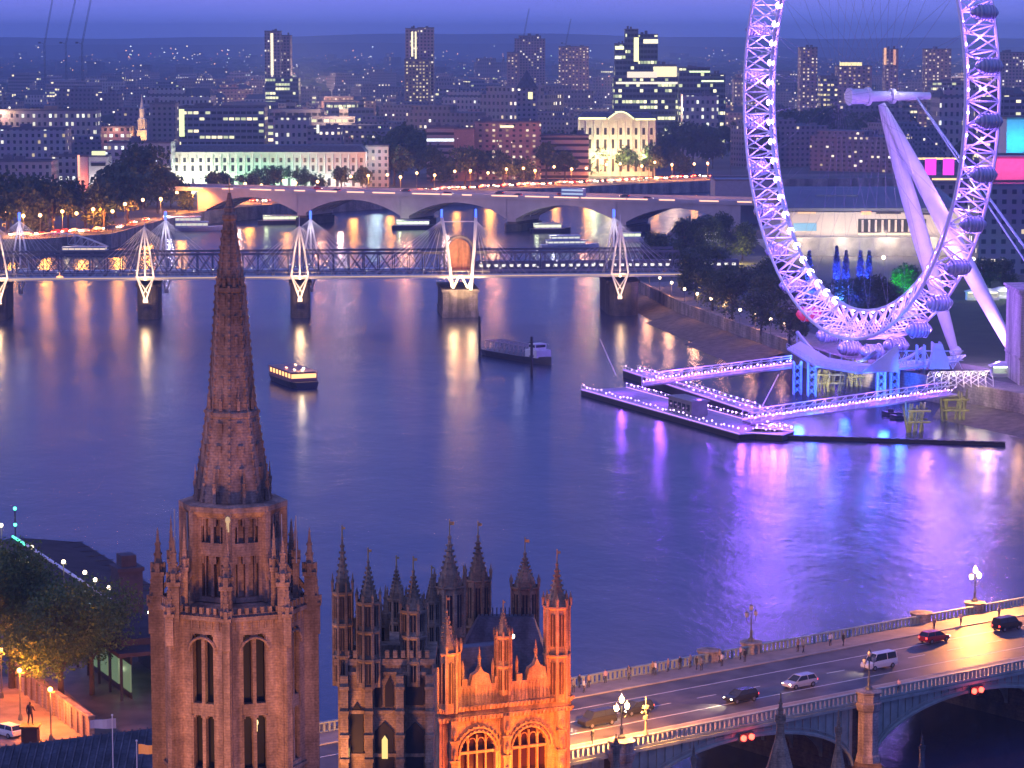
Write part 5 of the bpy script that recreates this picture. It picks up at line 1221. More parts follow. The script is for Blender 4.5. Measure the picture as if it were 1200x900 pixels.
ordw = ["first", "second", "third", "fourth", "fifth", "sixth", "seventh", "eighth", "ninth", "tenth", "eleventh", "twelfth", "thirteenth", "fourteenth", "fifteenth", "sixteenth", "seventeenth", "eighteenth", "nineteenth", "twentieth", "twenty-first", "twenty-second", "twenty-third", "twenty-fourth", "twenty-fifth", "twenty-sixth", "twenty-seventh", "twenty-eighth", "twenty-ninth", "thirtieth", "thirty-first", "thirty-second", "thirty-third", "thirty-fourth", "thirty-fifth", "thirty-sixth", "thirty-seventh", "thirty-eighth", "thirty-ninth", "fortieth"]
# near left trees lit orange from below
for i, (px, py, s, lab) in enumerate(((14, 806, 1.12, "large leafy tree at the left edge, lit orange from below"), (72, 830, 1.08, "large round leafy tree over the orange-lit street, in the middle of three"), (108, 814, .84, "smaller leafy tree nearest the pier roof, right of the two large ones"), (-26, 762, 1.0, "leafy tree partly beyond the left edge above the street"))):
    tree(f"near{i % 2}", W(px, py, EZ), lab, s, "trees by the orange street at left", rz=i * 1.3)
# right bank row (far to near)
row = [(775, 318), (800, 330), (815, 345), (842, 338), (835, 358), (862, 352), (858, 372), (888, 365), (892, 386), (915, 380), (925, 398), (800, 300), (825, 300), (850, 285), (870, 300), (905, 350)]
for i, (px, py) in enumerate(sorted(row)):
    tree(f"mid{i % 3}", W(px, py + 6, GZ), f"{ordw[i]} from left of the dark promenade trees left of the wheel", rnd.uniform(.85, 1.1), "dark promenade trees left of the wheel")
for i, (px, py, s) in enumerate(((985, 372, .8), (1022, 376, .85), (1008, 366, .7), (1045, 372, .75), (1062, 368, .8))):
    tree(f"mid{i % 3}", W(px, py, GZ), f"{ordw[i]} from left of dark garden trees seen through the lower wheel", s, "garden trees seen through the wheel") if i < 4 else None
for i, (px, py, s) in enumerate(((1160, 342, .8), (1178, 338, .7))):
    tree(f"mid{i % 3}", W(px, py, GZ), f"dark tree right of the wheel rim, the {'left' if i == 0 else 'right'} one of two", s, "trees right of the wheel rim")
gt = tree("mid1", W(1066, 358, GZ), "tree lit vivid green by a lamp, seen through the wheel", .8); gp = W(1066, 358, GZ); light('green_tree_light', gp + Vector((-5, -9, 1)), 60000, (.02, 1, .06), .4, None, 'SPOT', gp + Vector((0, 0, 7)), None, 75, .5)
tree("mid0", W(861, 290, GZ), "small tree lit yellow behind the promenade trees left of the wheel", .45); light("yellow_tree_light", W(861, 296, GZ + 4), 7000, (1, .75, .1), .3)
# blue lit slender poplars and low hedge
lf3 = leafmat('leaves_silver', (.11, .13, .13), (.18, .2, .2))
def poplar_mesh():
    r_ = random.Random(5); c = MB()
    for k in range(900):
        z_ = r_.uniform(1.5, 14); w = 1.3 * (1 - abs(z_ - 6) / 9.5) ** .7 if abs(z_ - 6) < 9.4 else .1; a = r_.uniform(0, 6.28); q = w * sqrt(r_.random()); p = Vector((q * cos(a), q * sin(a), z_)); d = Vector((r_.gauss(0, 1), r_.gauss(0, 1), r_.gauss(0, 1))).normalized(); e = d.orthogonal().normalized(); f = d.cross(e); c.add([p + e * .4, p + f * .3, p - e * .4, p - f * .3], [(0, 1, 2, 3)])
    t = MB(); t.tube((0, 0, -.2), (0, 0, 12), .2, .05, 6); return c.mesh("crown", lf3), t.mesh("trunk", bark)
TV["poplar"] = poplar_mesh()
for i, (px, py) in enumerate(((948, 340), (980, 338), (991, 342), (1008, 338), (1018, 340))):
    p = W(px, py, GZ); tree("poplar", p, f"{ordw[i]} from the left of the slim blue-lit trees inside the wheel", .95, "slim blue-lit trees inside the wheel")
    light("blue_tree_light", p + Vector((-.5, -4.5, 2.5)), 22000, (.02, .05, 1), .3)
light("blue_ground_light", W(985, 350, GZ + 6), 20000, (.03, .08, 1), .5)
# green lawn
g = MB(); lw_ = [W(930, 402, GZ), W(1190, 452, GZ), W(1230, 420, GZ), W(1180, 330, GZ), W(930, 330, GZ)]; g.add([(p.x + 14, p.y + 4, GZ + .008) for p in lw_], [(0, 1, 2, 3, 4)])
tag(g.build("lawn", mat("lawn_grass", (.045, .07, .025), .95, var=.3, scale=.1)), "dark lawn of the riverside garden inside the wheel", None, None, "structure")

# ================================================================ RIGHT BANK BUILDINGS
hallw = mat("hall_wall", (.60, .53, .45), .8, var=.12, scale=.1); hallr = mat("hall_roof", (.14, .15, .20), .6, var=.15, scale=.1)
Yh = 1045.0; P0 = WD(905, 297, Yh); P1 = WD(1150, 297, Yh - 10); k4 = Yh / F
r = empty("concert_hall", (P0.x, Yh, GZ)); tag(r, "long cream concert hall with grey curved roof and glazed front, behind the wheel", "hall")
zh = lambda py: WD(1000, py, Yh).z - GZ; xh = lambda px: (px - 905) * k4
g = MB(); g.bx(xh(905), xh(1142), 0, 80, 0, zh(298)); g.bx(xh(915), xh(1135), 2, 70, zh(298), zh(248)); g.build("wall", hallw, r)
g = MB(); g.bx(xh(898), xh(1152), -4, -3.2, zh(297), zh(277)); g.bx(xh(898), xh(1152), -4, 2.2, zh(299), zh(297)); g.build("terrace_wall", mat("terrace_concrete", (.24, .24, .24), .8, var=.35, scale=.25), r)
g = MB(); nseg = 10; 
for k in range(nseg):
    y0, y1 = 2 + 68 * k / nseg, 2 + 68 * (k + 1) / nseg; z0_, z1_ = [zh(248) + 7.5 * sin(pi * min(.9, (y - 2) / 68 + .05)) for y in (y0, y1)]
    g.add([(xh(912), y0, z0_), (xh(1118 - k * 1.5), y0, z0_), (xh(1118 - k * 1.5 - 1.5), y1, z1_), (xh(912), y1, z1_), (xh(912), y0, zh(249)), (xh(1138), y0, zh(249)), (xh(1138), y1, zh(249)), (xh(912), y1, zh(249))], [(0, 1, 2, 3), (4, 5, 1, 0), (5, 6, 2, 1), (7, 4, 0, 3)])
g.build("roof", hallr, r)
g = MB(); g.bx(xh(960), xh(1010), 14, 18, zh(240), zh(231)); g.build("rooftop_vent", hallr, r)
g = MB(); g.bx(xh(1006), xh(1086), 1.9, 2.0, zh(273), zh(257)); g.build("glazing", mat("hall_glass", (.05, .05, .045), .2, var=0), r)
for k in range(10): l_ = MB(); l_.bx(xh(1010 + k * 7.8), xh(1012.5 + k * 7.8), 1.7, 1.88, zh(272), zh(258)); l_.build("column", hallw, r)
for a, b_, c, d, m in ((1010, 1021, 252, 248, glow("hall_sign_orange", (1, .3, .12), 2.5)), (1027, 1056, 251, 249, dark), (930, 957, 271, 262, glow("cyan_window", (.25, .6, .85), .9)), (1062, 1090, 252, 250, dark), (935, 956, 250.5, 248.8, glow("dim_orange_strip", (1, .5, .25), 1.4)), (1006, 1086, 275.5, 274.3, glow("warm_strip", (1, .85, .5), 1.6))):
    l_ = MB(); l_.bx(xh(a), xh(b_), 1.7, 1.95, zh(c), zh(d)); l_.build("sign_panel" if m is not dark else "slot_window", m, r)
for px in (935, 985, 1040, 1095): light("wall_light", (xh(px), -9, zh(278)), 6000, (1, .72, .5), 1, r)
light("terrace_light", (xh(1000), -22, 12), 12000, (.8, .9, .8), 1, r); light("terrace_light", (xh(1120), -22, 12), 7000, (.9, .8, .7), 1, r)
def block(px0, px1, pyt, Y, dep, m, name, label, cat="building", rz=0, base=GZ, group=None, parts=(), roofbits=0):
    a = WD(px0, pyt, Y); b_ = WD(px1, pyt, Y); w = b_.x - a.x; hgt = a.z - base
    g = MB(); g.bx(-w / 2, w / 2, 0, dep, 0, hgt); o = g.build(name, m); o.location = ((a.x + b_.x) / 2, Y, base); o.rotation_euler = (0, 0, rz); tag(o, label, cat, group)
    r_ = random.Random(int(px0 * 7 + pyt))
    p = MB(); p.bx(-w / 2 - .15, w / 2 + .15, -.15, .25, hgt, hgt + .8); p.bx(-w / 2 - .15, w / 2 + .15, dep - .25, dep + .15, hgt, hgt + .8); p.bx(-w / 2 - .15, -w / 2 + .25, .26, dep - .26, hgt, hgt + .8); p.bx(w / 2 - .25, w / 2 + .15, .26, dep - .26, hgt, hgt + .8); p.build("parapet", concd, o)
    for k in range(roofbits):
        q = MB(); x = r_.uniform(-.35, .35) * w; y = dep * r_.uniform(.3, .7); q.bx(x - w * .07, x + w * .07, y - 2, y + 2, hgt, hgt + r_.uniform(1.5, 3.5)); q.build("plant_room", concd, o)
    return o, w, hgt
concd = mat("dull_concrete", (.16, .14, .15), .9, var=.3, scale=.2)
fg1 = facade("facade_stone_far", (0.48, 0.39, 0.39), (0.50, 0.50, 0.50), p=.16, sx=3.4, sz=3.6, ww=.42, wh=.5)
fg2 = facade("facade_office", (0.22, 0.22, 0.27), (0.35, 0.32, 0.36), p=.30, sx=3.6, sz=3.7, ww=.8, wh=.45, clump=.8, lit=(.9, 1, .55), lit2=(1, .8, .45))
fg3 = facade("facade_flats", (0.48, 0.31, 0.27), (0.35, 0.24, 0.24), p=.42, sx=3.8, sz=3.0, ww=.4, wh=.42, clump=.05, lit=(1, .6, .3), lit2=(1, .85, .6), st=1.1)
fg4 = facade("facade_dull", (0.22, 0.18, 0.22), (0.36, 0.31, 0.32), p=.10, sx=3.4, sz=3.4, ww=.45, wh=.45, lit2=(1, .9, .75))
fg5 = facade("facade_lit_floors", (0.15, 0.17, 0.20), (0.20, 0.22, 0.22), p=.36, sx=2.6, sz=4.0, ww=.86, wh=.55, clump=.75, lit=(.85, 1, .5), lit2=(1, .9, .5), st=1.5)
fg6 = facade("facade_band", (0.50, 0.39, 0.36), (0.50, 0.43, 0.39), p=.03, sx=60, sz=3.6, ww=.98, wh=.42, clump=0)
fg7 = facade("facade_tower", (0.43, 0.31, 0.32), (0.43, 0.31, 0.32), p=.15, sx=3.0, sz=2.9, ww=.5, wh=.5, clump=.1, lit=(1, .8, .45), lit2=(1, .9, .8), st=1.2)
fg8 = facade("facade_row_lit", (0.50, 0.43, 0.41), (0.50, 0.43, 0.41), p=.55, sx=3.4, sz=5, ww=.45, wh=.45, clump=.5, lit=(1, .9, .7), lit2=(.9, 1, .8), st=1.6)
# far right coloured buildings
mag = glow("magenta_light", (1, .05, .75), 1.6); 
o, w, h_ = block(1060, 1160, 215, 1180, 25, fg4, "theatre_block", "dark theatre block with two magenta glowing panels and an orange strip")
for px in (1090, 1111):
    l_ = MB(); x = (px - 1110) * 1180 / F; z0_ = WD(px, 205, 1180).z - GZ; z1_ = WD(px, 186, 1180).z - GZ; l_.bx(x - 2.3, x + 2.3, -.8, -.2, z0_, z1_); l_.build("magenta_panel", mag, o)
for a, b_, yy in ((1072, 1122, 187), (1092, 1128, 211)): l_ = MB(); z_ = WD(1100, yy, 1180).z - GZ; l_.bx((a - 1110) * .3576, (b_ - 1110) * .3576, -.5, -.2, z_, z_ + .8); l_.build("light_strip", glow("amber_strip", (1, .6, .25), 1.8), o)
o, w, h_ = block(1164, 1290, 186, 1000, 30, mat("pink_lit_wall", (.5, .4, .42), .7, var=.1), "pink_lit_building", "building with a wall floodlit bright pink at the right edge"); 
for x in (-8, 2): light("pink_floodlight", (x - 8, -9, h_ - 1), 6500, (1, .05, .30), .8, o)
o, w, h_ = block(1180, 1290, 140, 1110, 20, mat("cyan_lit_wall", (.4, .45, .5), .7, var=.1), "cyan_lit_building", "building with a cyan floodlit wall above the pink one at the right edge"); light("cyan_floodlight", (-w * .4, -8, h_ - 9), 9000, (.02, .65, 1), .8, o)
o, w, h_ = block(838, 905, 212, 1290, 30, mat("blue_grey_clad", (.22, .24, .32), .6, var=.1), "flytower_building", "low blue-grey block just right of the far arched bridge end")
block(1148, 1290, 218, 960, 25, fg4, 'low_building', 'dark low building in front of the pink floodlit wall at the right edge')
# stone corner of a big building at right edge
r = empty("stone_building_corner", W(1206, 452, GZ)); tag(r, "pinkish stone building corner with a cornice at the extreme right, near the wheel", "building"); g = MB(); hh = 86 - (345 - 42) * r.location.y / F - GZ
g.bx(-2.2, 30, 0, 20, 0, hh); g.bx(-2.6, 30, -.4, 20, hh, hh + .8); g.bx(-3, 30, -.8, 20, hh + .8, hh + 1.3); g.bx(-2.5, 30, -.3, 20, 6, 6.5); g.build("wall", mat("portland_stone", (.5, .42, .44), .8, var=.12, scale=.4, brick=.6), r)
light("corner_light", (-6, -6, 6), 500, (.8, .5, 1), .5, r)
# kiosks with white / green lights right of the wheel foot
def kiosk(px, py, w, c, lab, e=500, st=4):
    r = empty("kiosk", W(px, py, GZ)); tag(r, lab, "kiosk"); g = MB(); g.bx(-w / 2, w / 2, 0, 3, 0, .9); g.bx(-w / 2, -w / 2 + .3, 0, 3, .9, 2.6); g.bx(w / 2 - .3, w / 2, 0, 3, .9, 2.6); g.bx(-w / 2, w / 2, 2.7, 3, .9, 2.6); g.prism([(-w / 2 - .5, -.6), (w / 2 + .5, -.6), (w / 2 + .5, 3.4), (-w / 2 - .5, 3.4)], 2.6, 3.6, 0, [(-w / 4, 1), (w / 4, 1), (w / 4, 2), (-w / 4, 2)]); g.build("booth", whitep, r)
    l_ = MB(); l_.bx(-w / 2 + .5, w / 2 - .5, .6, .8, 2.2, 2.5); l_.build("lamp_strip", glow("kiosk_" + lab[:12], c, st), r); light("kiosk_light", (0, -1.5, 3), e, c, .3, r)
kiosk(1182, 442, 8, (.8, 1, .75), "green-white lit kiosk at the foot of the right support leg", 1400, 8); kiosk(1152, 352, 10, (1, .9, .6), "warm lit kiosk on the lawn right of the wheel rim", 900); kiosk(1062, 372, 7, (1, .55, .3), "orange lit kiosk below the green tree", 300, 4)
kiosk(842, 282, 16, (.95, .95, .6), "pale lit bar counter behind the promenade trees left of the wheel", 900); kiosk(1180, 350, 9, (.95, 1, .8), "pale lit kiosk at the right edge behind the stone corner", 900)
for px, py in ((1140, 442), (1160, 450), (1195, 456)): light("promenade_glow", W(px, py, GZ + 4), 900, (1, .5, .25), .5)
# ================================================================ PROMENADE LAMPS (right bank)
def lamp_proto(hgt, col, st, nm, r_=.42):
    r = empty("street_lamp"); g = MB(); g.lathe((0, 0, 0), [(.3, 0), (.22, .6), (.09, .8), (.07, hgt - .3)], 6); g.tube((-.5, 0, hgt - .3), (.5, 0, hgt - .3), .05, n=4); g.build("lamp_post", ironp, r)
    l_ = MB(); l_.ball((0, 0, hgt), r_, 7, 5); l_.build("lamp_globe", glow(nm, col, st), r); return r
lpr = lamp_proto(5, (1, .72, .45), 7, "promenade_globe", .45)
pts = [(756, 338), (768, 344), (782, 350), (797, 358), (812, 364), (828, 370), (845, 377), (862, 384), (880, 389), (898, 396), (915, 401)]
for i, (px, py) in enumerate(pts):
    o = lpr if i == 0 else copy_tree(lpr); o.location = W(px + 5, py, GZ); tag(o, f"{ordw[i]} warm globe lamp from left along the right bank wall", "street lamp", "globe lamps along the right bank wall")
    if i % 2 == 0: light("lamp_light", o.location + Vector((-.8, -1.2, 5)), 2200, (1, .45, .22), .6)
for i, (px, py) in enumerate(((1035, 328), (1140, 330), (1155, 338))):
    o = copy_tree(lpr); o.location = W(px, py, GZ); o.scale = (1.5, 1.5, 1.5); tag(o, ["bright lamp in the garden between blue trees and green tree", "bright lamp right of the wheel rim, left one of the pair", "bright lamp right of the wheel rim, right one of the pair"][i], "street lamp", "garden lamps"); light("lamp_light", o.location + Vector((0, -1.5, 7)), 700, (1, .8, .55), .4)
# ================================================================ NEAR LEFT: pier roof, pavilion, street
pr0, pr1 = W(20, 632, 6.5), W(188, 742, 6.5); d = pr1 - pr0; ar = atan2(d.y, d.x); L = d.length + 8
r = empty("covered_pier", pr0, ar); tag(r, "long low covered pier with a dark pitched roof and a lit ridge line, at left", "pier")
roofm2 = mat("lead_roof", (.06, .052, .06), .95, var=.2, scale=.3, spec=.05)
g = MB(); g.add([(-2, 0, 0), (L, 0, 0), (L, 11, -1.6), (-2, 11, -1.6), (-2, -8, -1.3), (L, -8, -1.3)], [(0, 1, 2, 3), (4, 5, 1, 0)]); g.add([(-2, -8, -1.5), (L, -8, -1.5), (L, 11, -1.9), (-2, 11, -1.9)], [(3, 2, 1, 0)])
for k in range(20): x = L * k / 20; g.bx(x, x + .12, .1, 10.8, -1.2, -1.1)
g.build("roof", roofm2, r)
g = MB(); g.bx(-2, L, -.25, .25, .0, .2); g.build("ridge_capping", mat("pale_ridge", (.8, .75, .8), .5, var=0), r)
l_ = MB(); l_.bx(-2, 6, -.35, -.1, .02, .3); l_.build("green_strip", glow("green_strip", (.1, 1, .55), 2.5), r)
g = MB(); g.bx(-3, L, -9, 12, -6.8, -5.2); g.build("floating_hull", dark, r)
g = MB()
for k in range(12): x = L * (k + .5) / 12; g.tube((x, -7.5, -5.2), (x, -7.5, -1.5), .15, n=6); g.tube((x, 10.5, -5.2), (x, 10.5, -1.7), .15, n=6)
g.build("roof_post", whitest, r)
g = MB(); g.tube((-1, 0, 0), (-1, 0, 5), .12, n=6); g.build("beacon_mast", iron, r)
for z_ in (2.2, 4.8): l_ = MB(); l_.ball((-1, 0, z_), .28, 6, 4); l_.build("green_lamp", glow("green_beacon", (.1, 1, .6), 5), r)
lp2 = lamp_proto(4, (1, .8, .55), 9, "pier_globe", .3)
for i, (px, py) in enumerate(((2, 645), (38, 672), (75, 690), (100, 703), (112, 712), (128, 722), (150, 740), (176, 752))):
    o = lp2 if i == 0 else copy_tree(lp2); p = W(px, py, EZ); o.location = p; tag(o, f"{ordw[i]} small white lamp from left beside the covered pier", "street lamp", "walkway lamps beside the covered pier"); 
    if i % 2 == 0: light("lamp_light", p + Vector((.8, -1, 4)), 260, (1, .85, .4), .3)
# boarding kiosks on the pier walkway
for i, (px, py, c, lab) in enumerate(((24, 672, (1, .9, .4), "small yellow lit kiosk behind the left tree top"), (98, 716, (.6, .85, 1), "small blue-white lit kiosk by the covered pier"), (128, 735, (1, .8, .4), "small amber lit kiosk by the covered pier, right of the blue-white one"))):
    r = empty("ticket_kiosk", W(px, py, EZ), ar); tag(r, lab, "kiosk"); g = MB(); g.bx(-1.6, 1.6, -1.2, 1.2, 0, .8); g.bx(-1.6, 1.6, -1.2, 1.2, 2.3, 2.5); [g.bx(x - .1, x + .1, y - .1, y + .1, .8, 2.3) for x in (-1.5, 1.5) for y in (-1.1, 1.1)]; g.build("booth", whitep, r); l_ = MB(); l_.bx(-1.45, 1.45, -1.05, 1.05, .8, 2.3); l_.build("lit_glazing", glow("kiosk_glass_%d" % i, c, 1.1), r)
# pier pavilion
r = empty("pier_pavilion", W(150, 800, EZ), ar); tag(r, "flat-roofed pier pavilion with pale green lit glazing, left of the spire tower", "pavilion"); hh = 5.5
g = MB(); g.bx(-13, 10, -4, 5.5, hh, hh + .5); g.bx(-9, 6, -2.5, 4, hh + .5, hh + 1.3); g.build("roof", roofm2, r)
g = MB(); [g.bx(x - .15, x + .15, y - .15, y + .15, 0, hh) for x in (-11, -6, -1, 4, 9) for y in (-3.4, 4.8)]; g.bx(-11, 9, 4.6, 4.9, 0, hh); g.bx(-10.6, 8.6, -2.1, -1.95, 0, .8); g.bx(-10.6, 8.6, -2.1, -1.95, 4.2, hh); g.build("column", iron, r)
for k, (x0, x1) in enumerate(((-10.5, -6.5), (-5.5, -1.5), (-.5, 3.5), (4.5, 8.5))): l_ = MB(); l_.bx(x0, x1, -2.2, -2.0, .8, 4.2); l_.build("lit_glazing", glow("green_white_glazing", (.50, .85, .45), .2), r)
light("pavilion_light", (-3, 0, 4), 120, (.6, 1, .5), .5, r); light("pavilion_light", (5, -2, 3), 120, (.8, 1, .6), .5, r)
# dark square tower by the pier
g = MB(); g.bx(-1.9, 1.9, -1.6, 1.6, 0, 11); g.bx(-2.1, 2.1, -1.8, 1.8, 11, 11.5); g.bx(-1.2, 1.2, -1, 1, 11.5, 13); o = g.build("stone_pylon", mat("dark_plinth", (.07, .055, .07), .8, var=.3), loc=W(150, 764, EZ), rz=ar); tag(o, "dark square stone pylon rising in front of the covered pier roof", "pylon")
# orange street: wall, lamps, people statue, parked car
g = MB(); st = [W(-80, 900, EZ), W(-80, 790, EZ), W(60, 795, EZ), W(110, 838, EZ), W(105, 880, EZ)]; g.add([(p.x, p.y, EZ + .004) for p in st], [(0, 1, 2, 3, 4)][::-1]); tag(g.build("street", mat("warm_paving", (.30, .22, .17), .8, var=.25, scale=.6)), "street under the trees lit orange by lamps", None, None, "structure")
a, b_ = W(14, 800, EZ), W(108, 868, EZ); d = b_ - a; g = MB(); g.bx(0, d.length, -.3, .3, 0, 2.6); g.bx(0, d.length, -.4, .4, 2.6, 2.85)
for k in range(14): g.bx(d.length * k / 14, d.length * k / 14 + .5, -.5, -.3, 0, 2.6)
o = g.build("stone_wall", mat("street_wall", (.32, .25, .2), .8, var=.2, scale=.7, brick=.8), loc=a, rz=atan2(d.y, d.x)); tag(o, "orange-lit stone wall running beside the street at lower left", "wall")
so = lamp_proto(6, (1, .45, .12), 8, "sodium_globe", .3)
for i, (px, py) in enumerate(((2, 812), (24, 838), (60, 862))):
    o = so if i == 0 else copy_tree(so); o.location = W(px, py + 6, EZ); tag(o, ["sodium lamp at the left edge under the tree", "sodium lamp beside the wall under the middle tree", "sodium lamp at the near end of the orange wall"][i], "street lamp", "sodium lamps on the orange street"); light("lamp_light", o.location + Vector((.5, -.5, 6)), 4200, (1, .22, .02), .3)
light("lamp_light", W(52, 815, EZ + 4), 4500, (1, .24, .03), .3)
car("parked_car", W(8, 862, EZ + .01), 2.4, whitep, "white car with headlights on at the left edge of the orange street", e=60)
bz = mat('dark_bronze', (.05, .03, .02), .5, .3, 0); o = empty('statue', W(36, 872, EZ)); g = MB(); g.bx(-.9, .9, -.9, .9, 0, 2.0); g.bx(-1.1, 1.1, -1.1, 1.1, 2.0, 2.25); g.bx(-1.1, 1.1, -1.1, 1.1, 0, .3); g.build('plinth', bz, o); q = bpy.data.objects.new('figure', person_mesh('figure', 1, bz, bz, bz, bz)); COL.objects.link(q); q.parent = o; q.location = (0, 0, 2.25); q.scale = (1.6, 1.6, 1.6); q.rotation_euler = (0, 0, -1); tag(o, "dark statue on a plinth against the orange-lit street", "statue")
# foreground palace roof + signs
Yr = 165.0; a = WD(-40, 880, Yr); b_ = WD(182, 853, Yr + 6); g = MB(); d = b_ - a; 
g.add([(0, 0, 0), (d.x, d.y, b_.z - a.z), (d.x + 3, d.y - 22, b_.z - a.z - 9), (-3, -22, -9), (d.x, d.y + 10, b_.z - a.z - 12), (0, 10, -12)], [(3, 2, 1, 0), (0, 1, 4, 5)])
for k in range(24): u = k / 24; p = Vector((d.x * u, d.y * u, (b_.z - a.z) * u)); g.tube(p + Vector((0, 0, .06)), p + Vector((0, -22, -8.95)), .07, n=4)
r = g.build("slate_roof", slate, loc=a); tag(r, "dark blue-grey palace roof slope at the bottom left corner", "roof")
w_ = MB(); w_.bx(0, d.x, -14, 8, -30, -9.5); w_.build("wall", stone2, r)
for px, pt, lab, c, fl in ((133, 838, "pale flag hanging on a pole in front of the pavilion", mat("pale_flag", (.5, .5, .6), .8, var=.1), (-1.3, .2)), (161, 868, "small orange flag on a short pole left of the spire tower", glow("orange_flag_glow", (1, .28, .08), .5), (.1, 1.0))):  # the orange flag cloth emits: its lit look is put into the material
    p = WD(px, 925, 160); zt_ = WD(px, pt, 160).z - p.z; r = empty("flagpole", p); tag(r, lab, "flag"); g = MB(); g.tube((0, 0, -3), (0, 0, zt_), .045, .03, 6); g.ball((0, 0, zt_), .07, 6, 4); g.build("pole", whitest, r)
    g = MB(); n = 6
    for k in range(n):
        x0, x1 = fl[0] + (fl[1] - fl[0]) * k / n, fl[0] + (fl[1] - fl[0]) * (k + 1) / n; y0, y1 = .08 * sin(k * 1.3), .08 * sin((k + 1) * 1.3)
        g.add([(x0, y0, zt_ - .8), (x1, y1, zt_ - .8), (x1, y1, zt_ - .2 - .1 * abs(x1)), (x0, y0, zt_ - .2 - .1 * abs(x0)), (x0, y0 + .03, zt_ - .8), (x1, y1 + .03, zt_ - .8), (x1, y1 + .03, zt_ - .2 - .1 * abs(x1)), (x0, y0 + .03, zt_ - .2 - .1 * abs(x0))], [(0, 1, 2, 3), (7, 6, 5, 4), (0, 4, 5, 1), (3, 2, 6, 7)])
    g.build("flag", c, r)
# ================================================================ FAR BANK: embankment road, lamps, trees, cars
shore = [(-60, 286), (0, 282), (60, 280), (130, 275), (185, 260), (240, 248), (330, 239), (400, 234), (520, 227), (620, 222), (740, 216), (850, 211), (1200, 206)]
def shorey(px):
    for (a, b_), (c, d) in zip(shore[:-1], shore[1:]):
        if a <= px <= c: return b_ + (d - b_) * (px - a) / (c - a)
    return 206
g = MB(); pp = [W(px, shorey(px) - 3, GZ) for px in range(-60, 1200, 20)]
for a, b_ in zip(pp[:-1], pp[1:]): g.add([(a.x, a.y, GZ + .05), (b_.x, b_.y, GZ + .05), (b_.x, b_.y + 26, GZ + .05), (a.x, a.y + 26, GZ + .05)], [(0, 1, 2, 3)])
tag(g.build("embankment_road", asph), "road along the far embankment glowing orange under its lamps", None, None, "structure")
lp = lamp_proto(9, (1, .50, .2), 9, "far_sodium_globe", .75); n = 0
for px in range(-10, 850, 20):
    o = lp if n == 0 else copy_tree(lp); o.location = W(px + rnd.uniform(-4, 4), shorey(px) - rnd.choice((2, 6)), GZ); tag(o, f"{ordw[n]} orange lamp from left along far embankment road" if n < 40 else f"orange lamp at far embankment's right end, {ordw[n - 40]} of the last", "street lamp", "orange lamps along the far embankment")
    if n % 2 == 0: light("lamp_light", o.location + Vector((1, -1, 8.5)), 42000, (1, .26, .04), .6, None, 'SPOT', o.location + Vector((1, 6, 0)), None, 150, .5)
    else: light("lamp_light", o.location + Vector((1, 6, 7)), 11000, (1, .36, .05), 1.5)
    n += 1
far_car = {}
def car_low(col, key):
    g = MB(); g.bx(-2.2, 2.2, -.9, .9, .3, .95); g.prism([(-1.6, -.8), (1.2, -.8), (1.2, .8), (-1.6, .8)], .95, 1.5, 0, [(-1.2, -.65), (.5, -.65), (.5, .65), (-1.2, .65)])
    for sx in (-1.4, 1.4): g.tube((sx, -.95, .33), (sx, .95, .33), .33, .33, 8, 1)
    for s in (-.6, .6): g.box((2.22, s, .7), (.12, .45, .35), 0, 2); g.box((-2.22, s, .75), (.12, .45, .35), 0, 3)
    for s in (-.93, .93): g.box((1.8, s, .72), (.9, .1, .34), 0, 2); g.box((-1.8, s, .77), (.9, .1, .34), 0, 3)
    return g.mesh("far_car", [col, tyre, glow("far_headlight", (1, .7, .4), 40), glow("far_taillight", (1, .07, .03), 40)])
cl = [("black", car_low(blackp, 0)), ("white", car_low(whitep, 1)), ("red", car_low(redp, 2))]
n = 0; carx = [14, 28, 44, 60, 72, 84, 98, 112, 140, 153, 166, 296, 310] + list(range(350, 835, 9))
for i, px in enumerate(carx):
    c, me = cl[rnd.randrange(3)]; o = bpy.data.objects.new("car", me); COL.objects.link(o); tw = rnd.random() < .5
    a, b_ = W(px, shorey(px) - 3, GZ), W(px + 4, shorey(px + 4) - 3, GZ); o.location = W(px + rnd.uniform(-2, 2), shorey(px) - 4, GZ) + Vector((0, 4 if tw else 12, .07)); o.rotation_euler = (0, 0, atan2((b_ - a).y, (b_ - a).x) + (pi if tw else 0))
    reg = "left of the tall spire" if px < 275 else "between the tall spire and the double mast" if px < 540 else "right of the double mast"
    tag(o, f"small {c} car on far embankment road, {['', 'twentieth-plus ', 'fortieth-plus ', 'sixtieth-plus '][i // 20]}{ordw[i % 20]} of row from left", "car", "cars on the far embankment road")
tcount = 0
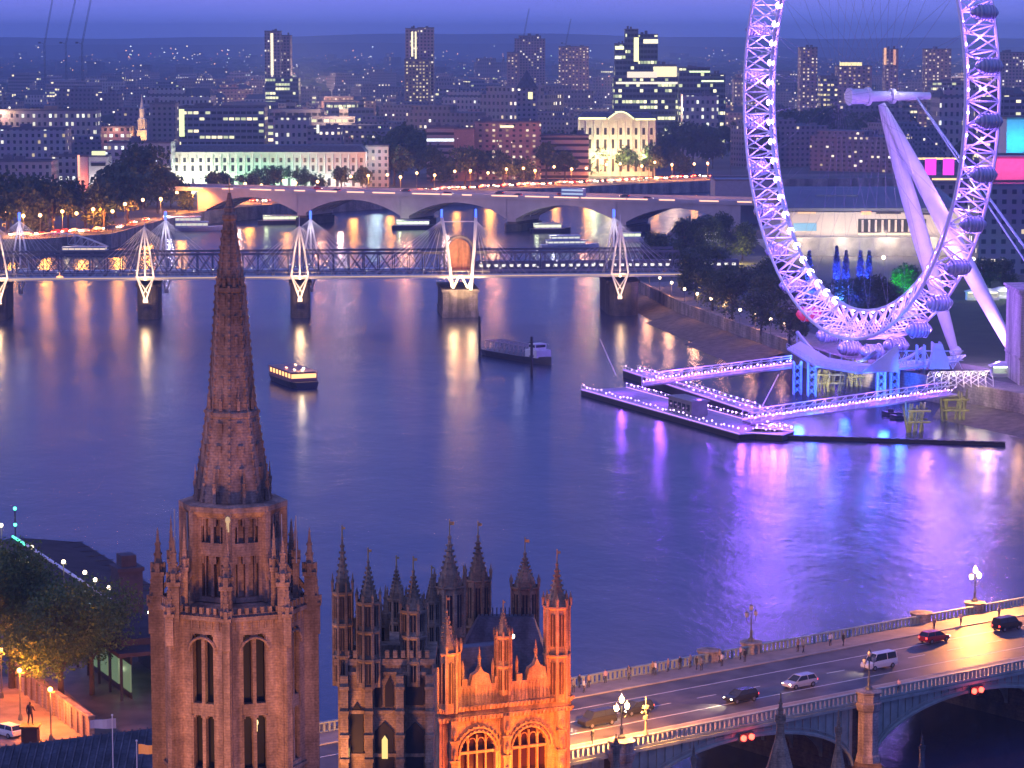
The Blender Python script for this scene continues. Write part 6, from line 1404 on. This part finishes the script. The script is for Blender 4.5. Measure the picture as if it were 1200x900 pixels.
treepx = [(575, 14, 1), (600, 16, 1), (628, 17, 1), (650, 18, 1.1), (672, 18, 1.1), (752, 18, 1.1), (778, 20, 1.1), (800, 22, 1.2), (828, 24, 1.2), (520, 20, 1.2), (412, 20, 1), (390, 18, .9), (-5, 6, 1.1), (10, 10, 1.1), (28, 8, 1), (45, 12, 1.1), (62, 9, 1), (80, 12, .9), (100, 9, .9), (122, 6, .9), (135, 18, 1.25), (150, 8, 1), (152, 26, 1.3), (168, 20, 1.3), (185, 10, 1.1), (200, 14, 1.1), (214, 8, .9), (250, 14, .9), (262, 18, .9), (290, 14, .9), (305, 17, .95), (322, 14, .9), (338, 17, .95), (352, 13, .85), (372, 10, .9), (400, 9, .9), (425, 9, .9), (432, 18, 1.1), (448, 24, 1.3), (462, 12, 1.1), (472, 26, 1.4), (490, 22, 1.3), (505, 14, 1.1), (545, 9, .9), (560, 12, .9), (590, 8, .8), (615, 8, .8), (640, 10, .9), (662, 9, .9), (685, 16, 1.3), (702, 12, 1), (718, 18, 1.3), (735, 10, 1), (765, 8, .9), (790, 9, .9), (812, 16, 1.1), (835, 14, 1), (862, 18, 1.3), (895, 14, 1.2), (925, 30, 1.4), (950, 34, 1.5), (975, 30, 1.5), (1000, 26, 1.4), (1030, 28, 1.4), (1060, 30, 1.4)]
for i, (px, up, s) in enumerate(treepx):
    lab = "far embankment tree " + ("left of the tall spire" if px < 275 else "between tall spire and double mast" if px < 530 else "between double mast and wheel" if px < 870 else "behind the wheel")
    k = sum(1 for q in treepx[:i] if (q[0] < 275) == (px < 275) and (q[0] < 530) == (px < 530) and (q[0] < 870) == (px < 870)); lab += f", {ordw[k]} from left there"
    tree(f"far{i % 4}", W(px, shorey(px) - up, GZ), lab, s * (1.3 if not 195 < px < 430 else .85), "trees along the far embankment")

# ================================================================ LANDMARKS OF THE FAR BANK
cream = mat("floodlit_stone", (.55, .52, .46), .8, var=.1, scale=.2)
def palace(px0, px1, pyt, pyb, Y, label, name, cols, cdome=None):
    a = WD(px0, pyt, Y); b_ = WD(px1, pyt, Y); w = b_.x - a.x; hgt = a.z - GZ; zb_ = max(0, WD(px0, pyb, Y).z - GZ)
    r = empty(name, (a.x, Y, GZ)); tag(r, label, "building"); g = MB(); g.bx(0, w, 0, 30, 0, hgt); wv = g
    rf = MB(); rf.prism([(-.5, -.5), (w + .5, -.5), (w + .5, 30.5), (-.5, 30.5)], hgt + .002, hgt + 3.2, 0, [(3, 6), (w - 3, 6), (w - 3, 24), (3, 24)]); rf.build("roof", slate, r)
    c = MB(); c.bx(-.6, w + .6, -.9, 0, hgt - 1.2, hgt - .1); c.bx(-.3, w + .3, -.5, 0, hgt * .38, hgt * .42); c.build("cornice", cream, r)
    n = int(w / 4.2)
    for k in range(min(n + 1, 60)):
        x = w * (k + .0) / n; o = MB(); o.tube((x, -.5, hgt * .42), (x, -.5, hgt - 1.2), .45, .4, 8); o.build("column", cream, r)
    for k in range(n):
        x = w * (k + .5) / n
        for z0_, z1_ in ((.08, .30), (.48, .64), (.72, .84)): wv.bx(x - .75, x + .75, -.06, -.01, hgt * z0_, hgt * z1_, 1)
    wv.build('wall', [cream, mat('palace_glass', (.03, .03, .035), .2, var=0)], r)
    for x, c_, e in cols: light("floodlight", (w * x, -11, max(zb_, 3)), e * 1.3, c_, 1, r, 'POINT')
    return r, w, hgt
palace(202, 428, 178, 220, 1500, "long classical palace front floodlit greenish white behind the trees, with many columns", "palace", [(.05, (1, 1, .65), 16000), (.14, (.95, 1, .8), 18000), (.24, (.7, 1, .65), 7000), (.36, (.4, 1, .55), 9000), (.50, (.35, 1, .55), 9000), (.62, (.5, 1, .7), 8000), (.75, (.8, 1, .9), 8000), (.9, (1, .75, .75), 6000)])
r, w, hgt = palace(678, 768, 139, 182, 1640, "classical stone building floodlit yellow-white with a curved pediment, right of centre", "palace", [(.05, (1, .85, .6), 9000), (.2, (.95, 1, .5), 11000), (.42, (1, .75, .3), 12000), (.62, (1, .8, .35), 11000), (.85, (.9, 1, .5), 10000)])
g = MB(); pts = [(w * .38 + w * .34 * j / 10, hgt + .1 + 4.2 * sin(pi * j / 10)) for j in range(11)]; g.extr(pts + [(w * .72, hgt), (w * .38, hgt)], -1.5, 2); g.build("pediment", cream, r)
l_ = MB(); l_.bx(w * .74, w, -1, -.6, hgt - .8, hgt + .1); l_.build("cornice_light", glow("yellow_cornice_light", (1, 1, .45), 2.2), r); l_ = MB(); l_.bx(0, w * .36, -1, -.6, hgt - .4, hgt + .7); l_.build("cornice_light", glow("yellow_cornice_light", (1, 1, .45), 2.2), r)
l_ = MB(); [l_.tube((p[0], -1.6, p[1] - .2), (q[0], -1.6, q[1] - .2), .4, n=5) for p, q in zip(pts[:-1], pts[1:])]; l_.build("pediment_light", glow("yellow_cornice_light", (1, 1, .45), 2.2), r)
# church spire, orange lit
Ys = 1620; p = WD(167, 165, Ys); r = empty("church_tower", (p.x, Ys, GZ)); tag(r, "slim church tower lit orange, among dark roofs at upper left", "church tower"); zs_ = lambda py: WD(167, py, Ys).z - GZ
g = MB(); g.bx(-2.8, 2.8, -2.8, 2.8, 0, zs_(152)); g.lathe((0, 0, 0), [(2.2, zs_(152)), (2.2, zs_(140)), (2.6, zs_(139.5)), (1.6, zs_(138)), (1.5, zs_(128)), (2, zs_(127.5)), (1.2, zs_(126)), (.5, zs_(118)), (.1, zs_(110))], 8); g.build("tower", cream, r)
for i in range(8): o = MB(); q = i * pi / 4; o.tube((2.5 * cos(q), 2.5 * sin(q), zs_(152)), (2.5 * cos(q), 2.5 * sin(q), zs_(140)), .3, n=5); o.build("column", cream, r)
light("floodlight", (1, -9, zs_(158)), 5200, (1, .5, .15), .6, r); light("floodlight", (-2, -6, zs_(134)), 1400, (1, .6, .25), .6, r)
o, w, h_ = block(118, 152, 150, 1600, 26, facade("facade_glow", (0.46, 0.31, 0.28), (0.46, 0.31, 0.28), p=.5, st=1.4), "lit_building", "warm glowing low building left of the slim orange church tower"); light("roof_light", (0, -6, h_ + 2), 5200, (1, .5, .3), 1, o)
# white portal + orange wing
o, w, h_ = block(104, 126, 184, 1420, 14, cream, "theatre", "bright white lit theatre front with a dark doorway beside an orange wing, upper left"); 
g = MB(); g.bx(-1.1, 1.6, -.3, -.05, 0, h_ * .62); g.bx(-3.6, 3.6, -.3, -.05, h_ * .78, h_ * .86); g.build("doorway", void, o)
l_ = MB(); l_.bx(-3.2, 3.8, -.2, -.02, h_ + .9, h_ + 3); l_.build("sign_panel", glow("yellow_sign", (.95, 1, .5), 1.2), o)
light("floodlight", (-2.5, -6, h_ * .2), 4200, (1, .9, .85), .6, o); light("floodlight", (3.5, -6, h_ * .25), 4200, (1, .9, .85), .6, o)
o, w, h_ = block(91, 103, 184, 1430, 12, cream, "annexe_building", "narrow wall lit red-orange just left of the white theatre front"); light("floodlight", (0, -5, h_ * .4), 3000, (1, .16, .05), .6, o)
l_ = MB(); l_.bx(-w / 2, -w / 2 + 1, -.5, -.1, 4, h_ + 1); l_.build("light_strip", glow("pink_strip", (1, .4, .25), 2), o)
# towers
def tower(px0, px1, pyt, Y, label, m, strips=(), dep=22, crown=None):
    o, w, h_ = block(px0, px1, pyt, Y, dep, m, "tower_block", label, "tower block", roofbits=2); c = (px0 + px1) / 2; kk = Y / F
    for a, b_, y0, y1, col, st in strips:
        l_ = MB(); l_.bx((a - c) * kk, (b_ - c) * kk, -.4, -.1, WD(c, y1, Y).z - GZ, WD(c, y0, Y).z - GZ); l_.build("light_strip", glow(f"strip_{int(a * 10)}_{int(y0 * 10)}", col, st), o)
    return o
warmw = (1, .85, .5)
tower(310, 328, 37, 2600, "tall brown tower block with one bright vertical strip of light, left of centre", fg7, ((317, 320, 39, 88, warmw, 1.9),)); tower(328.5, 340, 42, 2620, "slightly shorter wing of the tall tower with the bright strip, its right half", fg7)
tower(311, 350, 92, 2560, "low brightly lit base block beneath the tall brown tower with the strip", fg5)
tower(475, 489, 34, 2400, "tall tower block with twin bright vertical strips, left half, above centre", fg7, ((482, 484, 37, 70, warmw, 1.9), (486, 488, 37, 70, warmw, 1.6))); tower(489.4, 508, 33, 2400, "tall tower block with scattered lit windows, right half of the twin-strip tower", fg7)
tower(474, 504, 70, 2380, "brightly windowed lower storeys block in front of the twin-strip tower", facade("facade_warm_dense", (0.31, 0.23, 0.19), (0.31, 0.23, 0.19), p=.5, sx=2.8, sz=2.9, ww=.5, wh=.45, clump=0, lit=(1, .75, .35), lit2=(1, .85, .5), st=.9))
tower(603, 639, 46, 3000, "broad purple-brown tower block with rounded top and few lit windows", fg7); tower(608, 634, 42.5, 3010, "narrow top storey behind the broad purple-brown tower block", fg7)
tower(594, 608, 62, 2980, "small lower block at the left foot of the broad purple-brown tower", fg3)
tower(655, 690, 55, 3100, "dim reddish tower block right of the broad purple-brown one", fg3)
tower(733, 748, 35, 2100, "dark glass tower with a lit yellow stair strip, highest of the bright cluster", fg5, ((743, 748.5, 44, 72, (1, .95, .4), 2.0),)); tower(748.5, 771, 41, 2110, "glass office block with lit floors right of the yellow strip tower", fg5, ((754, 771, 46, 51, (1, .9, .55), 1.7),)); tower(721, 733, 52, 2095, "stepped glass block at the left end of the bright cluster", fg5, ((721, 731, 54, 58, (1, 1, .5), 2), (721, 728, 66, 69, (1, 1, .6), 2)))
tower(765, 793, 77, 2080, "long box of two bright yellow storeys in the bright cluster", fg5, ((766, 793, 78, 90, (1, .85, .45), 1.5),)); tower(719, 800, 92, 2060, "wide low office with bright ribbon windows at the foot of the bright cluster", fg5, ((722, 800, 96, 98.5, (1, .85, .65), 1.4), (735, 770, 84, 91, (1, .8, .6), 1.3)))
tower(796, 832, 80, 2040, "dark office with several bright green-white floor bands, right of the bright cluster", fg5, ((808, 832, 83, 85, (.8, 1, .5), 1.7), (822, 848, 94, 96, (.85, 1, .6), 1.7)), crown=1); tower(832.5, 850, 88, 2050, "lower dark office at the right end of the bright cluster, near the wheel rim", fg5)
tower(800, 842, 112, 1900, "office block with a broken row of white windows beneath the bright cluster", fg8)
tower(605, 630, 104, 1900, "square stone tower with one glowing arch and a pyramid roof, centre", fg4, ((619, 624, 108, 116, (1, .9, .4), 1.8),))
rp_ = MB(); p = WD(617, 104, 1900); rp_.prism([(-7, 0), (7, 0), (7, 14), (-7, 14)], 0, 11, 0, [(-.5, 6.5), (.5, 6.5), (.5, 7.5), (-.5, 7.5)]); o = bpy.data.objects[[x.name for x in bpy.data.objects if x.get('label', '').startswith('square stone tower')][0]]; q = rp_.build("pyramid_roof", slate, o); q.location = (0, 3, p.z - GZ + .9)
tower(556, 634, 144, 1600, "wide apartment block with many warm lit windows, behind the embankment trees", fg3, ((586, 602, 147, 149.5, (1, .85, .5), 1.8),)); tower(500, 536, 150, 1590, "brown office slab with long dark window bands, left of the warm apartment block", fg6); tower(532, 556, 152, 1585, "plain blank brown slab directly left of the warm apartment block", mat("brown_slab", (.26, .17, .17), .8, var=.1))
tower(634, 690, 160, 1610, "dull red-brown office between the warm apartments and the floodlit classical building", fg6)
tower(210, 310, 126, 1720, "wide dark green-black office with lit left stairwell strip, behind the long palace", fg2, ((210, 216, 128, 160, (.9, 1, .45), 1.5),)); tower(320, 362, 138, 1700, "pale stone block with a row of white lit windows, above the long palace", fg8)
tower(0, 112, 130, 1750, "wide mauve stone office with a bright row of lit windows near its top, upper left", fg8); tower(-20, 76, 152, 1560, "large grey stone office with many small windows at the left edge", fg1); tower(-20, 60, 190, 1420, "lower mauve building at the left edge behind the embankment trees", fg1); tower(58, 92, 184, 1450, "square mauve stone block just left of the orange wing", fg1); tower(126, 200, 168, 1480, "grey stone building with dim windows right of the white theatre front", fg1)
tower(175, 205, 122, 1800, "plain mauve slab right of the slim orange church tower", fg4); tower(360, 400, 150, 1640, "dark block with twin lit window stacks above the right end of the palace", fg4, ((371, 374, 146, 156, (1, 1, .8), 1.3),)); tower(428, 455, 172, 1520, "pale greenish lit facade right of the long palace, half hidden by trees", fg1)
light("floodlight", WD(440, 182, 1508), 7000, (.7, .95, 1), 1)
tower(1038, 1053, 58, 2700, "orange lit slim tower block right of the wheel hub", fg3, ((1036, 1039, 56, 76, (1, .5, .25), 1.3), (1047, 1050, 58, 76, (1, .45, .25), 1.0))); tower(982, 1022, 78, 2300, "wide block with golden lit crown above the wheel hub", fg3, ((984, 1010, 73, 77, (1, .8, .35), 1.6),)); tower(938, 958, 56, 2500, "grey apartment tower with stacked yellow windows left of the wheel hub", fg3); tower(962, 982, 90, 2300, "block with columns of yellow windows left of the golden-crowned one", facade("facade_yellow", (0.23, 0.20, 0.20), (0.23, 0.20, 0.20), p=.6, sx=3, sz=4, ww=.7, wh=.4, clump=.3, lit=(1, .9, .4), lit2=(1, .75, .35), st=1.5)); tower(1085, 1115, 58, 2700, "pinkish apartment block with many small lights near the right rim", fg3); tower(1092, 1160, 96, 2100, "dark long block with yellow window groups behind the right rim", fg2)
tower(1150, 1215, 112, 1700, "dark office with amber windows at the right edge above the cyan wall", fg2); tower(1168, 1210, 62, 2500, "hazy tower block at the far right edge of skyline", fg7)
# ================================================================ CITY FILLER
used = [(o.location.x, o.location.y, 34) for o in SC.objects if o.parent is None and o.type in ('MESH', 'EMPTY') and o.get('category') in ('tower block', 'building', 'church tower')]
fm = [fg4, fg4, fg4, fg1, fg3, fg2, fg4]
kinds = {0: "plum-grey", 1: "dark plum", 2: "dull mauve", 3: "grey stone", 4: "reddish brick", 5: "black glass", 6: "dusky grey"}
shapes = []
for v in range(7):
    for sz in range(3):
        r_ = random.Random(v * 10 + sz); w, dp, h_ = [(22, 18, 17), (36, 22, 22), (52, 28, 26)][sz]; g = MB(); g.bx(-w / 2, w / 2, -dp / 2, dp / 2, 0, h_)
        if sz: g.bx(-w / 2 + 3, w * .1, -dp / 2 + 3, dp / 2 - 3, h_, h_ + 4)
        for k in range(4): x, y = r_.uniform(-.4, .4) * w, r_.uniform(-.3, .3) * dp; g.bx(x - 1.5, x + 1.5, y - 1, y + 1, h_, h_ + r_.uniform(1.5, 5.5))
        if v in (3, 4): g.prism([(-w / 2, -dp / 2), (w / 2, -dp / 2), (w / 2, dp / 2), (-w / 2, dp / 2)], h_ + .01, h_ + 4, 0, [(-w / 2 + 3, -1), (w / 2 - 3, -1), (w / 2 - 3, 1), (-w / 2 + 3, 1)])
        shapes.append((v, sz, g.mesh("city_building", fm[v])))
lmk = [(325, "the bright strip tower"), (492, "the twin-strip tower"), (620, "the broad purple-brown tower"), (745, "the bright glass cluster"), (167, "the orange church tower"), (40, "the left edge"), (415, "the palace's right end"), (556, "the warm apartments"), (690, "the yellow classical building"), (880, "the wheel's left rim"), (1040, "the wheel hub"), (1150, "the wheel's right rim")]
cnt = {}; placed = 0; tries = 0; szn = ["small", "mid-sized", "wide"]
while placed < 235 and tries < 6000:
    tries += 1; Y = 1480 + 2900 * rnd.random() ** 1.15; px = rnd.uniform(-20, 1220); p = WD(px, 100, Y); 
    if px > 870 and Y < 1700: continue
    if px < 870 and Y < 1780 and px > 190: continue
    if px < 190 and Y < 1620: continue
    rad_ = 30 + (Y - 1400) * .006
    if any((p.x - x) ** 2 + ((p.y - y) * .6) ** 2 < (rad_ + rr_ * .4) ** 2 for x, y, rr_ in used): continue
    used.append((p.x, p.y, rad_)); v, sz, me = shapes[rnd.randrange(len(shapes))]; o = bpy.data.objects.new("city_building", me); COL.objects.link(o); o.location = (p.x, Y, GZ); o.rotation_euler = (0, 0, rnd.choice((0, .2, -.25, .45, -.5)) + rnd.uniform(-.06, .06)); s = rnd.uniform(.85, 1.15); hs = rnd.uniform(.75, 1.25) * (1.35 if rnd.random() < .06 else 1); o.scale = (s, s, hs)
    lx = min(lmk, key=lambda q: abs(q[0] - px)); side = "left of" if px < lx[0] - 6 else "right of" if px > lx[0] + 6 else "in line with"; dist = ["nearest the river", "a few streets back", "in mid distance", "far back", "under the skyline"][min(4, int((Y - 1480) / 580))]
    base = f"{szn[sz]} {kinds[v]} block {dist}, {side} {lx[1]}"; cnt[base] = cnt.get(base, 0) + 1
    if cnt[base] > 1: base += f", {['', '', 'second', 'third', 'fourth', 'fifth', 'sixth'][min(6, cnt[base])]} such"
    tag(o, base, "building", "buildings of the city behind the river"); placed += 1
print("placed", placed)
# far-off city: one mass
dm = facade("far_mass_wall", (0.11, 0.09, 0.12), (0.14, 0.12, 0.14), p=.05, sx=6, sz=5, ww=.4, wh=.4, clump=.2, lit=(1, .6, .3), lit2=(1, .9, .8), st=1.6)
g = MB(); r_ = random.Random(99)
for k in range(2600):
    Y = 4300 + 4800 * r_.random() ** 1.2; px = r_.uniform(-30, 1230); x = (px - 600) / F * Y; w = r_.uniform(14, 50); h_ = r_.uniform(7, 16) * (2.2 if r_.random() < .03 else 1); g.box((x, Y, GZ + h_ / 2 + .01 * (k % 40)), (w, r_.uniform(12, 30), h_), r_.uniform(-.6, .6))
tag(g.build("distant_city", dm), "mass of distant low buildings reaching to the hills", None, None, "stuff")
dt = MB()
for k in range(1100):
    Y = 2400 + 6200 * r_.random(); px = r_.uniform(-30, 1230); x = (px - 600) / F * Y; dt.ball((x, Y, GZ + 5), r_.uniform(5, 11) * (1 + Y / 9000), 6, 4, sc=(1.3, 1, .75))
xx = 0
for k in range(110):
    Y = 1640 + 900 * r_.random(); px = r_.uniform(0, 1200)
    p = WD(px, 100, Y)
    if any((p.x - x) ** 2 + (p.y - y) ** 2 < (rr_ * .8) ** 2 for x, y, rr_ in used) or xx >= 45: continue
    xx += 1; tree(f'far{k % 4}', (p.x, Y, GZ), f'street tree number {xx} among the buildings behind the far embankment', r_.uniform(.8, 1.2), 'street trees among the far buildings')
tag(dt.build("distant_treetops", mat("distant_foliage", (.03, .04, .025), .95, var=.5, scale=.3)), "dark treetops scattered between the city buildings", None, None, "stuff")
# street and roof lights of the far city
cols = [glow("city_light_amber", (1, .45, .15), 3), glow("city_light_warm", (1, .78, .45), 3), glow("city_light_white", (.85, .95, 1), 3), glow("city_light_green", (.7, 1, .55), 3), glow("city_light_red", (1, .1, .06), 3)]
g = MB()
for k in range(650):
    Y = 1500 + 7800 * r_.random() ** 1.3; px = r_.uniform(-20, 1220); x = (px - 600) / F * Y; s = Y / F * r_.choice((.25, .35, .35, .6)); mi = r_.choice((0, 0, 0, 0, 1, 1, 2, 3)) if r_.random() > .04 else 4
    zl = GZ + r_.uniform(4, 26)
    g.tube((x, Y, GZ), (x, Y, zl), .12, n=3, mi=5); g.ball((x, Y, zl + s), s, 5, 3, mi=mi)
for k in range(70):
    Y = 6500 + 2500 * r_.random(); px = r_.choice((50, 150, 200, 225, 255, 275, 420, 440, 520, 590, 680, 830, 1050)) + r_.gauss(0, 10); x = (px - 600) / F * Y; zl = r_.uniform(20, 60); s = Y / F * r_.choice((.5, .8)); g.tube((x, Y, GZ), (x, Y, zl), .2, n=3, mi=5); g.ball((x, Y, zl), s, 5, 3, mi=r_.choice((0, 1, 1, 2)))
tag(g.build("distant_city_lights", cols + [iron]), "thousands of tiny street and roof lights over the distant city", None, None, "stuff")
# added warm fill lights above the blocks, brightening facades in place of street lamps
for k in range(26):
    Y = 1750 + 2600 * (k / 26) ** 1.1; px = (k * 397) % 1200; p = WD(px, 100, Y)
    light("city_fill_light", (p.x, Y, GZ + 36), 62000 * (Y / 1800) ** 1.2, (1, .62, .38), 6)
# cranes on the skyline
for i, (px, Y, pt, dx) in enumerate(((52, 3500, -8, 12), (77, 3400, -8, 14), (96, 3300, -4, 12), (612, 4200, 10, 8), (663, 4400, 22, 6))):
    p = WD(px, 50, Y); kk = Y / F; zt_ = WD(px, pt, Y).z - GZ; zb_ = WD(px, 52, Y).z - GZ; r = empty("tower_crane", (p.x, Y, GZ)); tag(r, f"faint dark luffing crane jib on the skyline, {ordw[i]} from the left", "crane", "cranes on the skyline")
    g = MB()
    for s in (-.8, .8): g.tube((s, 0, 0), (s, 0, zb_), .3, n=4)
    for k in range(10): g.tube((-.8, 0, zb_ * k / 10), (.8, 0, zb_ * (k + 1) / 10), .15, n=3)
    g.build("mast", iron, r); g = MB()
    for s in (-.7, .7): g.tube((s, 0, zb_), (s + dx * kk, 0, zt_), .28, n=4)
    for k in range(12): t_ = k / 12; g.tube((-.7 + dx * kk * t_, 0, zb_ + (zt_ - zb_) * t_), (.7 + dx * kk * (t_ + 1 / 12), 0, zb_ + (zt_ - zb_) * (t_ + 1 / 12)), .12, n=3)
    g.tube((0, 0, zb_), (-6, 0, zb_ + 3), .3, n=4); g.box((-6, 0, zb_ + 2), (3, 2, 2)); g.build("jib", iron, r)
